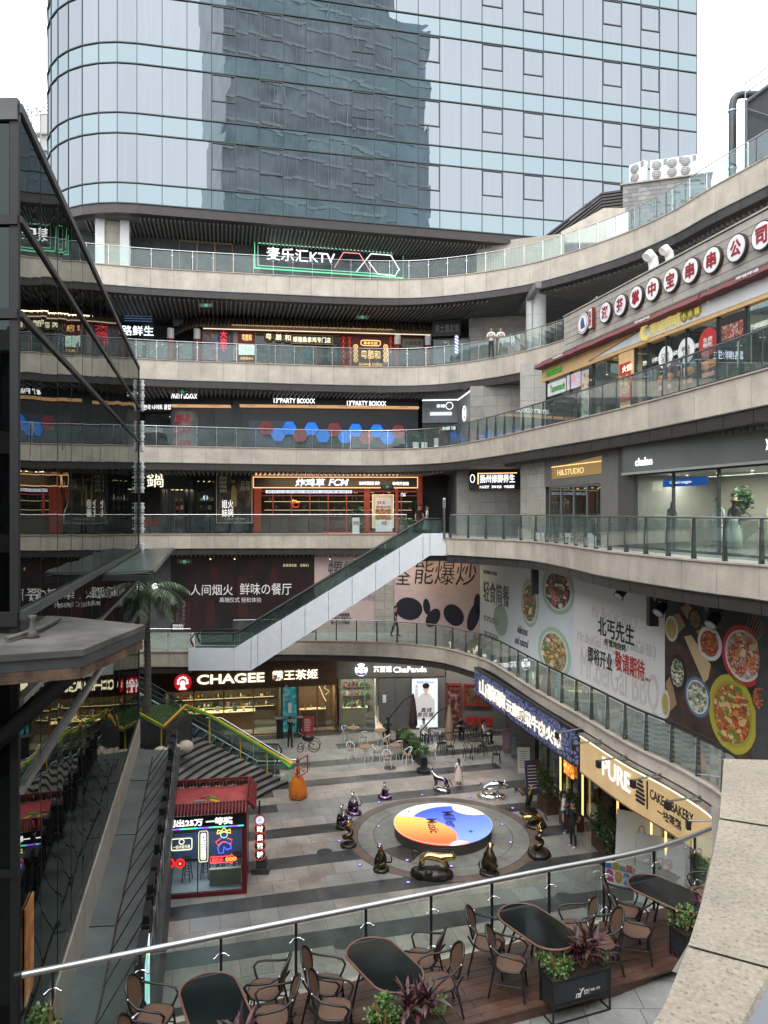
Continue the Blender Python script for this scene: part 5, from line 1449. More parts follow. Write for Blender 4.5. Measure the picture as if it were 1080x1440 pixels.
for k in range(2):
 m=M();a=rs2.u(1040 if k==0 else 985);rs2.box(m,a,a+1.9,-2.6,-2.56,f2+1.5,f2+1.54,BLACK);rs2.box(m,a,a+.04,-2.6,-2.56,f2,f2+1.5,BLACK);rs2.box(m,a+1.86,a+1.9,-2.6,-2.56,f2,f2+1.5,BLACK)
 r_=random.Random(k)
 for i in range(16):c_=[C_WHITE,C_CREAM,C_GREY,C_BLACK,C_WOOD][r_.randrange(5)];rs2.box(m,a+.1+i*.11,a+.16+i*.11,-2.8,-2.4,f2+.5+r_.random()*.2,f2+1.45,c_)
 tag(obj('clothes_rail',m),['black clothes rail full of garments behind the hatted mannequins','clothes rail deeper in the shop, left of the mannequins'][k],'clothes rail')
t=board('blue_banner','bright blue hanging banner with white script inside the dress shop','sign',rs2,rs2.u(926),rs2.u(988),13.45,13.72,-.2,-.17,em('banner_blue',(.01,.2,.85),.5))
rtx(t,rs2,"Chalan's noggun",942,972,13.52,13.64,-.165,E_WHITE)
# first gallery hoardings
f1=L1-.06;c1=L2-1.23
w1=Wall((-14.2,43.35),(.58,43.35))
w1b=Wall((.58,43.35),(5.4,41.6));w1c=Wall((5.4,41.6),(8.06,31.4));w1d=Wall((8.06,31.4),(9.42,24.8));w1e=Wall((9.42,24.8),(10.25,20.6));w1f=Wall((10.25,20.6),(11.5,12))
m=M();w1.box(m,0,w1.u(240),-.2,0,f1,c1,DARKWALL);w1f.box(m,0,w1f.L,-.2,0,f1,c1,DARKWALL);struct(obj('hoarding_end_wall',m))
HBK=printm('street_print',[(.006,.006,.007),(.009,.007,.008),(.022,.007,.008),(.016,.014,.014)],1.1,rough=.45,stretch=(1,1,.5))
t=board('black_hoarding','large black hoarding with white characters 人间烟火 鲜味の餐厅','hoarding',w1,w1.u(240),w1.u(442),f1,c1,-.08,0,HBK)
ptext(t,w1,'人间烟火',268,327.5,822,837,.01,C_WHITE,bold=.0);ptext(t,w1,'鲜味の餐厅',337.5,410,820,836.5,.01,C_WHITE,bold=.0)
ptext(t,w1,'高端仪式 轻松体验',309,367.5,840,847,.01,C_WHITE)
small_lines(t,w1,w1.u(398),w1.u(434),w1.z(400,793),.16,1,.01,C_CREAM,5);small_lines(t,w1,w1.u(243),w1.u(258),w1.z(250,878),.13,2,.01,C_WHITE,6)
m=M()
for px,pt,pb,w_ in((296,795,818,10),(334,810,870,14),(290,845,880,12),(255,845,885,12),(380,800,830,9)):pbox(w1,px,px+w_,pt,pb,0,.004,colm('lantern_print',(.04,.008,.009)),m)
stuff(obj('lantern_prints',m,parent=t))
ptext(t,w1,'めし屋',248,260,845,880,.008,colm('faint_print',(.12,.11,.11)),bold=.01)
m=M();k=0
while k*1.18<w1.u(442)-w1.u(240):w1.box(m,w1.u(240)+k*1.18,w1.u(240)+k*1.18+.008,0,.006,f1,c1,C_BLACK);k+=1
obj('panel_joints',m,parent=t)
t=board('pink_hoarding','pale pink hoarding with brush characters 螺蛳粉, partly behind the escalator','hoarding',w1,w1.u(442)+.01,w1.u(527),f1,c1,-.08,0,C_PINK)
ptext(t,w1,'螺蛳粉',460,523,789,813,.01,C_BLACK,bold=-.01,italic=.1);ptext(t,w1,'螺蛳粉',496,527,834,845,.01,C_GREY)
ptext(t,w1,'螺蛳好会做要素\n茄火炖炒 真香之主\n嗦一口分子辣汤',463,494,862,878,.01,C_BLACK)
pz=panelwall('tile_pier',w1,w1.u(527)+.01,w1.u(554)-.01,f1,c1,.6,.45,STONETILE,v=.06)
t=board('pink_hoarding','curved pink hoarding with big black pebble shapes and brush characters 能爆炒','hoarding',w1b,0,w1b.L,f1,c1,-.08,0,C_PINK)
ptext(t,w1b,'能爆炒',582,668,789,822,.01,C_BLACK,bold=-.015,italic=.1);ptext(t,w1b,'全',556,577,800,822,.01,C_BLACK)
NAVY=colm('pebble_navy',(.012,.012,.022))
for px,py,rx,ry,rot in((575,856,18,17,.5),(600,853,5,11,0),(609,869,9,14,-.4),(638,865,14,15,.2),(666,868,8,20,-.2),(672,850,6,14,.1)):
 u=w1b.u(px);z=w1b.z(px,py);a=(w1b.u(px+rx)-w1b.u(px-rx))/2;b=ry*42.5/F
 P=[]
 for i in range(20):
  th=2*PI*i/20;rr=1+.1*math.sin(2*th+px);x_,y_=a*rr*math.cos(th),b*rr*math.sin(th)
  P.append((min(w1b.L,u+x_*math.cos(rot)-y_*math.sin(rot)),z+x_*math.sin(rot)+y_*math.cos(rot)))
 m=M();w1b.poly(m,P,0,.008,NAVY);obj('pebble_print',m,parent=t)
def pell(m,wall,px,py,rx,ry,v0,v1,mat,n=28,rot=0):
 u=wall.u(px);z=wall.z(px,py);a=(wall.u(px+rx)-wall.u(px-rx))/2;Y=wall.p(u,0,0)[1];b=ry*Y/F
 P=[(u+a*math.cos(2*PI*i/n)-(rot*b*math.sin(2*PI*i/n)),z+b*math.sin(2*PI*i/n))for i in range(n)]
 wall.poly(m,P,v0,v1,mat)
BC=[colm('bit%d'%k,c)for k,c in enumerate(((.10,.22,.03),(.45,.08,.03),(.62,.42,.16),(.70,.62,.45),(.28,.10,.04),(.60,.22,.05),(.05,.09,.02),(.5,.12,.14)))]
BITS={'salad':[BC[0],BC[6],BC[3],BC[1]],'fruit':[BC[7],BC[3],BC[6]],'noodles':[BC[2],BC[3],BC[4],BC[0]],'chili':[BC[1],BC[4],BC[5]],'mussels':[BC[6],BC[3]],'balls':[BC[3],BC[0],BC[3]],'skewers':[BC[5],BC[1],BC[3],BC[2]],'hotbowl':[BC[5],BC[2],BC[1],BC[4],BC[0],BC[2]]}
def dish(t,wall,px,py,rx,ry,rim,food,rot=0,rimk=.84,inner=None):
 m=M();pell(m,wall,px,py,rx,ry,.002,.008,rim,rot=rot);pell(m,wall,px,py,rx*rimk,ry*rimk,.008,.012,inner or rim,rot=rot)
 pell(m,wall,px,py,rx*rimk*.9,ry*rimk*.9,.012,.016,food,rot=rot)
 if food.name in BITS and rx>8:
  r_=random.Random(int(px));cs=BITS[food.name]
  for k in range(34):
   a=r_.uniform(0,6.3);q=(r_.random()**.6)*.72;s_=r_.uniform(.05,.16)
   pell(m,wall,px+rx*q*math.cos(a),py+ry*q*math.sin(a),rx*s_,ry*s_*r_.uniform(.35,.8),.016,.0175+k*.0002,cs[r_.randrange(len(cs))],n=7,rot=r_.uniform(-.8,.8))
 return obj('dish_print',m,parent=t)
LFB=printm('pale_blue_print',[(.50,.56,.58),(.66,.70,.71)],.35)
t=board('light_food_hoarding','pale grey-green hoarding reading 轻食简餐 with three salad plates','hoarding',w1c,0,w1c.L,f1,c1,-.08,0,LFB)
ptext(t,w1c,'轻食简餐',680,716,820,850,.012,colm('slate',(.06,.08,.09)),bold=.0)
ptext(t,w1c,'NORMAL FOOD',680,699,803,808,.012,colm('slate',(.06,.08,.09)))
m=M();pell(m,w1c,704,872,10,22,.001,.004,colm('sage',(.25,.34,.28)));obj('round_print',m,parent=t)
SAL=foodm('salad',[(.05,.12,.02),(.5,.45,.3),(.35,.05,.04),(.1,.2,.05),(.6,.55,.4)],9)
SG=colm('sage_plate',(.33,.45,.36));SGL=colm('sage_light',(.55,.62,.55))
dish(t,w1c,745,848,12.5,34,SG,SAL,inner=SGL);dish(t,w1c,784,830,23,34,SG,foodm('fruit',[(.45,.04,.06),(.03,.03,.06),(.6,.3,.3),(.1,.15,.05)],5),inner=SGL);dish(t,w1c,779,918,23,36,SG,foodm('noodles',[(.6,.45,.2),(.55,.5,.4),(.3,.15,.05),(.12,.16,.05)],7),inner=SGL)
m=M();m.tube([w1c.p(w1c.u(774),.02,w1c.z(774,893)),w1c.p(w1c.u(789),.02,w1c.z(789,925))],.03,C_WOOD,4);obj('fork_print',m,parent=t)
ptext(t,w1c,'delicious\nand natural',724,742,880,908,.012,colm('slate',(.06,.08,.09)),italic=.2);small_lines(t,w1c,w1c.u(681),w1c.u(702),w1c.z(690,868),.12,2,.012,C_GREY,9)
small_lines(t,w1c,w1c.u(681),w1c.u(700),w1c.z(690,890),.09,3,.012,C_GREY,10)
WB=printm('warm_white_print',[(.66,.63,.61),(.74,.72,.70)],.3)
t=board('white_barbecue_hoarding','off-white hoarding with black brush characters 北丐先生 and red 敬请期待','hoarding',w1d,0,w1d.L,f1,c1,-.08,0,WB)
G2=colm('watermark_print',(.58,.555,.54))
for a,b,y0,y1 in((833,895,858,880),(812,866,895,912),(878,922,902,922),(817,926,930,985)):
 ptext(t,w1d,'Mr.BeiGai BBQ',a,b,y0,y1,.004,G2,bold=.0,rot=0)
ptext(t,w1d,'北丐先生',841,892,873,901,.012,C_BLACK,bold=.04);ptext(t,w1d,'-虾蟹炖烧烤-',849,882,902,912,.012,C_BLACK)
ptext(t,w1d,'即将开业',827,861,914,938,.012,C_BLACK,bold=.03);ptext(t,w1d,'敬请期待...',865,914,923,952,.012,C_RED,bold=.035)
WD=pm('dark_plank_print',(.055,.03,.02),.5,var=.5,scale=1.5)
t=board('dark_dish_hoarding','dark wood photo hoarding crowded with bowls of spicy food','hoarding',w1e,0,w1e.L,f1,c1,-.08,0,C_BLACK)
m=M();z=f1
for k in range(9):
 w1e.poly(m,[(0,f1+k*.33),(w1e.L,f1+k*.22),(w1e.L,f1+k*.22+.2),(0,f1+k*.33+.31)],.0,.001+.0001*k,WD)
obj('plank_print',m,parent=t)
BRD=colm('board_print',(.33,.2,.11));WHT=colm('bowl_white',(.6,.6,.6))
m=M()
for P in([(936,960),(943,1000),(952,990),(943,950)],[(957,855),(968,848),(998,895),(990,905)],[(943,868),(955,862),(964,880),(950,895)]):
 w1e.poly(m,[(max(0.01,w1e.u(a)),w1e.z(a,b))for a,b in P][::-1],.002,.005,BRD)
w1e.poly(m,[(w1e.u(a),w1e.z(a,b))for a,b in((962,895),(972,893),(1000,935),(996,955),(990,960))][::-1],.0035,.006,colm('bread_print',(.55,.4,.22)))
obj('board_print',m,parent=t)
RCH=foodm('chili',[(.4,.03,.02),(.6,.1,.04),(.25,.02,.02),(.65,.3,.1)],11)
dish(t,w1e,978,871,10,16,C_BLACK,foodm('greens',[(.05,.12,.03),(.2,.25,.1),(.5,.1,.05)],9));dish(t,w1e,944.5,884,9,18,WHT,colm('beer',(.45,.35,.08)));dish(t,w1e,998,905,17,24,WHT,RCH)
dish(t,w1e,953,946,12,26,C_BLACK,foodm('mussels',[(.02,.02,.03),(.35,.45,.35),(.6,.6,.5)],9));dish(t,w1e,981,980,18,28,colm('bowl_blue',(.10,.16,.28)),foodm('balls',[(.55,.55,.5),(.7,.7,.65),(.1,.2,.05),(.3,.35,.3)],7),inner=WHT)
dish(t,w1e,1045,922,31,43,C_RED,foodm('skewers',[(.6,.18,.08),(.75,.5,.4),(.5,.06,.04),(.7,.62,.6)],8),inner=colm('paper_print',(.62,.6,.6)))
dish(t,w1e,1029,1004,34,55,colm('bowl_yellow',(.42,.38,.04)),foodm('hotbowl',[(.65,.25,.05),(.6,.08,.03),(.75,.6,.25),(.2,.3,.05),(.4,.06,.03)],7),inner=colm('bowl_gold',(.36,.3,.05)))
dish(t,w1e,1069,982,13,21,C_BLACK,RCH);dish(t,w1e,936,990,6,20,WHT,colm('beer',(.45,.35,.08)))
m=M()
for k in range(7):m.tube([w1e.p(w1e.u(1045+k*3),.02,w1e.z(1045+k*3,905)),w1e.p(w1e.u(1056+k*4),.02,w1e.z(1056+k*4,862+k*3))],.012,BRD,4)
obj('stick_prints',m,parent=t)
SL=[('left stage lamp of three, hanging before the white barbecue hoarding',(874,829)),('middle stage lamp of three, on a dark bracket by the dark hoarding',(930,851)),('rightmost stage lamp of three, before the dark dish photo',(1004,866))]
for lb,(px,py)in SL:
 Y={874:26.5,930:23.3,1004:20.6}[px];q=Vector(atY(px,py,Y))
 t=thing('stage_lamp',lb,'spotlight',q,group='stage lamps under the gallery')
 m=M();m.cbox((q.x,q.y,q.z+.22),(.42,.26,.18),BLACK);m.cyl((q.x,q.y,q.z+.28),.02,.5,BLACK,6);obj('base_box',m,parent=t)
 m=M();m.tube([(q.x-.16,q.y,q.z-.15),(q.x-.16,q.y,q.z+.17),(q.x+.16,q.y,q.z+.17),(q.x+.16,q.y,q.z-.15)],.025,BLACK,4);obj('yoke',m,parent=t)
 m=M();d=Vector((-.5,-.3,-.5)).normalized();c_=q+Vector((0,0,-.1));m.tube([c_-d*.2,c_-d*.1,c_+d*.16,c_+d*.22],[.11,.17,.17,.20],BLACK,12);m.tube([c_+d*.221,c_+d*.226],.15,STEELD,12);obj('lamp_head',m,parent=t)
m=M()
for px,Y,pt,pb in((752,33,800,835),(917.5,24.5,832,880)):
 q=atY(px,pb,Y);m.cbox((q[0],Y,(q[2]+E+(720-pt)*Y/F)/2),(.3,.3,abs(q[2]-(E+(720-pt)*Y/F))),BLACK)
 tag(obj('speaker_column',m),{752:'narrow black speaker hanging before the salad plates',917.5:'wide black speaker hanging between white and dark hoardings'}[px],'speaker');m=M()
for k,(px,wl)in enumerate(((464,w1),(500,w1),(602,w1b),(641,w1b),(296,w1),(330,w1))):
 q=wl.p(wl.u(px,.5),.5,c1-.12)
 m=M();m.tube([(q[0],q[1],q[2]+.12),(q[0],q[1],q[2]-.05),wl.p(wl.u(px,.5),.4,c1-.22)],.035,BLACK,6);t=tag(obj('ceiling_spot',m),['small ceiling spot over the first brush character of the left pink hoarding','small ceiling spot over the left pink hoarding, nearer the tiled pier','left spot over the pebble hoarding','right spot over the pebble hoarding','left ceiling spot over the black hoarding','right ceiling spot over the black hoarding'][k],'spotlight','spots above the hoardings')
 m=M();m.ball(wl.p(wl.u(px,.4),.38,c1-.24),.05,E_WARM,8,6);obj('bulb',m,parent=t)
exit_sign(-10.2,42.4,c4-.5,'exit sign above the left half of the tiled eave');exit_sign(-1.3,44.4,c4-.65,'exit sign above the carved red screen')
exit_sign(-11.8,43.3,c3-.3,'exit sign over the Korean sign end of the bar');exit_sign(-11.3,41.9,c1-.45,'exit sign above the palm, before the black hoarding');exit_sign(.2,45.0,c2-.95,'exit sign overlapping the right part of the gold sign')
shop_light(w4,w4.u(440),-.5,w4.z(400,470),9,120);shop_light(w4,w4.u(440),.9,w4.z(400,464),10,60)
shop_light(w2,w2.u(470),-.9,c2-.3,8,160);shop_light(w2,w2.u(470),1.2,c2-.1,8,60);shop_light(w2,w2.u(240),-.9,w2.z(230,688),3,25)
shop_light(rs2,rs2.u(810),-1.2,rs2.z(810,684),3,70);shop_light(rs2,rs2.u(980),-1.6,13.8,7,190,(1,.93,.82))
shop_light(rw,rw.u(940),-1.5,zw-.15,10,90,(1,.9,.75));shop_light(w1,w1.u(340),1.0,c1-.1,8,8);shop_light(w1b,2.4,1.0,c1-.1,4,18)
# PLAZA LEVEL SHOPS
f0,c0=0.0,L1-1.12
p0a=Wall((-14.5,40.35),(-2.85,42.6));p0b=Wall((-2.85,42.62),(3.6,43.15));p0c=Wall((3.62,43.15),(7.0,42.7));p0d=Wall((7.0,42.6),(7.35,36.0));p0e=Wall((7.35,36.0),(9.0,27.0));p0f=Wall((9.0,27.0),(9.9,21.5));p0g=Wall((9.9,21.5),(9.3,15.0))
LAT=pm('lattice_brown',(.085,.045,.025),.5,var=.2,scale=5)
zs0,zs1=p0a.z(300,969),c0-.02
us0,us1=p0a.u(215),p0a.u(474)
t=thing('tea_shop_sign','long brown lattice sign band with cream letters CHAGEE 霸王茶姬','sign',p0a.p(8,.2,zs0))
m=M();p0a.box(m,us0,us1,-.1,.1,zs0,zs1,LAT);obj('sign_board',m,parent=t)
m=M();k=0;u=us0;LD=pm('lattice_dark',(.025,.014,.01),.6)
while u<us1-.15:
 for j in range(int((zs1-zs0)/.14)):
  zc=zs0+.09+j*.14;uc=u+.07+(.07 if j%2 else 0)
  p0a.poly(m,[(uc-.045,zc),(uc,zc-.045),(uc+.045,zc),(uc,zc+.045)],.1,.106,LD)
 u+=.14
stuff(obj('lattice',m,parent=t))
zc=lambda px,py:p0a.z(px,py,.2)
lettering(t,p0a,'CHAGEE',p0a.u(277,.2),p0a.u(372,.2),zc(325,961),zc(325,947.5),.18,E_CREAM,bold=.10)
lettering(t,p0a,'霸王茶姬',p0a.u(383,.2),p0a.u(447,.2),zc(415,956),zc(415,942),.18,E_CREAM,bold=.07)
lu,lz=p0a.u(257,.2),zc(257,960)
m=M();p0a.disc(m,lu,lz,.12,.2,.47,em('emblem_red',(.55,.01,.02),.7),28);o=obj('emblem_disc',m,parent=t)
m=M();EW=em('emblem_white',(1,.95,.92),1.0)
p0a.disc(m,lu,lz-.06,.2,.21,.15,EW,16,rz=.18)
for k in range(7):
 a=R(-10+k*200/6);p0a.disc(m,lu+.25*math.cos(a),lz+.02+.27*math.sin(a),.2,.21,.075,EW,10)
p0a.poly(m,[(lu-.22,lz-.38),(lu+.22,lz-.38),(lu+.1,lz-.2),(lu-.1,lz-.2)],.2,.21,EW)
for a in(-.07,.07):p0a.box(m,lu+a-.03,lu+a+.03,.21,.213,lz-.05,lz-.03,C_BLACK)
obj('emblem_face',m,parent=o)
ct=shopfront('tea_shop','warm wooden tea shop front under the CHAGEE lettering',p0a,p0a.u(230),p0a.u(397),f0,zs0,4,3.2,frame=C_WOOD,inner=colm('tea_in',(.10,.07,.045)),nl=9,seed=51,ngoods=34,warm=E_WARM,counter=colm('tea_counter',(.30,.16,.07)))
ct2=shopfront('tea_shop_wing','wooden seating wing of the tea shop right of the teal banner',p0a,p0a.u(418),p0a.u(474),f0,zs0,2,2.4,frame=C_WOOD,inner=colm('tea_in2',(.20,.11,.05)),nl=3,seed=52,ngoods=8,shelf=False)
m=M();u=p0a.u(455,-1);z=1.6
m.tube([p0a.p(p0a.u(450),-.5,2.5),p0a.p(p0a.u(456),-.5,1.9),p0a.p(p0a.u(460),-.5,1.6)],.025,E_WARM,5);m.tube([p0a.p(p0a.u(462),-.4,2.7),p0a.p(p0a.u(457),-.4,2.4),p0a.p(p0a.u(464),-.4,2.2),p0a.p(p0a.u(459),-.4,2.0)],.02,E_CREAM,5);obj('neon_flower',m,parent=ct2)
t=board('teal_poster_screen','tall teal lightbox banner with a white cup between the tea shop windows','sign',p0a,p0a.u(397.5),p0a.u(417),.12,zs0-.05,-.05,.1,printm('teal_print',[(.005,.02,.025),(.01,.06,.065),(.03,.14,.13)],3,emis=.8),C_BLACK)
m=M();p0a.box(m,p0a.u(405),p0a.u(410),.105,.115,1.2,1.75,C_WHITE);obj('cup_print',m,parent=t);lettering(t,p0a,'青\n青\n糯\n山',p0a.u(400),p0a.u(405),1.9,2.8,.11,C_WHITE)
m=M();p0a.box(m,p0a.u(388),p0a.u(397),.5,.9,0,1.05,C_BLACK);p0a.box(m,p0a.u(385),p0a.u(397)+1.1,.45,.95,1.05,1.1,C_DGREY);p0a.box(m,p0a.u(397)+.9,p0a.u(397)+1.0,.5,.9,0,1.05,C_BLACK);tag(obj('outdoor_bar_table',m),'long black high table standing before the teal banner','table')
t=thing('tea_stall_sign','grey sign band with white lettering 茶百道 ChaPanda and round emblem','sign',p0b.p(3,.2,3))
zz0,zz1=p0b.z(540,952),c0-.02
m=M();p0b.box(m,0,p0b.L-.05,-.1,.08,zz0,zz1,pm('sign_grey',(.12,.115,.105),.45,var=.1));obj('sign_board',m,parent=t)
lettering(t,p0b,'茶百道',p0b.u(525,.15),p0b.u(551,.15),p0b.z(540,945.5,.15),p0b.z(540,936.5,.15),.14,E_WHITE,bold=.08);lettering(t,p0b,'ChaPanda',p0b.u(553,.15),p0b.u(600,.15),p0b.z(575,945.5,.15),p0b.z(575,937.5,.15),.14,E_WHITE,bold=.08)
lu,lz=p0b.u(508,.15),p0b.z(508,942,.15)
m=M();p0b.disc(m,lu,lz,.1,.16,.36,E_WHITE,24);o=obj('emblem_disc',m,parent=t)
m=M();DB=em('deep_blue',(.02,.03,.35),.5);p0b.poly(m,[(lu-.3,lz-.14),(lu-.2,lz-.3),(lu+.2,lz-.3),(lu+.3,lz-.14),(lu,lz-.2)],.16,.168,DB)
for a in(-.12,.12):p0b.disc(m,lu+a,lz+.03,.16,.168,.05,DB,10);p0b.disc(m,lu+a*1.9,lz+.2,.16,.168,.08,DB,10)
p0b.disc(m,lu,lz-.07,.16,.168,.03,DB,8);obj('emblem_face',m,parent=o)
shopfront('bubble_tea_stall','small drink stall window with counter and hanging plants beside the tea shop',p0b,p0b.u(477),p0b.u(531),f0,zz0,3,2.4,frame=C_GREY,inner=colm('bt_in',(.33,.30,.26)),nl=4,seed=61,ngoods=26,counter=C_CREAM)
GW=pm('grey_panel_wall',(.13,.13,.13),.5,var=.06,piece=.04)
q=struct(obj('grey_shop_wall',(lambda m:(p0b.box(m,p0b.u(532),p0b.L,-.3,-.02,f0,zz0,GROUT),m)[1])(M())))
for k in range(4):
 u0=p0b.u(532)+k*(p0b.L-p0b.u(532))/4;m=M();p0b.box(m,u0+.01,u0+(p0b.L-p0b.u(532))/4-.01,-.02,0,f0,zz0-.01,GW);obj('wall_panel',m,parent=q)
m=M();p0b.box(m,p0b.u(538),p0b.u(543),.0,.03,1.55,2.0,C_WHITE);tag(obj('wall_notice',m),'small white notice on the grey wall left of the lit poster','notice')
t=board('celebrity_style_poster','bright lit poster of a person in a white jacket raising one hand','poster',p0b,p0b.u(579),p0b.u(615),.1,p0b.z(597,953.5),.02,.12,em('poster_white',(.78,.86,.92),.75),STEEL,ew=.02)
t.name='lit_portrait_poster';WL[t.name]=WL.get('celebrity_style_poster',(0,0,0))
pu=lambda px:p0b.u(px,.13);pz=lambda py:p0b.z(597,py,.13)
m=M();JK=em('jacket_print',(.7,.68,.66),.55);SK=em('skin_print_lit',(.75,.5,.4),.55)
p0b.poly(m,[(pu(583),pz(1012)),(pu(612),pz(1012)),(pu(611),pz(985)),(pu(603),pz(975)),(pu(594),pz(975)),(pu(586),pz(983))],.121,.124,JK)
p0b.poly(m,[(pu(583),pz(992)),(pu(587),pz(990)),(pu(588),pz(968)),(pu(584),pz(968))],.1245,.127,JK);p0b.disc(m,pu(586),pz(965),.1245,.128,.09,SK,10)
p0b.poly(m,[(pu(597),pz(978)),(pu(601),pz(978)),(pu(601),pz(972)),(pu(597),pz(972))],.1245,.127,SK)
p0b.disc(m,pu(599),pz(968),.128,.131,.17,SK,16,rz=.23);p0b.disc(m,pu(599),pz(964.5),.132,.134,.21,C_BLACK,16,rz=.16)
for px in(597.3,600.8):p0b.disc(m,pu(px),pz(968.5),.134,.136,.02,C_BLACK,6)
p0b.box(m,pu(598),pu(600.5),.134,.136,pz(972.1),pz(971.5),C_RED)
obj('figure_print',m,parent=t)
lettering(t,p0b,'真诚\n茶百道',pu(586),pu(609),pz(1008),pz(995),.14,C_BLACK,bold=.05,italic=.2);lettering(t,p0b,'茶百道 ChaPanda',pu(586),pu(610),pz(961),pz(957.5),.13,C_BLUE)
m=M();p0c.box(m,0,p0c.L,-.3,-.02,f0,c0,colm('grey_brick',(.16,.155,.15)));struct(obj('red_shop_wall',m))
t=thing('red_doorway','dark red doorway with glass door left of the red window','door',p0c.p(.6,0,0))
u0,u1=max(.02,p0c.u(627.5)),p0c.u(649)
m=M();zt=p0c.z(638,961);p0c.box(m,u0,u0+.1,-.02,.08,0,zt,C_DRED);p0c.box(m,u1-.1,u1,-.02,.08,0,zt,C_DRED);p0c.box(m,u0,u1,-.02,.085,zt-.12,zt,C_DRED);obj('door_frame',m,parent=t)
m=M();p0c.box(m,u0+.1,u1-.1,-.01,.02,0,zt-.12,printm('door_inside',[(.03,.01,.01),(.12,.03,.03),(.3,.25,.22)],4));obj('door_leaf',m,parent=t)
t=thing('red_window','red-framed wide window beside the red doorway','window',p0c.p(2,0,1))
u0,u1=p0c.u(652),min(p0c.L-.05,p0c.u(690));z0,z1=p0c.z(670,993),p0c.z(670,962)
m=M()
for a,b,c_,d in((u0,u1,z0,z0+.1),(u0,u1,z1-.1,z1),(u0,u0+.1,z0+.1,z1-.1),(u1-.1,u1,z0+.1,z1-.1),((u0+u1)/2-.05,(u0+u1)/2+.05,z0+.1,z1-.1)):p0c.box(m,a,b,-.01,.1,c_,d,C_DRED)
obj('window_frame',m,parent=t)
m=M();p0c.box(m,u0+.1,u1-.1,.01,.03,z0+.1,z1-.1,printm('win_in',[(.02,.015,.012),(.12,.06,.03),(.2,.1,.05)],3,rough=.2));obj('pane',m,parent=t)
for k in range(4):
 q=p0c.p(p0c.u(660+k*9.5),.5,0)
 t=thing('red_wall_seat',['leftmost red seat of the row below the red window','second red seat from the left below the red window','third red seat from the left below the red window','rightmost red seat below the red window'][k],'seat',q,group='red seats below the window')
 m=M();m.cbox((q[0],q[1],.42),(.34,.36,.06),em('seat_red',(.6,.04,.03),.06));m.cbox((q[0],q[1]+.18,.62),(.34,.05,.36),C_RED);obj('seat',m,parent=t)
 m=M();m.cbox((q[0],q[1],.2),(.06,.06,.4),BLACK);obj('pedestal',m,parent=t)
shop_light(p0a,p0a.u(320),-1.2,zs0-.15,7,150);shop_light(p0a,p0a.u(445),-1.0,zs0-.15,2.5,50);shop_light(p0b,p0b.u(505),-1.0,zz0-.15,2.5,60,(1,.9,.75))
shop_light(p0b,p0b.u(560),1.4,c0-.05,6,45,(1,.93,.85));shop_light(p0c,1.5,1.4,c0-.05,3,40,(1,.9,.8))
m=M();p0d.box(m,0,p0d.L,-.3,0,f0,c0,C_DGREY);struct(obj('hotpot_side_wall',m))
shopfront('rice_noodle_hotpot','dark hotpot entrance under the blue patterned sign',p0e,0.3,p0e.L-1.2,f0,3.1,6,2.6,frame=BLACK,inner=C_BLACK,nl=5,seed=71,shelf=True,warm=E_WARM,counter=C_WOOD)
for k,u in enumerate((3.0,5.2,p0e.L-1.0)):
 m=M();p0e.box(m,u,u+.3,.02,.22,f0,3.1,pm('dark_marble',(.035,.035,.035),.2));p0e.box(m,u-.02,u,.1,.18,f0,3.1,E_GOLD);p0e.box(m,u+.3,u+.32,.1,.18,f0,3.1,E_GOLD)
 tag(obj('lit_pillar',m),['dark pillar with gold light edges, farthest of three under the blue sign','middle dark pillar with gold light edges','dark pillar with gold light edges beside the bakery'][k],'pillar','gold-edged pillars')
t=board('lit_food_panel','narrow glowing orange food panel at the hotpot entrance','sign',p0e,3.6,4.5,1.2,2.9,.05,.12,printm('fire_print',[(.1,.01,0),(.7,.15,.02),(1,.5,.1)],5,emis=.9))
shopfront('bakery_front','dark bakery interior with warm shelves behind the planters',p0f,0,p0f.L,f0,3.3,4,3.5,frame=BLACK,inner=colm('bak_in',(.06,.04,.03)),nl=6,seed=81,warm=E_WARM,counter=C_WOOD).name='bakery'
shopfront('bakery_side','lit bakery corner behind the white boards',p0g,0,p0g.L,f0,3.3,5,3.0,frame=BLACK,inner=colm('bak_in2',(.16,.10,.06)),nl=5,seed=82,warm=E_WARM,counter=C_WOOD).name='bakery_corner'
WL['bakery']=WL.get('bakery_front');
for k,u in enumerate((2.2,3.1)):
 m=M();p0f.box(m,u,u+.05,.4,.45,f0,3.3,em('yellow_strip',(1,.75,.3),1.4));tag(obj('upright_light_strip',m),['left upright yellow light strip by the white boards','right upright yellow light strip by the white boards'][k],'light strip','yellow light strips at the bakery')
shop_light(p0e,4,-1,3.0,5,40);shop_light(p0f,2.7,-1.2,3.2,4,60);shop_light(p0g,3,-1.0,3.2,4,60)
sA=Wall((4.56,35.6),(6.72,25.35))
def bluem():
 m,nt,p=_new('blue_pattern');N,L=nt.nodes,nt.links
 geo=N.new('ShaderNodeNewGeometry');vo=N.new('ShaderNodeTexVoronoi');vo.inputs['Scale'].default_value=5.5;vo.feature='DISTANCE_TO_EDGE';L.new(geo.outputs['Position'],vo.inputs['Vector'])
 r=N.new('ShaderNodeValToRGB');r.color_ramp.elements[0].position=.06;r.color_ramp.elements[0].color=(.012,.014,.035,1);r.color_ramp.elements[1].position=.16;r.color_ramp.elements[1].color=(.14,.17,.34,1)
 L.new(vo.outputs['Distance'],r.inputs['Fac']);L.new(r.outputs['Color'],p.inputs['Base Color']);L.new(r.outputs['Color'],p.inputs['Emission Color']);p.inputs['Emission Strength'].default_value=.1;m.cycles.emission_sampling='NONE'
 return m
t=thing('blue_hotpot_sign','long slanting blue patterned sign with cream characters 山碗碗云南酸菜牛肉火锅','sign',sA.p(5,.1,3.9))
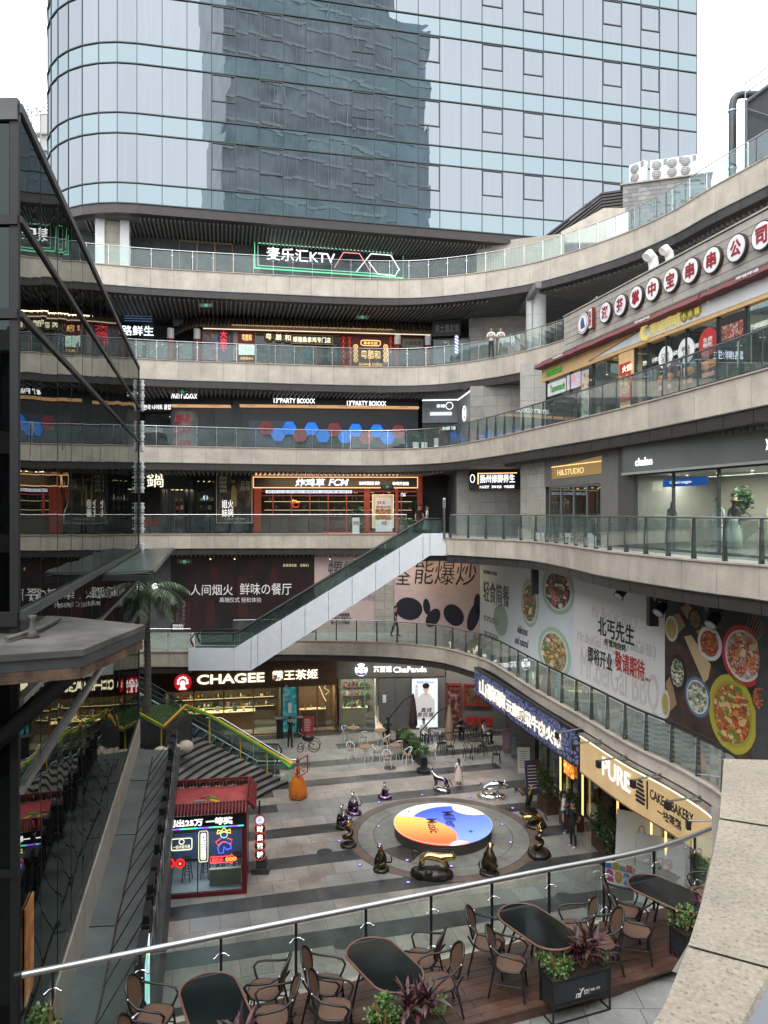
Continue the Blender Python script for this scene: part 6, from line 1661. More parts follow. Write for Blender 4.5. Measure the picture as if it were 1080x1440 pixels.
zA0,zA1=3.93,5.10
m=M();sA.box(m,0,sA.L,.06,.22,zA0,zA1,bluem());obj('sign_board',m,parent=t)
ECR=em('cream_letters',(1,.9,.72),.9)
def sat(body,a,b,k0=0.2,k1=.85,**k):return lettering(t,sA,body,sA.u(a,.25),sA.u(b,.25),zA0+(zA1-zA0)*k0,zA0+(zA1-zA0)*k1,.25,ECR,depth=.05,**k)
sat('山碗碗',674,711,.12,.78,bold=.13);sat('云南酸菜牛肉火锅',712,789,.18,.68,bold=.13)
m=M();sA.box(m,-.03,sA.L,.05,.24,zA1,zA1+.04,BLACK);sA.box(m,-.03,sA.L,.05,.24,zA0-.04,zA0,BLACK);obj('sign_frame',m,parent=t)
sy=[s for p,s in zip(rim1b.p,rim1b.s)]
sP0=next(s for p,s in zip(rim1b.p,rim1b.s)if p.y<25.2);sP1=next(s for p,s in zip(rim1b.p,rim1b.s)if p.y<14.6)
t=thing('bakery_sign','glowing cream sign board PURE CAKE & BAKERY curving under the gallery','sign',(8,20,3.8))
CRM=em('bakery_cream',(.80,.56,.27),.42,flick=.12)
m=M();ribbon(m,rim1b,sP0,sP1,.07,.2,3.83,5.08,CRM);obj('sign_board',m,parent=t)
m=M();ribbon(m,rim1b,sP0,sP1,.05,.27,5.08,5.13,STEEL);ribbon(m,rim1b,sP0,sP1,.2,.23,5.0,5.03,E_CREAM);ribbon(m,rim1b,sP0,sP1,.05,.22,3.79,3.83,C_WOOD);obj('sign_frame',m,parent=t)
sB_=Wall((6.85,25.1),(7.52,21.9));sC_=Wall((7.50,22.0),(8.15,19.55));
lettering(t,sB_,'PURE',sB_.u(846,.3),sB_.u(885,.3),4.28,4.86,.27,em('soft_white',(1,1,1),1.0),bold=.05,depth=.06)
lettering(t,sC_,'CAKE & BAKERY',sC_.u(913,.3),sC_.u(974,.3),4.52,4.8,.27,C_BLACK,bold=.06);lettering(t,sC_,'一块蛋糕',sC_.u(923,.3),sC_.u(957,.3),4.15,4.42,.27,C_BLACK,bold=.08)
m=M()
for k in range(6):
 w_=.07+.03*(5-abs(k-1));q=sC_.p(sC_.u(899,.3),.28,4.22+k*.11);uu_=sC_.u(899,.3);sC_.box(m,uu_-w_,uu_+w_,.25,.29,4.2+k*.12,4.27+k*.12,C_BLACK)
sC_.box(m,sC_.u(908,.3),sC_.u(909.2,.3),.25,.28,4.15,4.95,C_BLACK);obj('cake_emblem',m,parent=t)
for k,(px0,px1)in enumerate(((808,822),(820,858),(858,898),(906,944),(946,986),(962,1008))):
 s_=sP0+[-.2,1.1,2.7,4.3,6.0,7.5][k]
 p,d=rim1b.at(s_);n=Vector((d.y,-d.x));q=p+n*.95
 tt=thing('sign_spot_lamp',['first arm lamp over the seam of blue and cream signs','second arm lamp, left of the letters PURE','third arm lamp, crossing the letters PURE','fourth arm lamp, beside the cake emblem','fifth arm lamp, crossing CAKE & BAKERY','last arm lamp at the curved end of the cream sign'][k],'lamp',(p.x,p.y,5.15),group='arm lamps over the bakery sign')
 m=M();m.tube([(p.x,p.y,5.2),(q.x,q.y,5.12)],.028,STEELD,5);obj('arm',m,parent=tt)
 m=M();m.cbox((q.x,q.y,5.02),(.17,.1,.2),BLACK,math.atan2(d.y,d.x));obj('lamp_head',m,parent=tt)
 # STAGE, ESCALATORS, KIOSK
def stagem():
 m,nt,p=_new('stage_screen');N,L=nt.nodes,nt.links
 geo=N.new('ShaderNodeNewGeometry')
 def math_(op,a,b=None):
  q=N.new('ShaderNodeMath');q.operation=op
  for i,v in enumerate((a,b)):
   if v is None:continue
   if isinstance(v,(int,float)):q.inputs[i].default_value=v
   else:L.new(v,q.inputs[i])
  return q.outputs[0]
 sep=N.new('ShaderNodeSeparateXYZ');L.new(geo.outputs['Position'],sep.inputs[0])
 X=math_('SUBTRACT',sep.outputs['X'],2.3);Y=math_('SUBTRACT',sep.outputs['Y'],28.9)
 def blob(cx,cy,rx,ry,rot,soft):
  ca,sa=math.cos(rot),math.sin(rot)
  dx=math_('SUBTRACT',X,cx);dy=math_('SUBTRACT',Y,cy)
  a=math_('DIVIDE',math_('ADD',math_('MULTIPLY',dx,ca),math_('MULTIPLY',dy,sa)),rx)
  b=math_('DIVIDE',math_('SUBTRACT',math_('MULTIPLY',dy,ca),math_('MULTIPLY',dx,sa)),ry)
  r2=math_('ADD',math_('MULTIPLY',a,a),math_('MULTIPLY',b,b))
  mr=N.new('ShaderNodeMapRange');mr.inputs['From Min'].default_value=1+soft;mr.inputs['From Max'].default_value=1-soft;L.new(r2,mr.inputs['Value'])
  return mr.outputs['Result']
 def mixc(f,a,b):
  q=N.new('ShaderNodeMixRGB');L.new(f,q.inputs['Fac'])
  for i,v in((1,a),(2,b)):
   if isinstance(v,tuple):q.inputs[i].default_value=(*v,1)
   else:L.new(v,q.inputs[i])
  return q.outputs[0]
 def ramp(src,a,b,c1,c2):
  mr=N.new('ShaderNodeMapRange');mr.inputs['From Min'].default_value=a;mr.inputs['From Max'].default_value=b;L.new(src,mr.inputs['Value']);return mixc(mr.outputs['Result'],c1,c2)
 base=ramp(X,-1.9,1.9,(.80,.88,1.0),(.30,.42,.95))
 blue=ramp(math_('ADD',Y,math_('MULTIPLY',X,-.25)),-1.5,1.2,(.16,.27,.95),(.02,.06,.62))
 c=mixc(blob(.45,-.1,1.75,1.72,.0,.06),base,blue)
 org=ramp(Y,-1.5,.9,(1.0,.12,.04),(1.0,.50,.10))
 c=mixc(blob(-1.15,-.75,1.72,1.22,-.55,.05),c,org)
 c=mixc(blob(1.35,1.45,.85,.72,0,.05),c,ramp(X,.6,1.9,(.95,.93,.85),(.95,.72,.25)))
 c=mixc(blob(.55,-1.95,.40,.36,0,.08),c,ramp(X,.3,.9,(1,.85,.85),(.95,.25,.3)))
 L.new(c,p.inputs['Emission Color']);p.inputs['Emission Strength'].default_value=.40;L.new(c,p.inputs['Base Color']);p.inputs['Roughness'].default_value=.25
 return m
t=thing('round_stage','low round stage with a blue and orange lit top reading Miller Music','stage',(2.3,28.9,0))
SD=pm('stage_side',(.06,.055,.05),.5,var=.15)
m=M();m.cyl((2.3,28.9,.012),1.86,.40,SD,64)
for k in range(5):m.cyl((2.3,28.9,.05+k*.075),1.885,.03,SD,64)
obj('stage_side',m,parent=t)
m=M();m.cyl((2.3,28.9,.415),1.91,.05,stagem(),72);o=obj('screen_top',m,parent=t)
m=M();m.tube([(2.3+1.915*math.cos(2*PI*k/72),28.9+1.915*math.sin(2*PI*k/72),.462)for k in range(73)],.012,C_WHITE,4,cap=False);obj('rim',m,parent=t)
class Flat:
 def __init__(s,o,ang):s.o=Vector(o);s.a=ang
 def p(s,u,v,z):return(s.o.x+u*math.cos(s.a)-z*math.sin(s.a),s.o.y+u*math.sin(s.a)+z*math.cos(s.a),.468+v)
fl=Flat((2.3,28.9),R(-86))
m=M();text_on(m,fl,'Miller',-1.05,.45,.1,.55,.0,C_BLACK,bold=.06,depth=.004);text_on(m,fl,'Music',-.38,.92,-.62,-.22,.0,C_BLACK,bold=.06,depth=.004);obj('lettering',m,parent=o)
m=M()
for x,y,r_ in((1.0,29.95,.12),(3.3,28.1,.16)):
 vs=[]
 for k in range(8):a=k*PI/4;rr=r_ if k%2==0 else r_*.28;vs.append((x+rr*math.cos(a),y+rr*math.sin(a),.469))
 m.add(vs,[list(range(8))],C_BLACK)
stuff(obj('star_prints',m,parent=o))
UL=em('uplight_purple',(.35,.25,1),2.2)
nn=-1
_o=['first','second','third','fourth','fifth','sixth','seventh','eighth','ninth','tenth','eleventh','twelfth']
GLW=[f'purple ground light in the grey floor, {_o[k]} anticlockwise from the hotpot side' for k in range(10)]+[f'purple ground light outside the brown ring, {_o[k]} anticlockwise from the bakery side' for k in range(12)]
for r_,n,o_ in((2.62,10,.35),(4.05,12,.15)):
 for k in range(n):
  a=o_+2*PI*k/n;q=(CEN.x+r_*math.cos(a),CEN.y+r_*math.sin(a))
  nn+=1
  m=M();m.cyl((q[0],q[1],.012),.085,.012,BLACK,12);m.cyl((q[0],q[1],.0245),.055,.004,UL,10)
  m.cyl((q[0],q[1],.0292),.02,.002,C_BLACK,8)
  tag(obj('ground_light',m),GLW[nn],'ground light','purple ground lights, inner circle' if r_<3 else 'purple ground lights, outer circle')
def escalator(name,label,x0,z0,x1,z1,yf,w_,side,flat0=1.6,flat1=1.6,sgn=1,skirt=.55):
 """runs along X, near side plane at y = yf"""
 t=thing(name,label,'escalator',((x0+x1)/2,yf,z0))
 lo,hi=(x0,x1)
 d=1 if x1>x0 else-1
 prof=[(x0-d*flat0,z0),(x0,z0),(x1,z1),(x1+d*flat1,z1)]
 low=[(x0-d*flat0,z0-skirt-.55),(x0+d*.85,z0-skirt-.55),(x1+d*.35,z1-skirt-.55),(x1+d*flat1,z1-skirt-.55)]
 top=[(a,b+skirt)for a,b in prof]
 def interp(pl,x):
  for(a,b),(c_,e)in zip(pl,pl[1:]):
   if min(a,c_)-1e-6<=x<=max(a,c_)+1e-6:return b+(e-b)*(x-a)/(c_-a)if c_!=a else b
  return pl[-1][1]
 xa,xb=sorted((x0-d*flat0,x1+d*flat1))
 cuts=sorted([xa,xb,x0,x1,x0+d*.85,x1+d*.35]+[min(x0,x1)+(abs(x1-x0))*k/8 for k in range(1,8)])
 for a,b in zip(cuts,cuts[1:]):
  if b-a<.05:continue
  g=.011
  for(y0_,y1_)in((yf,yf+.05),(yf+w_-.05,yf+w_)):
   m=M();zl0,zl1,zt0,zt1=interp(low,a),interp(low,b),interp(top,a),interp(top,b)
   m.hexa([(a+g,y0_,zl0),(b-g,y0_,zl1),(b-g,y1_,zl1),(a+g,y1_,zl0),(a+g,y0_,zt0),(b-g,y0_,zt1),(b-g,y1_,zt1),(a+g,y1_,zt0)],side)
   obj('side_panel',m,parent=t)
 m=M()
 for a,b in zip(sorted(set([xa,xb,x0,x1,x0+d*.85,x1+d*.35])),sorted(set([xa,xb,x0,x1,x0+d*.85,x1+d*.35]))[1:]):
  zl0,zl1=interp(low,a),interp(low,b)
  m.hexa([(a,yf+.05,zl0),(b,yf+.05,zl1),(b,yf+w_-.05,zl1),(a,yf+w_-.05,zl0),(a,yf+.05,zl0+.05),(b,yf+.05,zl1+.05),(b,yf+w_-.05,zl1+.05),(a,yf+w_-.05,zl0+.05)],side)
 obj('underside',m,parent=t)
 n=int(abs(x1-x0)/.4)
 for k in range(n):
  a=x0+(x1-x0)*k/n;z=z0+(z1-z0)*(k+.5)/n
  m=M();m.box(min(a,a+d*.39),max(a,a+d*.39),yf+.22,yf+w_-.22,z-.25,z+.1,DKGREY);m.box(a-.012,a+.012,yf+.22,yf+w_-.22,z+.1,z+.103,C_WHITE);obj('tread',m,parent=t)
 for yy in(yf+.1,yf+w_-.1):
  path=[(x0-d*(flat0-.25),z0+.25+skirt*.3),(x0-d*(flat0-.1),z0+.7),(x0-d*(flat0-.3),z0+1.0),(x0+d*.1,z0+1.02),(x1+d*.1,z1+1.02),(x1+d*(flat1-.3),z1+1.0),(x1+d*(flat1-.1),z1+.7),(x1+d*(flat1-.25),z1+.3)]
  m=M();m.tube([(x,yy,z)for x,z in path],.045,BLACK,6);obj('handrail',m,parent=t)
  cs=sorted([x0-d*(flat0-.3),x0,x1,x1+d*(flat1-.3)]+[x0+(x1-x0)*k/5 for k in range(1,5)])
  tp_=[(x,z+1.0)for x,z in prof];bt=[(x,z+skirt*.6)for x,z in prof]
  for a,b in zip(cs,cs[1:]):
   m=M();m.hexa([(a+.01,yy-.006,interp(bt,a)),(b-.01,yy-.006,interp(bt,b)),(b-.01,yy+.006,interp(bt,b)),(a+.01,yy+.006,interp(bt,a)),(a+.01,yy-.006,interp(tp_,a)),(b-.01,yy-.006,interp(tp_,b)),(b-.01,yy+.006,interp(tp_,b)),(a+.01,yy+.006,interp(tp_,a))],GLASSD);obj('glass_pane',m,parent=t)
  m=M()
  st=[(x,z+skirt*.62)for x,z in prof]
  m.tube([(x,yy,z)for x,z in st],.03,em('skirt_light',(.9,.93,1),.5)if name!='white_escalator' else STEEL,4);obj('skirt_strip',m,parent=t)
 return t
GLASSD=glassm('escalator_glass',(.62,.70,.68),base=.05,grime=.10,gcol=(.2,.24,.23))
ESC=pm('escalator_white',(.72,.76,.80),.35,var=.04,piece=.03)
escalator('white_escalator','white-clad escalator climbing from the first to the second gallery',-7.5,L1-.1,1.95,L2-.1,37.0,1.45,ESC,2.3,1.25,skirt=.28)
escalator('plaza_escalator','dark escalator from the plaza up to the left, behind the curved stairs',-6.3,0.02,-15.3,5.2,35.5,1.5,DKGREY,1.3,.6,skirt=.25)
PB=pm('black_granite',(.028,.03,.032),.25,var=.2)
t=thing('raised_planter','black granite planter with clipped grass at the foot of the palm','planter',(-9.6,33,LAND))
poly=[(-9.3,31.5),(-8.75,33.7),(-10.4,35.6),(-12.3,34.2),(-10.9,32.9)]
m=M();m.prism(poly,LAND-.3,3.4,PB);obj('planter_wall',m,parent=t)
inner=[(-9.45,31.85),(-8.95,33.6),(-10.4,35.35),(-12.0,34.2),(-10.85,33.05)]
m=M();m.prism(inner,3.3,3.43,pm('turf',(.045,.085,.025),.9,var=.3,scale=6));g=obj('turf',m,parent=t)
m=M();r_=random.Random(5)
def inpoly(x,y,P):
 c_=False
 for i in range(len(P)):
  (x1,y1),(x2,y2)=P[i],P[i-1]
  if(y1>y)!=(y2>y)and x<(x2-x1)*(y-y1)/(y2-y1)+x1:c_=not c_
 return c_
TG1=pm('grass_blade',(.06,.12,.03),.7,var=.4,scale=9,piece=0)
k=0
while k<2600:
 x,y=r_.uniform(-12,-8.9),r_.uniform(31.8,35.4)
 if not inpoly(x,y,inner):continue
 a=r_.uniform(0,PI);h=r_.uniform(.02,.06);dx,dy=.02*math.cos(a),.02*math.sin(a)
 m.add([(x-dx,y-dy,3.42),(x+dx,y+dy,3.42),(x+r_.uniform(-.04,.04),y+r_.uniform(-.04,.04),3.42+h)],[(0,1,2)],TG1);k+=1
stuff(obj('grass',m,parent=g))
t=thing('coloured_handrail','yellow, green and red handrail zigzagging down the curved stairs','handrail',(-8,34,LAND))
P=[(-10.9,33.0,3.62),(-9.35,31.35,3.52),(-9.0,33.55,3.85),(-8.2,34.3,3.28),(-4.7,34.1,1.25)]
YEL=colm('rail_yellow',(.65,.45,.02),.4);GRN=colm('rail_green',(.06,.32,.03),.4);REDR=colm('rail_red',(.6,.08,.03),.4)
m=M();m.tube(P,.045,YEL,6);obj('yellow_tube',m,parent=t)
m=M();m.tube([(x,y-.03,z-.09)for x,y,z in P],.045,GRN,6);obj('green_tube',m,parent=t)
m=M();m.tube([(x,y+.02,z-.045)for x,y,z in P[1:3]],.05,REDR,6);obj('red_tube',m,parent=t)
m=M();m.tube([P[-1],(-4.45,34.1,1.1),(-4.25,34.1,.98)],[.05,.09,.14],YEL,10);m.tube([(-4.75,34.06,1.16),(-4.5,34.0,1.0),(-4.32,33.95,.86)],[.05,.09,.14],GRN,10);obj('trumpet_end',m,parent=t)
for(x,y,z1,z0)in((-9.5,31.55,3.5,LAND-.05),(-8.9,33.7,3.6,LAND),(-8.1,34.3,3.2,1.9),(-6.65,34.25,2.35,1.1),(-5.4,34.2,1.65,.2)):
 m=M();m.tube([(x,y,z0),(x,y,z1)],.03,YEL,6);m.cyl((x,y,z0),.07,.03,YEL,8);obj('post',m,parent=t)
t=thing('stair_glass_rail','clear glass balustrade with steel rail along the stair edge','balustrade',(-6.5,34.5,0))
P=[(-8.3,34.5,3.0),(-7.6,34.5,3.0),(-4.4,34.5,1.05),(-3.9,34.5,1.05)]
m=M();m.tube(P,.025,STEEL,6);obj('handrail',m,parent=t)
for k in range(4):
 a,b=-8.1+k*1.0,-7.1+k*1.0;za=lambda x:3.0-max(0,x+7.6)*.61
 m=M();m.hexa([(a+.03,34.49,za(a)-.85),(b-.03,34.49,za(b)-.85),(b-.03,34.51,za(b)-.85),(a+.03,34.51,za(a)-.85),(a+.03,34.49,za(a)-.08),(b-.03,34.49,za(b)-.08),(b-.03,34.51,za(b)-.08),(a+.03,34.51,za(a)-.08)],GLASS);obj('glass_pane',m,parent=t)
 m=M();m.cyl((a,34.5,max(0,za(a)-1.1)),.025,1.08,STEEL,6);obj('post',m,parent=t)
t=thing('caterpillar_seat','cream caterpillar-shaped seat of three round lobes on the stair landing','seat',(-8.9,31.0,LAND))
for k in range(3):
 m=M();m.ball((-9.45+k*.42,31.3+k*.42,LAND+.26),(.33,.33,.27),colm('cream_foam',(.62,.52,.40),.6),14,9);obj('lobe',m,parent=t)
 # red ticket kiosk
kio=Wall((-7.25,24.0),(-4.53,24.42));KW=kio.L;KD=2.2
KR=pm('kiosk_red',(.15,.012,.016),.4,var=.1);KRL=pm('kiosk_roof_red',(.42,.07,.07),.5,var=.15,stain=.2,sscale=2)
t=thing('red_kiosk','small red lottery kiosk with Chinese tiled roof edge and neon signs in its window','kiosk',kio.p(KW/2,-1.1,0))
def kb(name,u0,u1,v0,v1,z0,z1,mat):m=M();kio.box(m,u0,u1,v0,v1,z0,z1,mat);return obj(name,m,parent=t)
kb('base_beam',0,KW,-KD,0,0,.13,KR);kb('corner_post',KW-.16,KW,-.16,0,.13,2.65,KR);kb('corner_post',0,.16,-.16,0,.13,2.65,KR);kb('corner_post',KW-.16,KW,-KD,-KD+.16,.13,2.65,KR)
kb('side_wall',KW-.05,KW-.01,-KD+.16,-.16,.13,2.65,KR);kb('back_wall',0,KW-.05,-KD-.04,-KD,.13,2.65,C_DGREY);kb('inner_floor',.0,KW-.05,-KD,-.05,.13,.16,C_GREY);kb('blue_inner_wall',.0,KW-.06,-KD+.01,-KD+.03,.16,1.2,colm('inner_blue',(.10,.14,.28)))
kb('counter_front',KW*.55,KW-.2,-.5,-.35,.17,.7,colm('khaki',(.28,.26,.17)))
kb('window_bar',.16,KW-.16,-.05,0,1.22,1.27,BLACK);kb('window_bar',KW*.42,KW*.42+.03,-.04,-.01,.14,1.22,BLACK)
m=M();kio.box(m,.16,KW-.16,-.03,-.022,.14,2.3,SHOPGL);obj('window_pane',m,parent=t)
led=kb('display_board',0.0,KW-.05,-.02,.06,2.25,2.68,C_BLACK)
lettering(led,kio,'刮出25万 一等奖',.2,KW-.45,2.36,2.6,.062,E_WHITE,bold=.1,depth=.008)
m=M()
for k in range(14):
 c_=[(.1,1,.6),(.1,.3,1),(.4,.1,1),(.1,.8,1),(.2,1,.3)][k%5]
 kio.box(m,.05+k*(KW-.15)/14,.05+(k+1)*(KW-.15)/14,.061,.075,2.27,2.31,em('led%d'%(k%5),c_,1.2))
obj('led_strip',m,parent=led)
def knx(px,py):return kio.u(px,-.0),kio.z(px,py)
t2=thing('neon_name_box','cream neon rectangle with a round crest in the kiosk window','neon sign',kio.p(.9,0,1.6))
NC=em('neon_cream',(.9,.9,.6),1.0)
u0,z0=knx(241,1196);u1,z1=knx(270,1178)
outline(t2,kio,(u0+u1)/2,(z0+z1)/2,(u1-u0)/2,(z1-z0)/2,.02,NC,.018,28,sq=9);outline(t2,kio,(u0+u1)/2,(z0+z1)/2+.08,.08,.08,.02,NC,.015,12)
lettering(t2,kio,'一刮中奖乐透',u0+.06,u1-.06,(z0+z1)/2-.14,(z0+z1)/2-.03,.015,NC)
t2=thing('vertical_neon_sign','upright cream neon strip reading 风生水起','neon sign',kio.p(1.4,0,1.4))
u0,z0=knx(279.5,1212);u1,z1=knx(292.5,1168)
for e in(0,.07):outline(t2,kio,(u0+u1)/2,(z0+z1)/2,(u1-u0)/2-e,(z1-z0)/2-e,.02,NC,.012,28,sq=9)
lettering(t2,kio,'风\n生\n水\n起',(u0+u1)/2-.07,(u0+u1)/2+.07,z0+.1,z1-.1,.015,E_WHITE,bold=.1,line=.95)
t2=thing('neon_figure','yellow, red and blue neon outline of a crowned figure','neon sign',kio.p(2,0,1.7))
uc,zc_=knx(315,1182);NY=em('neon_yellow2',(1,.75,.1),1.3);NB=em('neon_blue2',(.08,.12,1),1.4);NR_=em('neon_red2',(1,.08,.08),1.2)
outline(t2,kio,uc,zc_+.2,.11,.1,.02,em('neon_sky',(.3,.7,1),1.1),.016,14)
m=M();m.tube([kio.p(uc+a,.02,zc_+b)for a,b in((-.22,.24),(-.2,.36),(-.08,.32),(0,.44),(.08,.32),(.2,.36),(.22,.24),(0,.3),(-.22,.24))],.018,NY,5);obj('crown_tube',m,parent=t2)
m=M();m.tube([kio.p(uc+a,.02,zc_+b)for a,b in((-.1,.08),(-.26,-.02),(-.2,-.14),(-.06,-.04),(.06,-.04),(.22,-.12),(.26,.02),(.1,.08))],.018,NR_,5);obj('robe_tube',m,parent=t2)
m=M();m.tube([kio.p(uc+a,.02,zc_+b)for a,b in((-.06,-.04),(-.2,-.22),(-.16,-.4),(-.02,-.4),(0,-.2),(.1,-.3),(.24,-.26),(.2,-.12),(.06,-.04))],.022,NB,5);obj('leg_tube',m,parent=t2)
t2=thing('arrow_neon_sign','red neon arrow pointing right with orange characters','neon sign',kio.p(2,0,1.4))
u0,z0=knx(296,1213);u1,z1=knx(331,1203);zm=(z0+z1)/2
m=M();m.tube([kio.p(a,.03,b)for a,b in((u0,zm-.1),(u1-.14,zm-.1),(u1-.14,zm-.16),(u1,zm),(u1-.14,zm+.16),(u1-.14,zm+.1),(u0,zm+.1),(u0,zm-.1))],.018,NR_,5);obj('arrow_tube',m,parent=t2)
lettering(t2,kio,'刮刮乐',u0+.05,u0+.42,zm-.07,zm+.07,.03,NR_,bold=.06)
for k in range(3):outline(t2,kio,u0+.54+k*.12,zm,.045,.05,.03,em('neon_orange',(1,.4,.05),1.3),.02,8)
t2=thing('round_red_neon','pair of round red neon discs at the lower left of the kiosk window','neon sign',kio.p(.5,0,1.3))
for px in(239,253.5):
 u,z=knx(px,1214);m=M();kio.disc(m,u,z,.0,.02,.16,em('neon_disc',(.85,.02,.03),.9),20);kio.disc(m,u,z,.021,.025,.085,C_DRED,14);oo=obj('disc',m,parent=t2);lettering(oo,kio,'彩',u-.04,u+.04,z-.04,z+.04,.027,E_GOLD)
def stool(x,y,z,lb):
 tt=thing('bar_stool',lb,'stool',(x,y,z),group='black stools inside the kiosk')
 m=M();m.cyl((x,y,z+.72),.17,.05,BLACK,12);obj('seat',m,parent=tt)
 for a in range(4):
  c_,s_=math.cos(a*PI/2+.7),math.sin(a*PI/2+.7)
  m=M();m.tube([(x+.1*c_,y+.1*s_,z+.72),(x+.2*c_,y+.2*s_,z)],.018,BLACK,5);obj('leg',m,parent=tt)
 m=M()
 for h,r_ in((.25,.165),(.45,.14)):m.tube([(x+r_*math.cos(a*PI/2+.7),y+r_*math.sin(a*PI/2+.7),z+h)for a in range(5)],.012,BLACK,4)
 obj('rung',m,parent=tt)
for k,u in enumerate((.75,1.35,1.85,2.4)):q=kio.p(u,-.85-.1*(k%2),.16);stool(q[0],q[1],q[2],['leftmost black stool seen through the kiosk window','second black stool from the left in the kiosk','third black stool from the left in the kiosk','rightmost black stool in the kiosk'][k])
shop_light(kio,1.4,-1.0,2.5,1.6,22,(.85,.9,1));shop_light(kio,1.4,-.5,1.15,1.6,6,(.7,.8,1))  # area lamps added to brighten the kiosk inside; no fixture modelled
rf=kb('roof',-.05,KW+.0,-KD-.05,-.02,2.70,2.78,KRL)
def skirt_tiles(p0,p1,out,n):
 d=(Vector(p1)-Vector(p0))/n;o_=Vector(out)
 for k in range(n):
  a=Vector(p0)+d*(k+.5);r_=d.length*.46
  m=M();m.tube([a+Vector((0,0,.22)),a+o_*.5+Vector((0,0,.12)),a+o_+Vector((0,0,-.04))],r_,KR,6);obj('tile',m,parent=rf)
dV=Vector((kio.d.x,kio.d.y,0));nV=Vector((kio.n.x,kio.n.y,0));B0=Vector(kio.p(0,0,2.82))
skirt_tiles(B0-dV*.05,B0+dV*(KW+.02),nV*.26,26);skirt_tiles(B0+dV*(KW+.02)-nV*KD,B0+dV*(KW+.02),dV*.24,14);skirt_tiles(B0-nV*KD,B0+dV*KW-nV*KD,-nV*.22,24)
m=M();m.tube([B0+Vector((0,0,.24)),B0+dV*KW+Vector((0,0,.24)),B0+dV*KW-nV*KD+Vector((0,0,.24)),B0-nV*KD+Vector((0,0,.24))],.04,KR,5);obj('ridge',m,parent=rf)
m=M();r_=random.Random(2)
for k,(u,v,a,c_)in enumerate(((1.15,-.9,.2,C_GREY),(1.35,-.6,.7,C_BLUE),(1.5,-1.15,.1,C_GREEN),(1.65,-.85,-.6,YEL),(1.3,-1.2,-.1,C_RED))):
 q=kio.p(u,v,2.8);m.cbox(q,(.36,.12,.03),c_,a+.15)
stuff(obj('paper_scraps',m,parent=rf))
t=thing('hanging_round_sign','upright string of five red-rimmed discs reading 时来运转 beside the kiosk','sign',(-4.35,25.8,0))
hs_=Wall((-4.7,25.75),(-4.0,25.9))
for k in range(5):
 px,py=365.5,1152.5+k*12.0
 u,z=hs_.u(px),hs_.z(px,py)
 m=M();hs_.disc(m,u,z,.0,.07,.20,BLACK,18);o=obj('disc',m,parent=t)
 outline(o,hs_,u,z,.19,.19,.08,E_RED if 0 else em('rim_red',(.8,.1,.08),.5),.012,18)
 if k==0:
  m=M();hs_.disc(m,u,z,.071,.078,.15,em('clock_white',(.75,.75,.95),.8),16);hs_.box(m,u-.01,u+.01,.079,.083,z,z+.1,C_BLUE);hs_.box(m,u-.08,u,.079,.083,z-.01,z+.01,C_BLUE);obj('emblem',m,parent=o)
 else:lettering(o,hs_,'时来运转'[k-1],u-.1,u+.1,z-.11,z+.11,.075,E_WHITE,bold=.12,depth=.01)
q=hs_.p(hs_.u(365),-.05,0)
m=M();m.cyl((q[0],q[1],0),.03,2.5,BLACK,8);obj('pole',m,parent=t);m=M();m.box(q[0]-.25,q[0]+.35,q[1]-.2,q[1]+.15,0,.18,DKGREY);m.box(q[0]-.1,q[0]+.25,q[1]-.1,q[1]+.15,.18,.5,DKGREY);obj('base_box',m,parent=t)
r_=random.Random(11)
SF=pm('sign_silver',(.6,.6,.62),.3,metal=.8)
ys=[11.3+k*1.12 for k in range(15)]
ordw=['first','second','third','fourth','fifth','sixth','seventh','eighth','ninth','tenth','eleventh','twelfth','thirteenth','fourteenth','fifteenth']
rd=Vector((-.235,.972))
for k,y in enumerate(ys):
 x=RX(y)-.05
 lbl=f'{ordw[k]} block of the roof-edge sign counted from the glass rail, seen edge on'
 t=thing('roof_sign_block',lbl,'sign letter',(x,y,3.62),group='roof-edge sign blocks')
 h=r_.uniform(.85,1.15);n_=r_.randrange(3,5)
 m=M()
 for j in range(n_):
  a=-.4+.8*j/n_;zz=3.66+r_.uniform(0,h*.35);hh=r_.uniform(h*.45,h*.8)
  c_=Vector((x,y))+rd*(a+.1)
  m.cbox((c_.x,c_.y,zz+hh/2),(.16,.17,hh),BLACK,math.atan2(rd.y,rd.x)-PI/2)
 m.cbox((x,y,3.66+h*.5),(.12,.8,.14),BLACK,math.atan2(rd.y,rd.x)-PI/2)
 m.cbox((x,y,3.66+h*.92),(.13,.6,.14),BLACK,math.atan2(rd.y,rd.x)-PI/2)
 obj('letter_body',m,parent=t)
 m=M();m.cbox((x+.10,y,3.66+h*.5),(.015,.74,.12),SF,math.atan2(rd.y,rd.x)-PI/2);m.cbox((x+.10,y+.1,3.66+h*.5),(.015,.12,h*.9),SF,math.atan2(rd.y,rd.x)-PI/2);m.cbox((x+.10,y-.25,3.66+h*.4),(.015,.1,h*.7),SF,math.atan2(rd.y,rd.x)-PI/2)
 obj('silver_face',m,parent=t)
 m=M();m.tube([(GX(y-.55),y-.55,3.53),(x-.05,y+.1,3.66+h*.8)],.016,BLACK,4);obj('stay_rod',m,parent=t)
t=thing('edge_lightbox','tall narrow lightbox with a red, white and green face on the roof edge','sign',(RX(11.7),11.7,3.6))
q=Vector((RX(12.2)+.06,12.2));an=math.atan2(rd.y,rd.x)-PI/2
m=M();m.cbox((q.x,q.y,4.35),(.16,.95,2.2),C_BLACK,an);obj('box_body',m,parent=t)
m=M();m.cbox((q.x+.09,q.y,4.35),(.012,.9,2.1),printm('lightbox_face',[(.7,.05,.1),(.75,.75,.8),(.2,.5,.6),(.3,.7,.1)],1.2,emis=.5),an);obj('lit_face',m,parent=t)
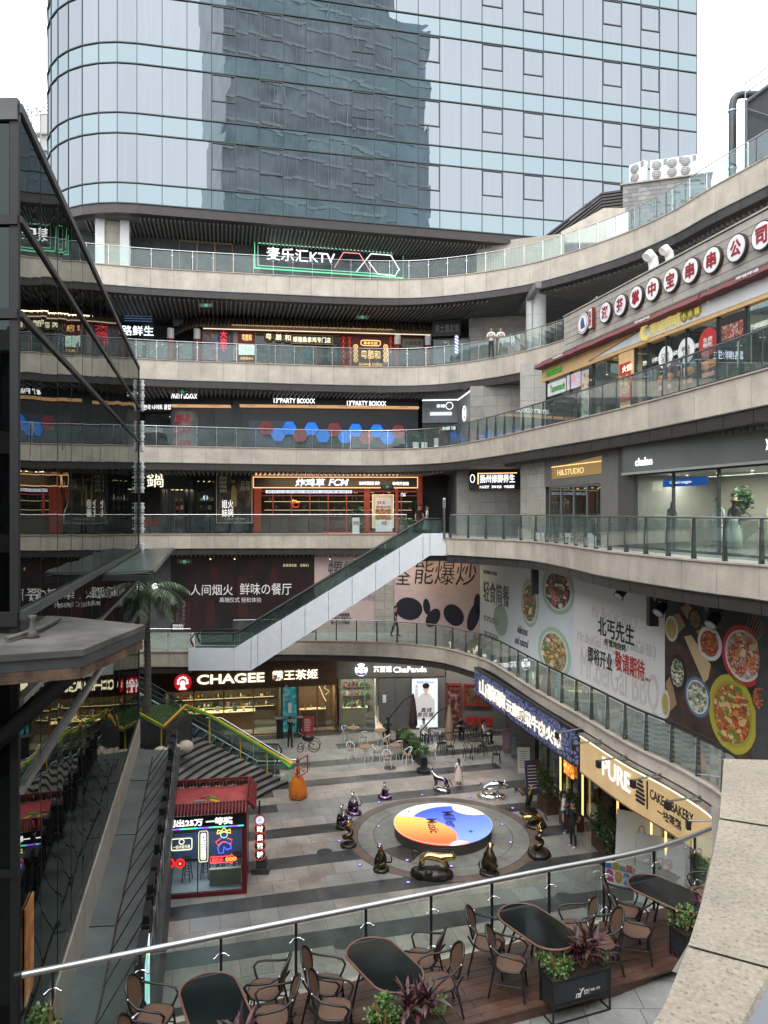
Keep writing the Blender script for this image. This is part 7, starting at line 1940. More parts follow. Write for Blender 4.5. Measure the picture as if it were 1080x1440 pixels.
t=board('food_poster','orange-brown food poster on the mirror glass near the end of the terrace handrail','poster',fw,.2,.72,5.5,6.9,.01,.03,printm('banner_food',[(.25,.08,.03),(.5,.2,.05),(.6,.45,.3)],3))
# FURNITURE, PEOPLE, STATUES, PLANTS
ONE=lambda f:f
def skin(verts,edges,radii,sub=2,root=0,name='body'):
 """grow one continuous surface over a skeleton"""
 me=bpy.data.meshes.new(name);me.from_pydata([tuple(v)for v in verts],edges,[])
 o=bpy.data.objects.new(name,me);COL.objects.link(o)
 o.modifiers.new('skin','SKIN')
 if not me.skin_vertices:me.attributes
 bm=bmesh.new();bm.from_mesh(me);lay=bm.verts.layers.skin.verify()
 for v,r_ in zip(bm.verts,radii):
  r_=r_ if isinstance(r_,(tuple,list))else(r_,r_)
  v[lay].radius=r_;v[lay].use_root=False
 bm.verts.ensure_lookup_table();bm.verts[root][lay].use_root=True
 bm.to_mesh(me);bm.free()
 sb=o.modifiers.new('sub','SUBSURF');sb.levels=sub;sb.render_levels=sub
 dg=bpy.context.evaluated_depsgraph_get()
 r=bpy.data.meshes.new_from_object(o.evaluated_get(dg))
 bpy.data.objects.remove(o);bpy.data.meshes.remove(me)
 m=M();m.v=[tuple(v.co)for v in r.vertices]
 m.f=[list(p.vertices)for p in r.polygons];m.mi=[0]*len(m.f);m.sm=[True]*len(m.f);m.mats=[None]
 bpy.data.meshes.remove(r)
 return m
class Skel:
 def __init__(s):s.v=[];s.e=[];s.r=[]
 def chain(s,pts,rads,start=None):
  last=start
  for p,r_ in zip(pts,rads):
   s.v.append(p);s.r.append(r_);i=len(s.v)-1
   if last is not None:s.e.append((last,i))
   last=i
  return last
SKIN_=pm('skin',(.42,.26,.18),.5,var=.05,piece=0);HAIR=pm('hair',(.012,.01,.009),.5,var=.1,piece=0)
def person(name,label,loc,rz,h=1.68,top=C_WHITE,legs=C_BLACK,shoes=C_WHITE,pose='stand',sleeves='short',skirt=None,hairlong=False,group=None,bag=None):
 k=h/1.7
 t=thing(name,label,'person',loc,rz,group=group,world=False)
 sit=pose=='sit'
 hipz=.47 if sit else .90
 S_=Skel()
 V=lambda x,y,z:(x*k,y*k,z*k)
 sh=hipz+.50
 lean=-.03 if not sit else .05
 pelvis=S_.chain([V(0,0,hipz)],[(.125*k,.095*k)])
 neck=S_.chain([V(0,lean*.3,hipz+.16),V(0,lean,hipz+.34),V(0,lean,sh-.02),V(0,lean*.6,sh+.07)],[(.11*k,.085*k),(.13*k,.10*k),(.10*k,.085*k),.052*k],pelvis)
 chest=neck-1
 S_.chain([V(0,lean*.5-.01,sh+.15),V(0,lean*.5-.01,sh+.24),V(0,lean*.5+.01,sh+.30)],[(.075*k,.085*k),(.082*k,.095*k),.06*k],neck)
 for sd_ in(-1,1):
  if pose=='armsup':el,wr,hd=V(.24*sd_,-.16,sh-.16),V(.08*sd_,-.26,sh-.04),V(.05*sd_,-.28,sh+.02)
  elif pose=='back':el,wr,hd=V(.25*sd_,.09,sh-.26),V(.10*sd_,.19,sh-.45),V(.04*sd_,.20,sh-.49)
  elif pose=='fold':el,wr,hd=V(.24*sd_,-.05,sh-.26),V(.02*sd_,-.19,sh-.24),V(-.05*sd_,-.19,sh-.22)
  elif sit:el,wr,hd=V(.25*sd_,-.06,sh-.25),V(.12*sd_,-.28,sh-.20),V(.08*sd_,-.34,sh-.17)
  elif pose=='walk':el,wr,hd=V(.23*sd_,.08*sd_,sh-.27),V(.23*sd_,-.02+.12*sd_,sh-.50),V(.23*sd_,-.04+.13*sd_,sh-.58)
  else:el,wr,hd=V(.25*sd_,.0,sh-.28),V(.24*sd_,-.06,sh-.52),V(.235*sd_,-.08,sh-.60)
  S_.chain([V(.17*sd_,lean,sh-.03),el,wr,hd],[.062*k,.045*k,.03*k,(.035*k,.022*k)],chest)
  if sit:kn,an,toe=V(.11*sd_,-.42,hipz+.01),V(.11*sd_,-.40,.08),V(.11*sd_,-.54,.035)
  elif pose=='walk':kn,an,toe=V(.09*sd_,-.12*sd_,.49),V(.09*sd_,-.20*sd_+.05,.085),V(.09*sd_,-.20*sd_-.10,.04)
  else:kn,an,toe=V(.10*sd_,-.015,.48),V(.11*sd_,.02,.085),V(.12*sd_,-.12,.035)
  S_.chain([V(.095*sd_,-.01 if not sit else-.06,hipz-(.06 if not sit else 0)),kn,an,toe],[.092*k,.062*k,.045*k,(.042*k,.03*k)],pelvis)
  S_.fing=getattr(S_,'fing',[])+[(Vector(hd),(Vector(hd)-Vector(wr)).normalized(),sd_)]
 m=skin(S_.v,S_.e,S_.r,2)
 mats=[top,legs,shoes,SKIN_];m.mats=mats
 wri=.62 if sleeves=='short' else .95
 for i,f in enumerate(m.f):
  c=sum((Vector(m.v[j])for j in f),Vector())/len(f)/k
  z=c.z
  if z>sh+.045:mi=3
  elif abs(c.x)>.155 and not sit and z<(sh-.2 if sleeves=='short' else sh-.5)and z>.5:mi=3
  elif(sit or pose in('armsup','fold'))and c.y<-.11 and z>hipz+.14:mi=3
  elif pose=='back' and c.y>.125 and z<sh-.2:mi=3
  elif z<.075:mi=2
  elif z<hipz+.06:mi=1
  else:mi=0
  m.mi[i]=mi
 for hd,d,sd_ in S_.fing:
  a=d.cross(Vector((0,0,1))if abs(d.z)<.8 else Vector((0,1,0))).normalized();b=d.cross(a)
  for q in range(4):
   o_=a*(q-1.5)*.017*k;L_=(.062,.07,.066,.052)[q]*k
   m.tube([hd+o_+d*.01,hd+o_+d*(.02*k+L_*.55),hd+o_+d*(.02*k+L_*.9)+b*.015*k],[.0085*k,.008*k,.006*k],SKIN_,5)
  m.tube([hd+a*.025*k*sd_-d*.015,hd+a*.048*k*sd_+d*.02*k,hd+a*.05*k*sd_+d*.045*k],[.01*k,.009*k,.007*k],SKIN_,5)
 hz=(sh+.235)*k;hy=(lean*.5-.01)*k
 m.ball((0,hy-.098*k,hz-.02*k),(.012*k,.018*k,.022*k),SKIN_,6,5)
 for sd_ in(-1,1):
  m.ball((.03*k*sd_,hy-.085*k,hz+.01*k),.009*k,C_BLACK,6,4);m.ball((.085*k*sd_,hy,hz-.005),(.012*k,.02*k,.03*k),SKIN_,6,5)
 m.cbox((0,hy-.09*k,hz-.055*k),(.035*k,.012*k,.008*k),C_DRED)
 obj('body',m,parent=t)
 hm=M();hm.ball((0,hy+.022*k,hz+.035*k),(.094*k,.100*k,.098*k),HAIR,12,8)
 if hairlong:hm.tube([(0,hy+.06*k,hz+.05*k),(0,hy+.10*k,hz-.1*k),(0,hy+.10*k,hz-.30*k)],[.08*k,.08*k,.03*k],HAIR,8)
 obj('hair',hm,parent=t)
 if skirt:
  sm_=M();z0,r0=skirt[1],skirt[2]
  n=14;vs=[]
  for z,r_ in((hipz*k+.14,.115),(hipz*k,.15),(z0+.1,r0*.95),(z0,r0)):
   for i in range(n):a=2*PI*i/n;rr=r_*(1+.07*math.sin(3*a+z*4));vs.append((rr*math.cos(a),rr*math.sin(a)*.85,z))
  sm_.add(vs,[(q*n+i,q*n+(i+1)%n,(q+1)*n+(i+1)%n,(q+1)*n+i)for q in range(3)for i in range(n)],skirt[0],True);obj('skirt',sm_,parent=t)
 if bag:
  bm_=M();bm_.cbox((.24*k,-.02,.80*k),(.09,.26,.22),bag);bm_.tube([(.22*k,0,.9*k),(.1*k,.02,1.2*k),(-.12*k,0,1.42*k)],.012,bag,5);b_=obj('shoulder_bag',bm_,parent=None);b_.parent=t
  b_.name='shoulder_bag'
 return t
g0=lambda px,py,z=0:at(px,py,z)
q=g0(792,1171);person('person','woman in white top and dark jeans with a pale blue bag near the planters',(q[0],q[1],0),R(70),1.62,C_WHITE,colm('denim',(.03,.045,.08)),pose='fold',hairlong=True,bag=colm('pale_bag',(.3,.42,.5)))
q=g0(806,1191);person('person','man all in black with white shoes, hands held behind his back',(q[0],q[1],0),R(-60),1.72,C_BLACK,C_BLACK,pose='back')
q=g0(645,1104);person('person','small girl in a long pale dress walking behind the goat statue',(q[0],q[1],0),R(200),1.2,C_WHITE,SKIN_,C_WHITE,pose='stand',hairlong=True,skirt=(colm('pale_dress',(.6,.5,.46)),.22,.21))
q=g0(408,1052);person('person','person in black standing by the stroller near the tea shop',(q[0],q[1],0),R(160),1.65,C_BLACK,C_BLACK,C_BLACK,pose='armsup')
for k,(px,py,lb,c_)in enumerate(((690,503,'left of the two people in white leaning at the gallery rail',C_BLACK),(703.5,500,'right of the two people in white at the gallery rail',colm('khaki_trouser',(.3,.27,.2))))):
 Y=40.9;X=(px-CX)/F*Y;person('person',lb,(X+.15,Y+.8,L4-.06),R(0 if k else-20),1.7,C_WHITE,c_,C_BLACK,pose='fold')
person('person','woman in a long pale dress walking past the top of the white escalator',((601-CX)/F*43,43.6,L2-.06),R(80),1.62,colm('pale_teal_top',(.4,.5,.5)),SKIN_,C_WHITE,pose='stand',hairlong=True,skirt=(colm('pale_teal',(.38,.48,.48)),.25,.3))
person('person','man in dark clothes standing behind the plants at the escalator top',((591-CX)/F*44,45.0,L2-.06),R(10),1.72,C_BLACK,C_BLACK,C_BLACK)
person('person','person in dark clothes walking before the pebble hoarding',((556-CX)/F*41.6,41.9,L1-.06),R(75),1.7,C_BLACK,C_BLACK,C_BLACK,pose='walk')
q=g0(865,1160);person('person','dark figure standing in the bakery entrance between shrubs',(8.95,28.0,0),R(200),1.7,C_BLACK,C_BLACK,C_BLACK)
# animal statues
BRZ=pm('dark_bronze',(.10,.075,.045),.28,metal=.9,var=.35,scale=6,piece=.15);GLD=pm('rubbed_gold',(.50,.36,.14),.22,metal=1,var=.25,scale=5);SLV=pm('silver_chrome',(.72,.72,.72),.10,metal=1,var=.15,scale=6);PUR=pm('purple_chrome',(.19,.12,.21),.14,metal=1,var=.3,scale=5);ROCK=pm('bronze_rock',(.05,.045,.04),.4,metal=.8,var=.35,scale=6,bump=.5,bscale=14)
def statue(label,loc,rz,s,build,base=(.42,.32,.16),rock=ROCK,bodym=BRZ,hi=GLD,sub=2,hz=.5):
 t=thing('animal_statue',label,'statue',loc,rz,group='zodiac animal statues around the stage',world=False)
 r_=random.Random(int(loc[0]*97+loc[1]*13))
 m=M();bx,by,bz=base
 m.ball((0,0,bz*.35),(bx,by,bz*.7),rock,14,8)
 for k in range(9):
  a=2*PI*k/9+r_.random();m.ball((bx*.72*math.cos(a),by*.72*math.sin(a),bz*r_.uniform(.15,.4)),(bx*r_.uniform(.22,.38),by*r_.uniform(.22,.38),bz*r_.uniform(.35,.7)),rock,8,6)
 obj('rock_base',m,parent=t)
 S_=Skel();ex=build(S_)
 m=skin([(x*s,y*s,z*s+bz*.75)for x,y,z in S_.v],S_.e,[tuple(q*s*1.15 for q in(r if isinstance(r,tuple)else(r,r)))for r in S_.r],sub)
 m.mats=[bodym,hi]
 zs=[v[2]for v in m.v];zt=max(zs);zb=min(zs)
 for i,f in enumerate(m.f):
  z=sum(m.v[j][2]for j in f)/len(f)
  if z>zb+(zt-zb)*hz:m.mi[i]=1
 obj('body',m,parent=t)
 if ex:
  for nm,fn in ex:
   mm=M();fn(mm);mm.v=[(x*s,y*s,z*s+bz*.75)for x,y,z in mm.v];mm.mats=[bodym if q is None else q for q in mm.mats];obj(nm,mm,parent=t)
 return t
def sitting(head='monkey'):
 def b(S_):
  p=S_.chain([(0,.12,.16)],[(.17,.16)])
  n=S_.chain([(0,.06,.36),(0,0,.56)],[.15,.11],p);sh_=n
  if head=='rabbit':S_.chain([(0,-.05,.68),(0,-.12,.76),(0,-.2,.74)],[.08,.09,.05],n)
  elif head=='snake':pass
  else:S_.chain([(0,-.03,.68),(0,-.08,.78),(0,-.17,.75)],[.07,.10,.05],n)
  for sd_ in(-1,1):
   S_.chain([(.11*sd_,-.02,.50),(.15*sd_,-.14,.32),(.10*sd_,-.20,.08)],[.06,.045,.04],sh_)
   S_.chain([(.16*sd_,.02,.14),(.17*sd_,-.14,.18),(.13*sd_,-.18,.04)],[.09,.07,.04],p)
  if head in('rabbit',):ears=lambda m:[m.tube([(.04*q,-.07,.80),(.06*q,.0,.96),(.05*q,.06,1.06)],[.03,.035,.012],None,6)for q in(-1,1)]
  elif head=='dog':ears=lambda m:[m.tube([(.07*q,-.06,.84),(.10*q,-.04,.92)],[.03,.01],None,6)for q in(-1,1)]
  else:ears=lambda m:[m.ball((.10*q,-.07,.80),(.02,.035,.04),None,6,5)for q in(-1,1)]
  return[('ear',ears),('tail',lambda m:m.tube([(0,.26,.12),(.1,.38,.14),(.2,.34,.3),(.16,.3,.42)],[.035,.03,.025,.015],None,6))]
 return b
def standing(kind):
 def b(S_):
  L_=.34;bh=.46 if kind!='pig' else .36;br={'tiger':.12,'goat':.12,'ox':.18,'pig':.19,'horse':.13,'rat':.12}[kind]
  p=S_.chain([(L_,0,bh)],[(br,br)])
  f_=S_.chain([(0,0,bh+(.0 if kind!='tiger' else-.03)),(-L_,0,bh+(.02 if kind!='tiger' else-.06))],[br*.95,br*1.0],p)
  hd={'tiger':[(-L_-.18,0,bh-.02),(-L_-.33,0,bh+.0),(-L_-.43,0,bh-.04)],'goat':[(-L_-.14,0,bh+.18),(-L_-.22,0,bh+.33),(-L_-.36,0,bh+.27)],'ox':[(-L_-.2,0,bh+.04),(-L_-.36,0,bh-.04),(-L_-.5,0,bh-.14)],'pig':[(-L_-.14,0,bh),(-L_-.26,0,bh-.02),(-L_-.4,0,bh-.05)],'horse':[(-L_-.12,0,bh+.2),(-L_-.2,0,bh+.4),(-L_-.36,0,bh+.32)]}[kind]
  hr={'tiger':[.09,.105,.06],'goat':[.08,.075,.04],'ox':[.12,.11,.07],'pig':[.14,.12,.065],'horse':[.09,.075,.045]}[kind]
  S_.chain(hd,hr,f_)
  for sd_ in(-1,1):
   fo=-.16 if kind=='tiger' else 0
   S_.chain([(-L_+.02+fo*.3,br*.7*sd_,bh-.12),(-L_+.04+fo,br*.8*sd_,bh*.45),(-L_-.01+fo*1.2,br*.8*sd_,.03)],[.07,.045,.04],f_)
   S_.chain([(L_-.02,br*.7*sd_,bh-.12),(L_-.10,br*.85*sd_,bh*.52),(L_+.06,br*.85*sd_,bh*.28),(L_+.0,br*.85*sd_,.03)],[.09,.055,.035,.04],p)
  hx,hz_=hd[1][0],hd[1][2]
  def ears(m):
   for q in(-1,1):m.tube([(hx,.06*q,hz_+.06),(hx+.01,.11*q,hz_+.13)],[.03,.01],None,6)
  def horns(m):
   for q in(-1,1):m.tube([(hx+.02,.05*q,hz_+.07),(hx+.08,.12*q,hz_+.2),(hx-.02 if kind=='ox' else hx+.16,.18*q,hz_+.26)],[.025,.02,.006],None,6)
  out=[('ear',ears),('tail',lambda m:m.tube([(L_+.08,0,bh+.04),(L_+.2,.02,bh+(.12 if kind=='tiger' else-.1)),(L_+.28,.02,bh+(.02 if kind=='tiger' else-.25)),(L_+.2,.03,bh-.18)],[.028,.026,.024,.014],None,6))]
  if kind in('ox','goat'):out.append(('horn',horns))
  return out
 return b
def serpent(head):
 def b(S_):
  pts=[];rr=[]
  n=22
  for k in range(n):
   a=k*.62;r_=.17*(1-k/n*.8);pts.append((r_*math.cos(a),r_*math.sin(a),.06+k*.030));rr.append(.088*(1-.3*k/n)if k>3 else .03+.012*k)
  e=pts[-1];pts+=[(e[0]-.05,e[1]-.08,e[2]+.04),(e[0]-.06,e[1]-.18,e[2]+.02)];rr+=[.075,.04]
  S_.chain(pts,rr)
  if head=='dragon':
   def horns(m):
    for q in(-1,1):m.tube([(e[0]+.04*q,e[1]-.05,e[2]+.08),(e[0]+.10*q,e[1]+.02,e[2]+.2),(e[0]+.15*q,e[1]-.04,e[2]+.27)],[.022,.018,.006],GLD,6)
    for q in range(5):m.tube([(e[0]-.1+q*.05,e[1]+.02,e[2]+.04),(e[0]-.16+q*.08,e[1]+.1,e[2]+.16)],[.02,.006],GLD,5)
   return[('horn',horns)]
 return b
def rooster(S_):
 p=S_.chain([(0,.08,.36)],[(.15,.15)]);n=S_.chain([(0,-.04,.46),(0,-.12,.62),(0,-.14,.76),(0,-.22,.77)],[.12,.075,.06,.02],p)
 for sd_ in(-1,1):S_.chain([(.06*sd_,.04,.18),(.06*sd_,.02,.04)],[.035,.025],p)
 return[('tail_feathers',lambda m:[m.tube([(.03*q,.2,.42),(.06*q,.34,.62),(.08*q,.46,.60),(.09*q,.5,.42)],[.035,.045,.035,.01],None,6)for q in(-2,-1,0,1,2)]),('comb',lambda m:m.tube([(0,-.1,.82),(0,-.14,.88),(0,-.19,.83)],[.02,.035,.01],GLD,6))]
def gp(px,py):q=at(px,py,0);return(q[0],q[1],.012)
statue('small purple and silver rabbit statue behind the stage, ears raised',gp(541,1122),R(-20),.62,sitting('rabbit'),(.32,.26,.14),bodym=PUR,hi=SLV,rock=PUR,hz=.55)
statue('purple and silver goat statue standing behind the stage beside the girl',gp(621,1112),R(-30),.85,standing('goat'),(.42,.26,.18),bodym=PUR,hi=SLV,rock=SLV,hz=.62)
statue('chrome silver ox statue with lowered head, behind the stage at the right',gp(690,1122),R(170),.95,standing('ox'),(.62,.32,.2),bodym=SLV,hi=SLV,rock=SLV)
statue('dark bronze rooster-like statue rising behind the gold pig, farthest on the right side',gp(743,1144),R(30),1.25,rooster,(.40,.34,.18),hz=.7)
statue('pig statue with a rubbed gold back on the right of the ring',gp(754,1163),R(10),.8,standing('pig'),(.42,.34,.16),hz=.45)
statue('dark dragon statue with gold horns coiled on a round base at the right',gp(758,1203),R(60),1.02,serpent('dragon'),(.48,.42,.22),hz=.93)
statue('seated monkey statue with a golden head, half behind the steel handrail',gp(688,1229),R(150),1.15,sitting('monkey'),(.36,.32,.12),hz=.84)
statue('large tiger statue with rubbed gold back prowling over dark rocks, nearest the terrace',gp(607,1234),R(172),1.1,standing('tiger'),(.76,.34,.34),hz=.38)
statue('bronze rat statue sitting upright, front left of the ring',gp(536,1224),R(-60),.95,sitting('rat'),(.30,.28,.14),hz=.8)
statue('bronze snake statue rising from its coil at the left of the ring',gp(490,1190),R(10),1.15,serpent('snake'),(.32,.28,.14),hz=.72)
statue('silver-topped slim horse statue rearing at the left, beside the snake',gp(482,1164),R(-50),.95,sitting('dog'),(.30,.26,.14),bodym=PUR,hi=SLV,hz=.5)
statue('purple and silver dog statue seated behind the horse at the far left',gp(497,1144),R(-40),.9,sitting('dog'),(.40,.30,.16),bodym=PUR,hi=SLV,rock=PUR,hz=.5)
q=at(419,1122,0)
t=thing('dancer_figure','painted figure of a lady in a wide orange skirt holding a red picture frame','statue',(q[0],q[1],0),R(35),world=False)
ORG=pm('orange_paint',(.62,.17,.015),.35,var=.12,scale=3)
vs=[];m=M();n=28
prof=[(.28,.0),(.38,.06),(.40,.3),(.33,.6),(.26,.85),(.13,1.02),(.10,1.10)]
for r_,z in prof:
 for i in range(n):a=2*PI*i/n;rr=r_*(1+.09*math.sin(6*a)*min(1,(1.1-z)));vs.append((rr*math.cos(a),rr*math.sin(a),z))
m.add(vs,[(k*n+i,k*n+(i+1)%n,(k+1)*n+(i+1)%n,(k+1)*n+i)for k in range(len(prof)-1)for i in range(n)],ORG,True);obj('skirt',m,parent=t)
S_=Skel();p=S_.chain([(0,0,1.05)],[(.09,.075)]);nk=S_.chain([(0,0,1.2),(0,0,1.32),(0,0,1.42)],[(.10,.08),(.08,.06),.035],p)
S_.chain([(0,-.01,1.5),(0,-.01,1.58)],[.07,.065],nk)
for sd_ in(-1,1):S_.chain([(.13*sd_,0,1.31),(.22*sd_,-.12,1.14),(.16*sd_,-.26,1.26),(.14*sd_,-.30,1.30)],[.035,.03,.024,.022],nk-1)
m=skin(S_.v,S_.e,S_.r,2);m.mats=[ORG,SKIN_]
for i,f in enumerate(m.f):
 c=sum((Vector(m.v[j])for j in f),Vector())/len(f)
 if c.z>1.34 or abs(c.x)>.15 or c.y<-.12:m.mi[i]=1
for sd_ in(-1,1):
 for k in range(4):m.tube([(.14*sd_+(k-1.5)*.012,-.31,1.31),(.14*sd_+(k-1.5)*.012,-.335,1.345)],.006,SKIN_,4)
obj('body',m,parent=t)
m=M();m.ball((0,.02,1.60),(.078,.085,.08),HAIR,10,7);m.ball((0,.05,1.70),.05,HAIR,8,6);obj('hair',m,parent=t)
m=M()
for k in range(5):m.ball((-.06+.03*k,-.04,1.66+.01*(k%2)),.025,colm('flower_red',(.5,.03,.02)),6,5)
obj('flowers',m,parent=t)
m=M();FRM=colm('frame_crimson',(.35,.03,.06),.35)
for a,b in(((-.2,1.02),(-.2,1.78)),((-.2,1.78),(.3,1.92)),((.3,1.92),(.3,1.2)),((.3,1.2),(-.2,1.02))):m.tube([(a[0],-.33,a[1]),(b[0],-.33,b[1])],.035,FRM,4)
obj('picture_frame',m,parent=t)
# cafe furniture on the plaza
WCH=pm('white_chair_paint',(.72,.72,.71),.35,var=.04,piece=.04);WSEAT=colm('chair_wood',(.25,.14,.07))
def cafe_chair(frame,seat,label,group):
 t=thing('cafe_chair',label,'chair',(0,0,0),group=group,world=False)
 m=M();m.cyl((0,0,.44),.19,.025,seat,14);obj('seat',m,parent=t)
 for a,b in((-.15,-.15),(.15,-.15),(-.15,.15),(.15,.15)):
  m=M();m.tube([(a,b,.44),(a*1.35,b*1.35,0)],.019,frame,5);obj('leg',m,parent=t)
 m=M()
 P=[(.20,-.04,.64),(.205,.08,.68),(.14,.2,.78),(0,.235,.81),(-.14,.2,.78),(-.205,.08,.68),(-.20,-.04,.64)]
 m.tube(P,.022,frame,6);m.tube([(.17,-.05,.45),(.20,-.04,.64)],.013,frame,5);m.tube([(-.17,-.05,.45),(-.20,-.04,.64)],.013,frame,5);m.tube([(0,.17,.45),(-.1,.225,.80)],.013,frame,5);m.tube([(0,.17,.45),(.1,.225,.80)],.013,frame,5)
 obj('backrest',m,parent=t)
 return t
def cafe_table(topm,frame,label,group,r=.33,legs='cone'):
 t=thing('cafe_table',label,'table',(0,0,0),group=group,world=False)
 m=M();m.cyl((0,0,.72),r,.03,topm,20);obj('table_top',m,parent=t)
 m=M()
 for k in range(4):a=k*PI/2+.4;m.tube([(.06*math.cos(a),.06*math.sin(a),.71),(.22*math.cos(a),.22*math.sin(a),0)],.014,frame,5)
 obj('base_legs',m,parent=t);return t
G1='white cafe chairs'
wc=[(486,1042,40,'white chair at the far left table, its back to the stall window'),(511,1048,200,'white chair right of the far left table with the bottle'),(493,1067,20,'white chair nearest the left, alone on the left of the middle table'),(542,1054,250,'white chair right of the seated woman in green'),(530,1070,80,'white chair between the middle and the right wooden tables'),(544,1079,10,'frontmost white chair of the cafe group'),(561,1062,190,'white chair behind the right wooden table'),(573,1074,300,'white chair at the front right of the wooden table'),(607,1069,280,'single white chair right of the hedge planter')]
c0_=cafe_chair(WCH,WSEAT,wc[0][3],G1);tr=gather(c0_)
for k,(px,py,a,lb)in enumerate(wc):
 q=at(px,py,0)
 if k==0:c0_.location=(q[0],q[1],0);c0_.rotation_euler=(0,0,R(a))
 else:dup(c0_,tr,(q[0],q[1],0),R(a),lb)
G2_='black cafe chairs'
bc=[(600,1042,60,'black chair left of the folded beige umbrella, in the rear'),(608,1046,130,'black chair in front of the seated man in white'),(622,1057,20,'black chair at the left front of the umbrella table'),(633,1062,340,'black chair directly below the folded beige umbrella'),(658,1068,10,'black chair at the left of the rear right table'),(678,1061,330,'black chair right of the rear right table'),(698,1073,350,'black chair standing alone nearest the hotpot entrance'),(643,1041,100,'black chair behind the umbrella table'),(668,1036,200,'black chair under the red seats, rear row'),(682,1046,90,'black chair by the person in white at the right')]
c1_=cafe_chair(BLACK,BLACK,bc[0][3],G2_);tr=gather(c1_)
for k,(px,py,a,lb)in enumerate(bc):
 q=at(px,py,0)
 if k==0:c1_.location=(q[0],q[1],0);c1_.rotation_euler=(0,0,R(a))
 else:dup(c1_,tr,(q[0],q[1],0),R(a),lb)
wt=[(497,1042,'wooden cafe table with a bottle at the far left'),(514,1070,'small round wooden cafe table among the white chairs, front left'),(535,1046,'wooden cafe table before the seated woman in green'),(556,1068,'wooden cafe table at the right of the white chairs')]
t0=cafe_table(WSEAT,WCH,wt[0][2],'wooden cafe tables');tr=gather(t0)
for k,(px,py,lb)in enumerate(wt):
 q=at(px,py,0)
 if k==0:t0.location=(q[0],q[1],0)
 else:dup(t0,tr,(q[0],q[1],0),k,lb)
q=at(497,1042,0);m=M();m.lathe([(.035,0),(.035,.14),(.012,.18),(.012,.23)],(q[0],q[1],.752),8,C_WHITE);tag(obj('bottle',m),'white bottle on the far left wooden table','bottle')
bt=[(620,1052,'black cafe table beside the folded beige umbrella'),(668,1060,'black cafe table at the right between black chairs'),(655,1040,'black cafe table in front of the two seated people at the rear')]
t0=cafe_table(BLACK,BLACK,bt[0][2],'black cafe tables',.38);tr=gather(t0)
for k,(px,py,lb)in enumerate(bt):
 q=at(px,py,0)
 if k==0:t0.location=(q[0],q[1],0)
 else:dup(t0,tr,(q[0],q[1],0),k,lb)
q=at(619,1052,0);m=M();m.cyl((q[0],q[1],.752),.05,.14,C_WHITE,8);tag(obj('paper_cup',m),'white cup on the black table by the umbrella','cup')
for px,py,a,lb,c_,hl in((545,1040,200,'woman in a dark green top sitting at the wooden table, head bowed',colm('dk_green',(.02,.07,.05)),True),(596,1043,20,'man in a white shirt sitting before the lit poster',C_WHITE,False),(648,1038,0,'person in dark clothes sitting behind the beige umbrella',C_BLACK,False),(681,1044,70,'person with a white top and black hair sitting at the right black table',C_WHITE,True)):
 q=at(px,py,0);person('person',lb,(q[0],q[1],0),R(a),1.65,c_,C_BLACK,C_BLACK,pose='sit',hairlong=hl)
 m=M();m.cyl((q[0],q[1]+.02,.36),.17,.04,BLACK,10)
 for k in range(3):m.tube([(q[0]+.1*math.cos(k*2.1),q[1]+.1*math.sin(k*2.1),.36),(q[0]+.17*math.cos(k*2.1),q[1]+.17*math.sin(k*2.1),0)],.014,BLACK,4)
 tag(obj('cafe_stool',m),'dark stool under the '+{545:'woman in dark green',596:'man in the white shirt',648:'dark-clothed person behind the umbrella',681:'long-haired person at the right table'}[px],'stool')
def umbrella(px,py,col,lb,lean):
 q=at(px,py,0);t=thing('closed_umbrella',lb,'umbrella',(q[0],q[1],0))
 X,Y=q[0],q[1]
 m=M();m.cyl((X+lean*1.4,Y,0),.3,.1,BLACK,12);obj('base',m,parent=t)
 m=M();m.tube([(X+lean*1.4,Y,.1),(X+lean*1.35,Y,1.3),(X+lean*.5,Y,2.35),(X,Y,2.65)],.035,BLACK,6);obj('pole',m,parent=t)
 m=M();n=16;vs=[]
 pr=[(.03,2.7),(.10,2.3),(.17,1.6),(.2,1.0),(.13,.85)]
 for r_,z in pr:
  for i in range(n):a=2*PI*i/n;rr=r_*(1+.22*math.cos(8*a));vs.append((X+rr*math.cos(a),Y+rr*math.sin(a),z))
 m.add(vs,[(k*n+i,k*n+(i+1)%n,(k+1)*n+(i+1)%n,(k+1)*n+i)for k in range(4)for i in range(n)],col,True);obj('folded_canopy',m,parent=t)
 m=M();m.cyl((X,Y,1.25),.2,.05,BLACK,12);obj('strap',m,parent=t)
umbrella(581,1045,colm('brown_cloth',(.06,.03,.025),.8),'closed dark brown cantilever umbrella beside the hedge planter',-1.0)
umbrella(632,1064,colm('beige_cloth',(.28,.19,.13),.8),'closed beige cantilever umbrella among the black chairs',-1.1)
q=at(432,1056,0);t=thing('stroller','black wheeled stroller near the tea shop table','stroller',(q[0],q[1],0))
m=M();
for a,r_ in((-.35,.16),(.38,.30)):
 for yy in(-.22,.22):m.tube([(q[0]+a+r_*math.cos(k*PI/8),q[1]+yy,r_+.01+r_*math.sin(k*PI/8))for k in range(17)],.018,BLACK,5,cap=False)
obj('wheel',m,parent=t)
m=M();m.tube([(q[0]-.35,q[1],.16),(q[0]+.1,q[1],.6),(q[0]-.5,q[1],1.0)],.025,STEELD,5);m.tube([(q[0]+.38,q[1],.3),(q[0],q[1],.55)],.025,BLACK,5);obj('frame',m,parent=t)
m=M();m.ball((q[0]+.05,q[1],.7),(.34,.22,.2),BLACK,10,7);obj('carrycot',m,parent=t)
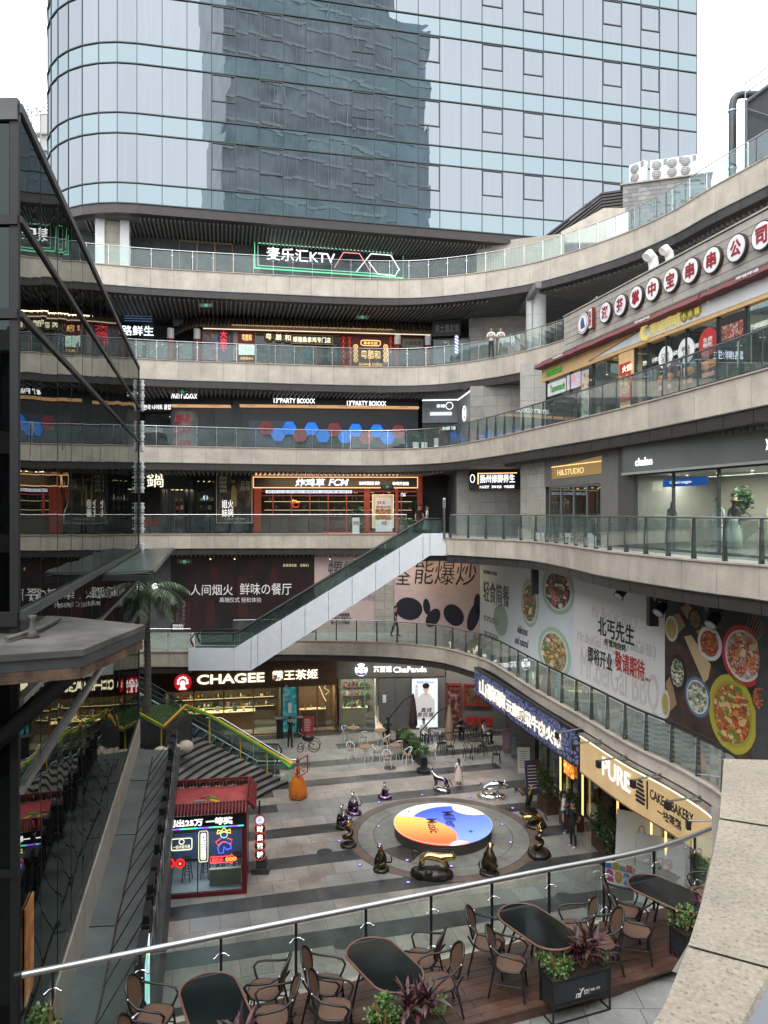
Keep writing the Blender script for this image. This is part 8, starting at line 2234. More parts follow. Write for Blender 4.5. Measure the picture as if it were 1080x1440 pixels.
# foliage helpers
LEAFS=[pm('leaf_%d'%k,c,.5,var=.3,scale=7,piece=0)for k,c in enumerate(((.035,.085,.022),(.055,.12,.03),(.025,.06,.02),(.10,.17,.04),(.04,.07,.035)))]
def leafcloud(cx,cy,z0,rx,ry,h,n,size,mats,seed,holes=.3,lumps=7):
 r_=random.Random(seed);m=M()
 lp=[(r_.uniform(-.6,.6)*rx,r_.uniform(-.6,.6)*ry,r_.uniform(.15,.85)*h,r_.uniform(.35,.6))for _ in range(lumps)]
 for k in range(n):
  l=lp[r_.randrange(lumps)]
  a,b=r_.uniform(0,2*PI),r_.uniform(-1,1);rr=(r_.random()**.4)*l[3]
  x=cx+l[0]+rx*rr*math.cos(a)*math.sqrt(1-b*b);y=cy+l[1]+ry*rr*math.sin(a)*math.sqrt(1-b*b);z=z0+l[2]+h*.5*rr*b
  if z<z0:z=z0+r_.random()*.1
  d=Vector((r_.gauss(0,1),r_.gauss(0,1),r_.gauss(.3,.7))).normalized();s_=size*r_.uniform(.6,1.3)
  e=d.cross(Vector((r_.gauss(0,1),r_.gauss(0,1),r_.gauss(0,1)))).normalized()*s_*.38
  p=Vector((x,y,z));m.add([p,p+d*s_*.5+e,p+d*s_,p+d*s_*.5-e],[(0,1,2,3)],mats[r_.randrange(len(mats))])
 return m
def shrub(name,label,x,y,z,rx,ry,h,n,size,mats,seed,stem=True,group=None,cat='shrub'):
 t=thing(name,label,cat,(x,y,z),group=group)
 if stem:
  m=M();r_=random.Random(seed)
  for k in range(5):a=r_.uniform(0,6.3);m.tube([(x,y,z),(x+rx*.2*math.cos(a),y+ry*.2*math.sin(a),z+h*.4),(x+rx*.45*math.cos(a),y+ry*.45*math.sin(a),z+h*.8)],[.02,.014,.006],C_WOOD,4)
  obj('stem',m,parent=t)
 obj('foliage',leafcloud(x,y,z,rx,ry,h,n,size,mats,seed),parent=t).data.name='foliage'
 return t
A=Vector(at(560,1018+25,0)[:2]);B=Vector(at(597,1079,0)[:2])
hd_=(B-A).normalized();hn=Vector((-hd_.y,hd_.x))
t=thing('hedge_planter','long black trough planter with bright green hedge between the cafe areas','planter',(A.x,A.y,0))
for k in range(4):
 a,b=A+(B-A)*(k/4+.01),A+(B-A)*((k+1)/4-.01)
 P=[a-hn*.16,b-hn*.16,b+hn*.16,a+hn*.16]
 m=M();m.hexa([(q.x,q.y,0)for q in P]+[(q.x,q.y,.45)for q in P],BLACK);obj('trough',m,parent=t)
 c_=(a+b)/2;ln=(b-a).length
 f_=leafcloud(c_.x,c_.y,.42,.34+abs(hd_.x)*ln*.45,.1+abs(hd_.y)*ln*.5,.55,420,.11,[LEAFS[1],LEAFS[3],LEAFS[0]],90+k);stuff(obj('foliage',f_,parent=t))
q=at(596,1085,0);m=M();m.cyl((q[0],q[1],0),.36,.12,BLACK,16);tag(obj('umbrella_weight',m),'round black umbrella weight at the near end of the hedge planter','umbrella base')
BX=pm('rust_box',(.07,.035,.022),.6,var=.25)
sp=[(7.2,31.2,.45,1.5,'tall dense dark shrub in the first box, by the hotpot notice board',800),(7.75,29.6,.4,1.1,'mid-height bright shrub in a brown box behind the woman',600),(8.5,27.6,.5,1.7,'tall loose shrub directly behind the man in black',800),(8.35,26.2,.45,1.0,'round low shrub right of the man in black',600),(9.0,26.7,.5,1.3,'broad shrub in the long brown box by the bakery door',800),(9.35,25.6,.4,2.2,'tallest thin shrub in front of the bakery interior',900),(9.5,21.2,.4,.8,'low shrub left of the white boards',500)]
for k,(x,y,r_,h,lb,n)in enumerate(sp):
 x-=.25
 m=M();m.cbox((x,y,.26),(.62,.95,.52),BX,R(12));m.cbox((x,y,.54),(.66,.99,.05),BX,R(12));m.cbox((x,y,.57),(.56,.9,.02),pm('soil',(.03,.02,.015),.9),R(12))
 tag(obj('planter_box',m),f'brown metal planter box, {_o[k]} of the row counted from the hotpot entrance','planter','brown boxes before the bakery')
 shrub('shrub',lb,x,y,.56,r_*1.2,r_*1.2,h,n,.10,[LEAFS[0],LEAFS[2],LEAFS[4],LEAFS[1]],200+k,group='shrubs before the bakery')
def aboard(x,y,rz,w_,h,tilt,mat,lb,name='leaning_board',z=0,cat='board'):
 t=thing(name,lb,cat,(x,y,z),rz,world=False)
 m=M();m.box(-w_/2,w_/2,-.025,.025,0,h,mat);m.xf(Matrix.Rotation(tilt,4,'X'));obj('panel',m,parent=t)
 m=M();m.tube([(-w_/2,0,0),(w_/2,0,0),(w_/2,0,h),(-w_/2,0,h),(-w_/2,0,0)],.015,C_GREY,4);m.xf(Matrix.Rotation(tilt,4,'X'));obj('board_frame',m,parent=t)
 return t
class Loc:
 def __init__(s,w_,tilt,v=.03):s.w=w_;s.c,s.s=math.cos(tilt),math.sin(tilt)
 def p(s,u,v,z):return(u,-v*s.c-z*s.s,z*s.c-v*s.s)
 def box(s,m,u0,u1,v0,v1,z0,z1,mat):return Wall.box(s,m,u0,u1,v0,v1,z0,z1,mat)
WBO=pm('white_board',(.66,.66,.66),.4,var=.05)
b1=aboard(8.55,25.0,R(-30),1.5,2.3,R(-12),WBO,'tall white board with small crest and round badge, leaning by the bakery')
lc=Loc(1.5,R(-12));m=M();m.tube([lc.p(.1+.1*math.cos(k*PI/4),.03,1.75+.16*math.sin(k*PI/4))for k in range(9)],.012,C_RED,4);lc2=m;obj('crest_print',m,parent=b1)
m=M();m.tube([lc.p(.15+.22*math.cos(k*PI/8),.03,.75+.26*math.sin(k*PI/8))for k in range(17)],.03,C_TEAL,4);m.tube([lc.p(.15+.13*math.cos(k*PI/8),.03,.75+.16*math.sin(k*PI/8))for k in range(17)],.02,C_GREY,4);obj('badge_print',m,parent=b1)
b2=aboard(8.75,23.6,R(-30),1.5,2.1,R(-14),WBO,'second white board with a red 99 print, right of the crest board')
lc=Loc(1.5,R(-14));m=M();text_on(m,lc,'99',-.1,.4,1.1,1.5,.03,C_RED,bold=.1);obj('number_print',m,parent=b2)
m=M();r_=random.Random(4)
for k in range(9):a=k*.7;m.add([lc.p(.15+.38*math.cos(a),.031,1.3+.32*math.sin(a)),lc.p(.15+.44*math.cos(a+.1),.031,1.3+.4*math.sin(a)),lc.p(.15+.36*math.cos(a+.2),.031,1.3+.36*math.sin(a+.2))],[(0,1,2)],C_PINK)
stuff(obj('spark_prints',m,parent=b2))
q=at(876,1226,0)
t=thing('year_sign','low colourful cut-out sign with the numbers 2025 in front of the white boards','sign',(8.0,24.9,0))
yw=Wall((7.5,25.2),(8.5,24.62))
m=M();yw.box(m,0,1.2,-.06,0,0,.75,C_WHITE);obj('backing',m,parent=t)
for k,(ch,c_)in enumerate(zip('2025',((.6,.02,.2),(.65,.25,.02),(.05,.25,.6),(.1,.15,.5)))):
 lettering(t,yw,ch,.08+k*.28,.32+k*.28,.08,.48,.01,colm('num%d'%k,c_),bold=.25)
m=M()
for k,c_ in enumerate(((.05,.2,.5),(.6,.3,.05),(.1,.35,.2),(.5,.1,.1),(.2,.4,.5))):yw.box(m,.05+k*.23,.25+k*.23,.0,.03,.52,.68+.08*(k%2),colm('blk%d'%k,c_))
stuff(obj('colour_blocks',m,parent=t))
for px,py,w_,h,mat,lb,rz in((751,1118,.75,1.5,colm('navy_board',(.03,.05,.1)),'dark blue notice stand with white print by the first shrub',40),(737,1087,.6,1.2,WBO,'white notice leaning by the hotpot planters',30),(725,1066,.5,1.2,colm('teal_board',(.25,.35,.38)),'pale teal menu stand right of the pink one',50),(714,1058,.5,1.2,colm('pink_board',(.5,.25,.32)),'pink menu stand farthest along the hotpot front',50),(433,1033,.62,1.0,C_RED,'bright red menu stand in front of the tea shop',5),(536,1026,.7,1.35,printm('stand_print',[(.3,.5,.55),(.7,.5,.35),(.8,.75,.7)],3,emis=.3),'bright blue and orange poster stand behind the woman in green',15)):
 q=at(px,py,0);b_=aboard(q[0],q[1],R(rz-30 if px>700 else rz),w_,h,R(-8),mat,lb,'menu_stand')
 lc=Loc(w_,R(-8));m=M();r_=random.Random(px)
 for k in range(8):
  zz=h*(.2+.09*k);m.add([lc.p(-w_*.35,.032,zz),lc.p(w_*r_.uniform(.1,.38),.032,zz),lc.p(w_*.2,.032,zz+.03),lc.p(-w_*.35,.032,zz+.03)],[(0,1,2,3)],C_WHITE if px!=737 else C_GREY)
 stuff(obj('print_lines',m,parent=b_))
for k,(x,y)in enumerate(((-2.2,27.4),(5.9,24.2),(.3,36.4),(-1.2,21.6))):
 m=M();m.cyl((x,y,.001),.3,.006,DKGREY,20)
 for j in range(5):m.cbox((x,y-.2+j*.1,.009),(.4 if j in(0,4)else .5,.02,.004),BLACK,R(14.7))
 tag(obj('drain_cover',m),['round drain cover in the paving left of the stage','round drain cover in the paving right of the stage','round drain cover in the paving before the white cafe chairs','round drain cover nearest the terrace railing'][k],'drain cover')
t=thing('palm_tree','slender palm tree in the raised planter by the mirrored building','palm tree',(-10.55,33.8,3.4))
X,Y=(207-CX)/F*33.8,33.8
m=M();m.tube([(X,Y,3.35),(X+.03,Y,5.5),(X-.02,Y,7.3),(X+.02,Y,8.5)],[.19,.15,.14,.13],pm('palm_trunk',(.10,.085,.07),.85,var=.3,scale=6,bump=.6,bscale=12),12)
for k in range(24):m.cyl((X,Y,3.5+k*.21),.165,.02,C_WOOD if 0 else pm('palm_ring',(.06,.05,.04),.9),12)
obj('trunk',m,parent=t)
m=M();m.tube([(X+.02,Y,8.4),(X+.02,Y,9.1)],[.12,.05],LEAFS[3],8);obj('crown_shaft',m,parent=t)
r_=random.Random(33)
PF=[pm('palm_frond',(.07,.12,.055),.55,var=.3,scale=5,piece=.2),pm('palm_frond_pale',(.22,.26,.19),.55,var=.3,scale=5,piece=.2)]
for k in range(17):
 a=k*2.4+r_.uniform(-.2,.2);el=r_.uniform(.1,1.2)if k<11 else r_.uniform(-.3,.2);L_=r_.uniform(1.7,2.35)
 pts=[];p=Vector((X+.02,Y,8.95));d=Vector((math.cos(a)*math.cos(el),math.sin(a)*math.cos(el),math.sin(el)))
 m=M();n=15
 for i in range(n):pts.append(p.copy());p+=d*L_/n;d.z-=.13;d.normalize()
 m.tube(pts,[.022*(1-i/n)+.004 for i in range(n)],PF[0],4)
 for i in range(2,n):
  dd=(pts[min(i+1,n-1)]-pts[i-1]).normalized();sd=dd.cross(Vector((0,0,1))).normalized()
  for s_ in(-1,1):
   for j in range(2):
    b0=pts[i]+dd*j*.05;ll=.52*math.sin(PI*(i+1)/(n+2))+.12
    tip=b0+(sd*s_*.75+dd*.45+Vector((0,0,-.45+r_.uniform(-.1,.15)))).normalized()*ll
    w_=dd*.022;m.add([b0-w_,b0+w_,(b0+tip)/2+w_*1.2+Vector((0,0,.03)),tip,(b0+tip)/2-w_*1.2+Vector((0,0,.03))],[(0,1,2,3,4)],PF[r_.random()>.72])
 obj('leaf',m,parent=t)
q=(X+.5,Y-.5,9.25);m=M();m.ball(q,.14,E_WHITE,10,7);m.cyl((q[0],q[1],q[2]+.1),.02,1.2,BLACK,5);tag(obj('globe_lamp',m),'small white lit globe lamp above the palm crown','lamp')
# TERRACE
dk0=L1-.06;dz=L1+.12
DECK=pm('deck_plank',(.082,.042,.029),.38,var=.22,scale=3,piece=.22,fine=.15,fscale=14,stain=.25,sscale=2.5,rvar=.12,coat=.1)
deck=struct(obj('deck_base',(lambda m:(m.prism([(-5.0,7.6),(-2.9,8.15),(1.0,9.95),(3.37,10.8),(4.6,11.45),(6.3,12.7),(5.7,13.2),(4.6,12.75),(1.1,11.45),(-1.36,10.5),(-4.75,9.2)],dk0,dz-.025,colm('deck_dark',(.03,.015,.01))),m)[1])(M())))
back=Path([(-4.85,9.2),(-1.36,10.5),(1.1,11.45),(4.6,12.75),(6.0,13.3)]);NPL=10
frt=Path([(-5.0,7.6),(-2.9,8.15),(1.0,9.95),(3.37,10.8),(4.6,11.45),(6.3,12.5)])
for j in range(NPL):
 off0,off1=j*.145,j*.145+.138
 for i in range(4):
  a,b=back.len*i/4+.3*(j%2),min(back.len,back.len*(i+1)/4+.3*(j%2))-.01
  pass
  m=M();ribbon(m,back,a,b,off0+.0,off1,dz-.024,dz+rnd.uniform(-.001,.001),DECK);obj('plank',m,parent=deck)
m=M();ribbon(m,frt,0,frt.len,-.01,.04,dk0,dz+.003,DECK);obj('edge_plank',m,parent=deck)
TT=pm('terrace_tile',(.19,.19,.18),.5,var=.15,piece=.12,fine=.15,fscale=50,stain=.25)
tf=struct(obj('terrace_floor',(lambda m:(m.add([(-5,3,dk0+.004),(9,3,dk0+.004),(9,12,dk0+.004),(5,12,dk0+.004),(-5,8,dk0+.004)],[(0,1,2,3,4)],GROUT),m)[1])(M())))
for i in range(-2,9):
 for j in range(0,12):
  cx,cy=i*.8+.4,4.6+j*.62
  p,d=frt.at(max(0,min(frt.len,(cx+5)*1.08)));
  if cy>7.4+(cx+3.0)*.52+1.3 or cy<6.5:continue
  m=M();sk=.18;m.hexa([(i*.8+a+sk*(j%2)*0+.006+cy*.12,4.3+j*.62+b,z)for z in(dk0+.002,dk0+.014)for a,b in((0,0),(.788,0),(.788,.608),(0,.608))],TT);obj('paving_tile',m,parent=tf)
m=M()
sT0=next(s for p,s in zip(rim1b.p,rim1b.s)if p.y<15.6)
pts=[p for p,s in zip(rim1b.p,rim1b.s)if s>=sT0]
rl=Path([(p.x,p.y)for p in pts][::-1])
n_off=.12
t=thing('terrace_glass_railing','near glass railing with a thick polished steel handrail around the terrace','railing',(0,11,L1))
def rpt(s_,z,o_=.0):
 p,d=rl.at(s_);q=p+Vector((d.y,-d.x))*(n_off+o_);return(q.x,q.y,z)
N_=60
m=M();m.tube([rpt(.26+(rl.len-1.7)*k/N_,L1+1.10)for k in range(N_+1)],.042,pm('polished_rail',(.55,.56,.56),.42,metal=1,var=.04,piece=0),12)
m.tube([rpt(.17,L1+1.1),rpt(.25,L1+1.1)],.05,BLACK,10);obj('handrail',m,parent=t)
m=M();m.tube([rpt(rl.len-1.5+1.4*k/12,L1+1.10)for k in range(13)],.045,DKGREY,8);obj('handrail_end',m,parent=t)
s_=.62;k=0
while s_<rl.len:
 m=M();q=rpt(s_,L1)
 p,d=rl.at(s_);an=math.atan2(d.y,d.x)
 m.cbox((q[0],q[1],L1+.54),(.035,.035,1.08),BLACK,an);m.cbox((q[0],q[1],L1+.012),(.12,.12,.024),DKGREY,an);o=obj('post',m,parent=t)
 m=M()
 for z in(L1+.85,L1+.28):
  for sg in(-1,1):m.tube([(q[0],q[1],z),rpt(s_+.05*sg,z+.01,.04),rpt(s_+.09*sg,z-.02,.06)],.012,STEEL,6);m.ball(rpt(s_+.10*sg,z-.025,.06),.018,STEEL,6,5)
 obj('spider_clamp',m,parent=o)
 a,b=s_+.03,min(rl.len,s_+1.04)
 g=M();ribbon(g,rl,a,b,n_off-.05+.0,n_off-.038,L1+.06,L1+1.0,GLASSN);obj('glass_pane',g,parent=t)
 s_+=1.07;k+=1
RAT=None
def rattanm():
 m,nt,p=_new('woven_rattan');N,L=nt.nodes,nt.links
 tc=N.new('ShaderNodeTexCoord');out=[]
 fr=[]
 for ax,sc in((0,46),(1,46),(2,46)):
  sp_=N.new('ShaderNodeSeparateXYZ');L.new(tc.outputs['Object'],sp_.inputs[0])
  ml=N.new('ShaderNodeMath');ml.operation='MULTIPLY';ml.inputs[1].default_value=sc*2*PI;L.new(sp_.outputs[ax],ml.inputs[0])
  sn=N.new('ShaderNodeMath');sn.operation='SINE';L.new(ml.outputs[0],sn.inputs[0]);fr.append(sn.outputs[0])
 m1=N.new('ShaderNodeMath');m1.operation='ADD';L.new(fr[1],m1.inputs[0]);L.new(fr[2],m1.inputs[1])
 m2=N.new('ShaderNodeMath');m2.operation='MULTIPLY';L.new(fr[0],m2.inputs[0]);L.new(m1.outputs[0],m2.inputs[1])
 r=N.new('ShaderNodeValToRGB');r.color_ramp.elements[0].position=.30;r.color_ramp.elements[0].color=(.045,.022,.013,1);r.color_ramp.elements[1].position=.65;r.color_ramp.elements[1].color=(.15,.078,.045,1)
 mr=N.new('ShaderNodeMapRange');mr.inputs['From Min'].default_value=-1.5;mr.inputs['From Max'].default_value=1.5;L.new(m2.outputs[0],mr.inputs['Value']);L.new(mr.outputs[0],r.inputs['Fac'])
 L.new(r.outputs['Color'],p.inputs['Base Color']);p.inputs['Roughness'].default_value=.6
 b=N.new('ShaderNodeBump');b.inputs['Distance'].default_value=.003;b.inputs['Strength'].default_value=.7;L.new(mr.outputs[0],b.inputs['Height']);L.new(b.outputs[0],p.inputs['Normal'])
 return m
RAT=rattanm();CFR=pm('chair_frame_black',(.012,.010,.010),.42,var=.2,piece=0)
def rattan_chair(label):
 """faces -Y"""
 t=thing('rattan_armchair',label,'chair',(0,0,0),group='brown rattan armchairs on the deck',world=False)
 m=M();n=6;P=[]
 pts=[]
 for i in range(24):
  a=2*PI*i/24;ca,sa=math.cos(a),math.sin(a)
  pts.append((.235*math.copysign(abs(ca)**.6,ca),-.02+.225*math.copysign(abs(sa)**.6,sa)))
 m.prism([(x,y)for x,y in pts],.425,.45,RAT);obj('seat',m,parent=t)
 m=M();m.tube([(x,y,.437)for x,y in pts+pts[:1]],.017,CFR,6,cap=False);obj('seat_ring',m,parent=t)
 def bk(u,w_):return(u,.20+(w_-.45)*.26-.9*u*u+.03,w_)
 ov=[bk(.215*math.cos(2*PI*i/24),.72+.235*math.sin(2*PI*i/24))for i in range(24)]
 m=M();cen=bk(0,.72)
 ring2=[bk(.11*math.cos(2*PI*i/24),.72+.12*math.sin(2*PI*i/24))for i in range(24)]
 vs=[cen]+ring2+ov;fs=[(0,1+i,1+(i+1)%24)for i in range(24)]+[(1+i,25+i,25+(i+1)%24,1+(i+1)%24)for i in range(24)]
 m.add(vs,fs,RAT,True);m.add([(x,y+.015,z)for x,y,z in vs],[f[::-1]for f in fs],RAT,True);obj('backrest',m,parent=t)
 m=M();m.tube(ov+ov[:1],.019,CFR,8,cap=False);obj('back_frame',m,parent=t)
 for s_ in(-1,1):
  m=M();m.tube([(.19*s_,-.20,.43),(.225*s_,-.245,0)],.016,CFR,6);obj('leg',m,parent=t)
  m=M();m.tube([(.20*s_,.30,.95-.35),(.205*s_,.20,.45),(.23*s_,.30,0)],.016,CFR,6);obj('leg',m,parent=t)
  m=M();m.tube([(.205*s_,.26,.76),(.27*s_,.12,.70),(.285*s_,-.08,.68),(.27*s_,-.2,.66),(.25*s_,-.25,.60),(.225*s_,-.22,.52),(.20*s_,-.18,.44)],.017,CFR,8);obj('armrest',m,parent=t)
 m=M();m.tube([(-.2,-.22,.22),(.2,-.22,.22)],.010,CFR,5);m.tube([(-.21,-.22,.22),(-.215,.24,.22)],.010,CFR,5);m.tube([(.21,-.22,.22),(.215,.24,.22)],.010,CFR,5);m.tube([(-.2,.24,.26),(.2,.24,.26)],.010,CFR,5);obj('stretcher',m,parent=t)
 m=M();m.ball((.235,.26,.79),.011,C_WHITE,6,5);m.ball((-.235,.26,.79),.011,C_WHITE,6,5);obj('rivet',m,parent=t)
 return t
chs=[((-2.96,9.5),82,'far left armchair at the first table, seen behind the near one'),((-2.82,8.75),92,'cut-off armchair at the lower left, nearest of the pair left of the first table'),((-1.60,10.02),-100,'rear armchair on the right of the first table'),((-1.42,9.48),-80,'near armchair on the right of the first table, partly behind the dark red plant'),((-.80,10.12),78,'rear armchair of the pair left of the second table'),((-.66,9.62),86,'near armchair of the pair left of the second table'),((.56,10.72),-105,'rear armchair right of the second table, facing left'),((.76,10.18),-82,'near armchair right of the second table, above the planter'),((1.57,11.12),72,'rear armchair of the pair left of the third table'),((1.80,10.60),80,'near armchair of the pair left of the third table'),((2.98,11.50),-100,'rear armchair right of the third table, by the railing'),((3.26,11.14),-85,'near armchair right of the third table, above the dark red plant'),((3.90,12.02),70,'rear armchair left of the fourth table, close to the railing'),((3.88,11.45),78,'near armchair left of the fourth table'),((5.45,12.55),-95,'armchair right of the fourth table, half behind the granite parapet')]
ch0=rattan_chair(chs[0][2]);tr=gather(ch0)
for k,((x,y),a,lb)in enumerate(chs):
 a_=R(a+[3,-5,4,-2,6,0,-4,5][k%8])
 if k==0:ch0.location=(x,y,dz);ch0.rotation_euler=(0,0,a_);ch0.scale=(.94,)*3
 else:dup(ch0,tr,(x,y,dz),a_,lb)
TGL=pm('black_glass_top',(.006,.008,.008),.06,var=.1,piece=0);TGL.node_tree.nodes['Principled BSDF'].inputs['Specular IOR Level'].default_value=.28
def oval_table(label):
 t=thing('oval_table',label,'table',(0,0,0),group='oval black glass tables',world=False)
 st=[]
 for i in range(40):
  a=2*PI*i/40;st.append((.30*math.copysign(1,math.cos(a))*(1 if abs(math.cos(a))>.01 else 0)+.36*math.cos(a),.37*math.sin(a)))
 m=M();m.prism([(x*.97,y*.96)for x,y in st],.725,.741,TGL);obj('glass_top',m,parent=t)
 m=M();m.tube([(x,y,.73)for x,y in st+st[:1]],.017,pm('rattan_rim',(.12,.055,.035),.5,var=.2,piece=0),8,cap=False);obj('rim',m,parent=t)
 for sx in(-1,1):
  for sy in(-1,1):
   m=M();m.tube([(.20*sx,.20*sy,.72),(.30*sx,.24*sy,.4),(.40*sx,.27*sy,0)],.017,CFR,6);obj('leg',m,parent=t)
 m=M()
 for sx in(-1,1):m.tube([(.28*sx,-.235,.42),(.22*sx,0,.5),(.28*sx,.235,.42)],.012,CFR,5)
 m.tube([(-.25,0,.48),(.25,0,.48)],.012,CFR,5);obj('stretcher',m,parent=t)
 return t
tbs=[((-2.12,9.25),-64,'first oval table from the left, cut off by the bottom edge'),((.0,10.07),-58,'second oval table from the left, behind the near planter'),((2.27,11.0),-58,'third oval table from the left, between two pairs of armchairs'),((4.58,11.95),-52,'fourth oval table, farthest right beside the granite parapet')]
tb0=oval_table(tbs[0][2]);tr=gather(tb0)
for k,((x,y),a,lb)in enumerate(tbs):
 if k==0:tb0.location=(x,y,dz);tb0.rotation_euler=(0,0,R(a))
 else:dup(tb0,tr,(x,y,dz),R(a),lb)
PBK=pm('planter_panel',(.018,.020,.023),.45,var=.15)
def framed_planter(x,y,rz,label,L_=.94,W_=.32,text=True):
 t=thing('framed_planter',label,'planter',(x,y,dk0),rz,group='black framed planter boxes',world=False)
 m=M()
 for a in(-1,1):
  for b in(-1,1):m.cbox((a*L_/2,b*W_/2,.31),(.022,.022,.62),BLACK)
 for z in(.02,.25,.61):
  for b in(-1,1):m.cbox((0,b*W_/2,z),(L_,.022,.022),BLACK)
  for a in(-1,1):m.cbox((a*L_/2,0,z),(.022,W_,.022),BLACK)
 obj('frame',m,parent=t)
 m=M();h0,h1=.27,.60;x_,y_=L_/2-.015,W_/2-.015
 m.box(-x_,x_,-y_,y_,h0,h1-.03,PBK);obj('box',m,parent=t)
 m=M();m.box(-x_+.02,x_-.02,-y_+.02,y_-.02,h1-.029,h1-.015,MATS['soil']);obj('soil',m,parent=t)
 if text:
  ww=Wall((-x_,-y_),(x_,-y_));m=M()
  text_on(m,ww,'m',.36,.44,.30,.36,.002,C_WHITE,bold=.02,depth=.002,italic=.3);m.tube([ww.p(.42,.003,.30),ww.p(.455,.003,.36),ww.p(.47,.003,.42)],.005,C_WHITE,4);m.tube([ww.p(.425,.003,.42),ww.p(.455,.003,.37),ww.p(.50,.003,.415)],.005,C_WHITE,4)
  text_on(m,ww,'麦积园\n多乐汇',.50,.575,.32,.385,.002,C_WHITE,depth=.002);m.tube([ww.p(.59,.003,.31),ww.p(.59,.003,.40)],.002,C_WHITE,4);text_on(m,ww,'相遇 · 同乐',.61,.77,.345,.38,.002,C_WHITE,depth=.002);obj('logo_print',m,parent=t)
 return t
CORD=[pm('cordyline_dark',(.035,.014,.018),.45,var=.35,scale=10,piece=.25),pm('cordyline_red',(.085,.02,.03),.45,var=.3,scale=10,piece=.25),pm('cordyline_olive',(.06,.05,.03),.45,var=.3,scale=10,piece=.25)]
def blade(mat,L_,w_,bend):
 m=M();vs=[];n=7
 for i in range(n):
  t_=i/(n-1);wv=w_*math.sin(PI*min(1,.12+t_*.88))**.8*(1 if t_<.95 else .25)
  x=L_*t_*math.cos(bend*t_*.5);z=L_*t_*(math.sin(.9)-bend*t_*.55)
  vs+=[(x,-wv,z+wv*.35),(x,0,z),(x,wv,z+wv*.35)]
 fs=[]
 for i in range(n-1):
  for j in range(2):fs.append((i*3+j,i*3+j+1,(i+1)*3+j+1,(i+1)*3+j))
 m.add(vs,fs,mat,True);return m.mesh('leaf')
BL=[blade(CORD[k%3],.42,.026,.5+.25*k)for k in range(5)]
def cordyline(x,y,z,label,n=46,s=1.0,seed=1):
 t=thing('cordyline_plant',label,'plant',(x,y,z),0,group='dark red leafy plants in the planters',world=False);r_=random.Random(seed)
 m=M();m.tube([(0,0,0),(0,0,.22)],.02,C_WOOD,6);m.tube([(.03,.02,0),(.14,.05,.25)],.016,C_WOOD,6);m.tube([(-.03,0,0),(-.13,-.03,.2)],.016,C_WOOD,6);obj('stem',m,parent=t)
 heads=[(0,0,.16),(.14,.05,.2),(-.13,-.03,.15)]
 for k in range(n):
  h=heads[k%3];o=bpy.data.objects.new('leaf',BL[r_.randrange(5)]);COL.objects.link(o);o.parent=t
  o.location=(h[0],h[1],h[2]+r_.uniform(-.06,.08));o.rotation_euler=(r_.uniform(-.3,.3),r_.uniform(-.9,.35),r_.uniform(0,2*PI));o.scale=(s*r_.uniform(.7,1.05),)*3
 return t
plt=[((2.70,10.45),21,'framed planter with white logo in the foreground, holding the largest dark red plant',(.18,0)),((.28,9.33),22,'framed planter at the bottom centre, mostly cut off',(.12,0)),((-1.95,8.55),22,'framed planter at the bottom left, holding a small red plant',(.15,0)),((4.95,11.55),24,'framed planter at the right, half behind the granite parapet',(-.1,0))]
for k,((x,y),a,lb,o_)in enumerate(plt):
 framed_planter(x,y,R(a),lb,text=(k==0))
 ca,sa=math.cos(R(a)),math.sin(R(a));zt=dk0+.59
 cordyline(x+.16*ca,y+.16*sa,zt,['largest dark red plant, in the planter with the white logo','dark red plant in the bottom centre planter','dark red plant rising at the bottom left corner of the deck','dark red plant half hidden by the granite parapet'][k],[72,66,60,40][k],[1.05,1.0,1.0,.9][k],60+k)
 gx,gy=x-.30*ca,y-.30*sa
 shrub('leafy_bush',['light green bush left of the largest red plant','bright round green bush left of the red plant at the bottom centre','green tuft beside the bottom left red plant','pale green bush in the planter at the right'][k],gx,gy,zt,[.28,.30,.2,.28][k],.22,[.34,.42,.2,.38][k],[520,900,200,500][k],.05,[LEAFS[3],LEAFS[1],LEAFS[3]],300+k,group='green bushes in the planters',cat='plant')
 shrub('small_bush',['small yellow-green sprig right of the largest red plant','small green sprig at the right end of the bottom centre planter','yellow-green sprig under the bottom left red plant','sprig at the far end of the right planter'][k],x+.44*ca,y+.44*sa,zt,.12,.12,.2,160,.045,[LEAFS[3],LEAFS[1]],320+k,group='sprigs in the planters',cat='plant')
shrub('green_shrub','bushy green shrub in the bottom left corner by the end of the handrail',-4.2,9.3,dz,.27,.22,.88,1900,.055,[LEAFS[1],LEAFS[3],LEAFS[0]],77,cat='shrub')
shrub('fern_plant','feathery green plant beyond the railing at the cream sign end',6.15,13.7,L1-.1,.25,.25,.6,420,.09,[LEAFS[1],LEAFS[3]],78,cat='plant')
# near granite parapet at lower right
t=thing('near_granite_parapet','broad sand-coloured granite parapet top in the near right corner','parapet',(1.5,3,L2-.1))
zc_=E-1.30
def par(poly,z1,name='granite_slab',under=.10,mat=TRAVERT):
 m=M();n=len(poly);cx=sum(p[0]for p in poly)/n;cy=sum(p[1]for p in poly)/n
 m.add([(x,y,z1)for x,y in poly]+[(cx+(x-cx)*.9+.12,cy+(y-cy)*.9,z1-under)for x,y in poly],[list(range(n))]+[(i,i+n,(i+1)%n+n,(i+1)%n)for i in range(n)],mat)
 obj(name,m,parent=t)
def ap(px,py,z=zc_):q=at(px,py,z);return(q[0],q[1])
par([ap(1012,1150),ap(1018,1067),(1.9+1.6,3.75),ap(1130,1168)],zc_);
par([ap(1011.5,1152.5),ap(1130,1171),ap(1130,1373),ap(968,1329),ap(985,1275),ap(1003,1200)],zc_+.0005)
par([ap(967,1332),ap(1084,1363.5),ap(1020,1480),ap(880,1480),ap(902,1470),ap(938,1405)][::1],zc_)
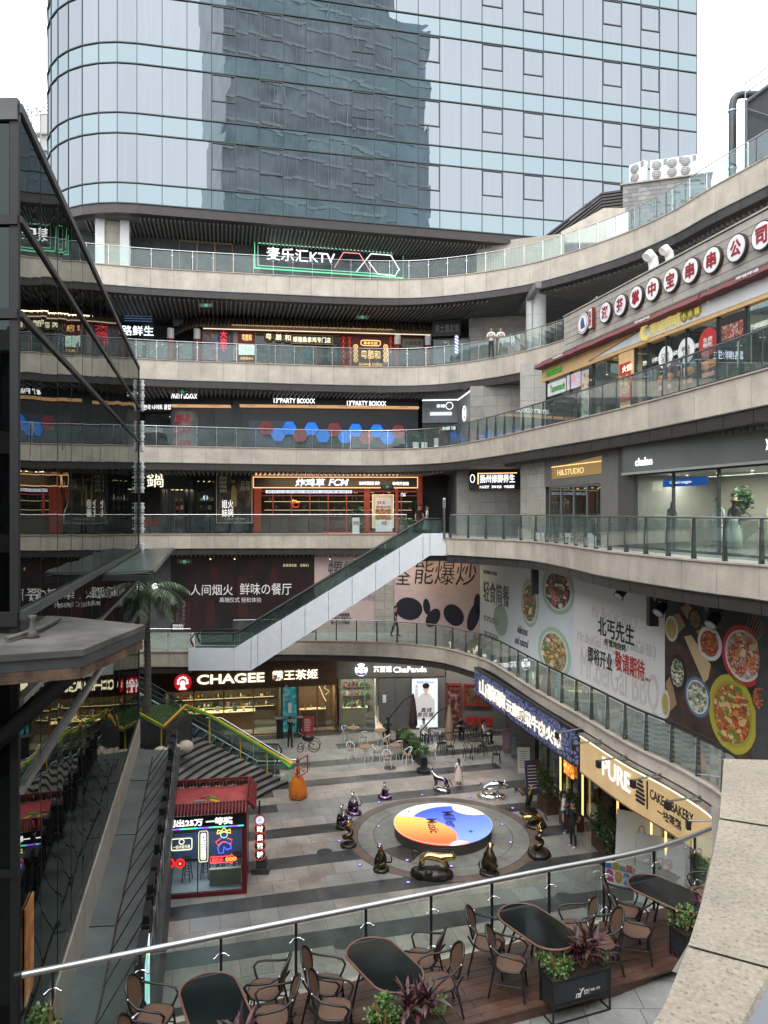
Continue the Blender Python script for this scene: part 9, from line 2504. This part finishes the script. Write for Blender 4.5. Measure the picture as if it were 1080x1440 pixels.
par([ap(1000,1130),ap(1125,1150),ap(1125,1190),ap(1085,1400),ap(945,1360),ap(975,1310),ap(1002,1190)],zc_-.012,name='joint_bed',mat=pm('joint_mortar',(.13,.115,.095),.9))
m=M();q0=ap(1085,1366);q1=ap(1020,1482)
m.add([(q0[0],q0[1],zc_-.01),(q1[0],q1[1],zc_-.01),(q1[0]+.8,q1[1],zc_-.06),(q0[0]+.8,q0[1],zc_-.06),(q0[0],q0[1],zc_-.2),(q1[0],q1[1],zc_-.2),(q1[0]+.8,q1[1],zc_-.2),(q0[0]+.8,q0[1],zc_-.2)],[(0,1,2,3),(0,4,5,1),(4,7,6,5)],pm('grey_inner_panel',(.14,.15,.165),.7,var=.08));obj('inner_panel',m,parent=t)
# mannequins and shop things on the second gallery
def mannequin(px,Yv,lb,topc,lowc,hat=None,dress=True):
 u=rs2.u(px,-.9);q=rs2.p(u,-.9,f2)
 t=thing('mannequin',lb,'mannequin',q,R(-60),group='mannequins in the dress shop',world=False)
 m=M();m.cyl((0,0,0),.2,.02,STEEL,12);m.cyl((0,0,.02),.012,.9,STEEL,6);obj('stand',m,parent=t)
 S_=Skel();p=S_.chain([(0,0,.92)],[(.12,.09)]);n_=S_.chain([(0,0,1.1),(0,0,1.3),(0,0,1.42),(0,0,1.5)],[(.09,.07),(.12,.09),(.09,.07),.04],p);S_.chain([(0,0,1.6),(0,0,1.68)],[.07,.06],n_)
 for s_ in(-1,1):S_.chain([(.16*s_,0,1.39),(.21*s_,.02,1.15),(.19*s_,-.05,.92)],[.045,.035,.025],n_-1)
 m=skin(S_.v,S_.e,S_.r,1);m.mats=[topc,SKIN_ if 0 else colm('mannequin_skin',(.05,.045,.04))]
 for i,f in enumerate(m.f):
  if sum(m.v[j][2]for j in f)/len(f)>1.45:m.mi[i]=1
 obj('torso',m,parent=t)
 m=M();m.lathe([(.26,.15),(.24,.5),(.18,.85),(.12,1.0),(.10,1.1)],(0,0,0),14,lowc);obj('skirt',m,parent=t)
 if hat:m=M();m.lathe([(.20,1.66),(.20,1.67),(.1,1.68),(.09,1.78)],(0,0,0),14,hat);obj('hat',m,parent=t)
mannequin(945,0,'bare-headed pale mannequin at the left of the dress shop window',C_GREY,C_GREY);mannequin(1010,0,'mannequin in a white dress with a black hat',C_WHITE,C_WHITE,C_BLACK);mannequin(1032,0,'mannequin with dark top, white skirt and straw hat',colm('olive_top',(.08,.07,.05)),C_WHITE,colm('straw',(.35,.22,.1)))
q=rs2.p(rs2.u(978),-1.6,f2);shrub('indoor_tree','leafy potted tree inside the dress shop under the blue banner',q[0],q[1],f2+.9,.45,.4,1.2,420,.14,[LEAFS[0],LEAFS[2]],401,cat='plant')
for k,(px,lb)in enumerate(((566,'steel flower bucket left of the escalator top'),(577,'pale green flower bucket by the escalator top'),(611,'leafy plant pot right of the woman in the pale dress'))):
 X_=(px-CX)/F*43.6;m=M();m.cyl((X_,43.7,f2),.16,.55,[STEELD,colm('mint',(.2,.35,.28)),C_GREY][k],12,r2=.2);tt=thing('flower_pot',lb,'flower pot',(X_,43.7,f2),group='pots at the escalator top');obj('pot',m,parent=tt);obj('foliage',leafcloud(X_,43.7,f2+.55,.28,.25,.4,130,.12,[LEAFS[0],LEAFS[1]],500+k),parent=tt)
X_=(534-CX)/F*44.5;shrub('potted_tree','dark bushy potted tree in front of the red chicken shop',(501-CX)/F*44.6,44.6,f2,.5,.4,1.6,500,.15,[LEAFS[2],LEAFS[0]],505,cat='plant')
for px,lb in((500.5,'small white menu A-board before the dark potted tree'),(540,'pair of white round-topped kiosks before the price poster')):
 X_=(px-CX)/F*43.8;m=M();m.cbox((X_,43.8,f2+.5),(.42 if px<520 else 1.0,.08,.95 if px<520 else .7),C_WHITE);tag(obj('a_board',m),lb,'sign');m=M();ww_=Wall((X_-.3,43.75),(X_+.3,43.75));text_on(m,ww_,'炸鸡',.15,.45,f2+.55,f2+.8,.02,C_RED);o=obj('print',m,parent=bpy.data.objects[[o_.name for o_ in COL.objects if o_.name.startswith('a_board')][-1]])
m=M();q=atY(624.5,702,36.9);m.tube([(q[0],36.9,L2-.06),(q[0],36.9,q[2])],.07,STEEL,10);m.cbox((q[0],36.86,L2+1.7),(.12,.02,.5),C_WHITE);tag(obj('info_post',m),'slim steel information post at the top landing of the white escalator','post')
for k,(x,y,z,lb)in enumerate((((x_-CX)/F*44.3,44.5,f3,l_)for x_,l_ in((585,'leftmost white pot among the menu signs, under the lit alcove'),(597,'white pot beside the menu signs, second from left'),(615,'tall white flower pot at the corner of the lit alcove')))):
 tt=thing('white_pot',lb,'flower pot',(x,y,z),group='pots on the third gallery');m=M();m.cyl((x,y,z),.17,.75 if k==2 else .5,C_WHITE,12,r2=.21);obj('pot',m,parent=tt);obj('foliage',leafcloud(x,y,z+(.7 if k==2 else .45),.22,.2,.5,110,.12,[LEAFS[0],LEAFS[4]],520+k),parent=tt)
t=thing('tower_crane','lattice tower crane far away at the left of the glass tower','crane',(-70,140,0))
m=M();CRM_=pm('crane_steel',(.32,.30,.30),.7)
def truss(m,a,b,w_,n,r_=.09):
 a,b=Vector(a),Vector(b);d=(b-a).normalized();s1=d.cross(Vector((0,1,0))).normalized()*w_/2;s2=d.cross(s1).normalized()*w_/2
 cs=[s1+s2,s1-s2,-s1-s2,-s1+s2]
 for c_ in cs:m.tube([a+c_,b+c_],r_,CRM_,4)
 for k in range(n):
  p,q=a+(b-a)*k/n,a+(b-a)*(k+1)/n
  for i in range(4):m.tube([p+cs[i],q+cs[(i+1)%4]],r_*.6,CRM_,3)
Yc=140;xm=(48-CX)/F*Yc;zj=E+(720-152)*Yc/F
truss(m,(xm,Yc,0),(xm,Yc,zj),1.7,44);obj('mast',m,parent=t)
m=M();truss(m,(xm-4.5,Yc,zj-1.0),(xm+40,Yc,zj+5.0),1.3,30);obj('jib',m,parent=t)
t=thing('unfinished_tower','unfinished concrete tower with blue safety screens beyond the glass tower','building',(-62,150,0))
xb=(60-CX)/F*150;zt_=E+(720-160)*150/F
m=M();m.box(xb-.6,xb+14,150,165,0,zt_,pm('concrete',(.34,.34,.33),.8));obj('core_wall',m,parent=t)
m=M()
for k in range(26):m.box(xb-1.4,xb+14.4,149.3,165.4,k*3.4+4,k*3.4+4.35,pm('concrete',(.34,.34,.33),.8))
obj('floor_slabs',m,parent=t)
m=M();r_=random.Random(8)
for k in range(9):m.box(xb-1.2+r_.random(),xb+2.2,149.0,149.2,40+k*5.2,43+k*5.2,pm('blue_screen_net',(.12,.22,.32),.8))
stuff(obj('safety_screens',m,parent=t))
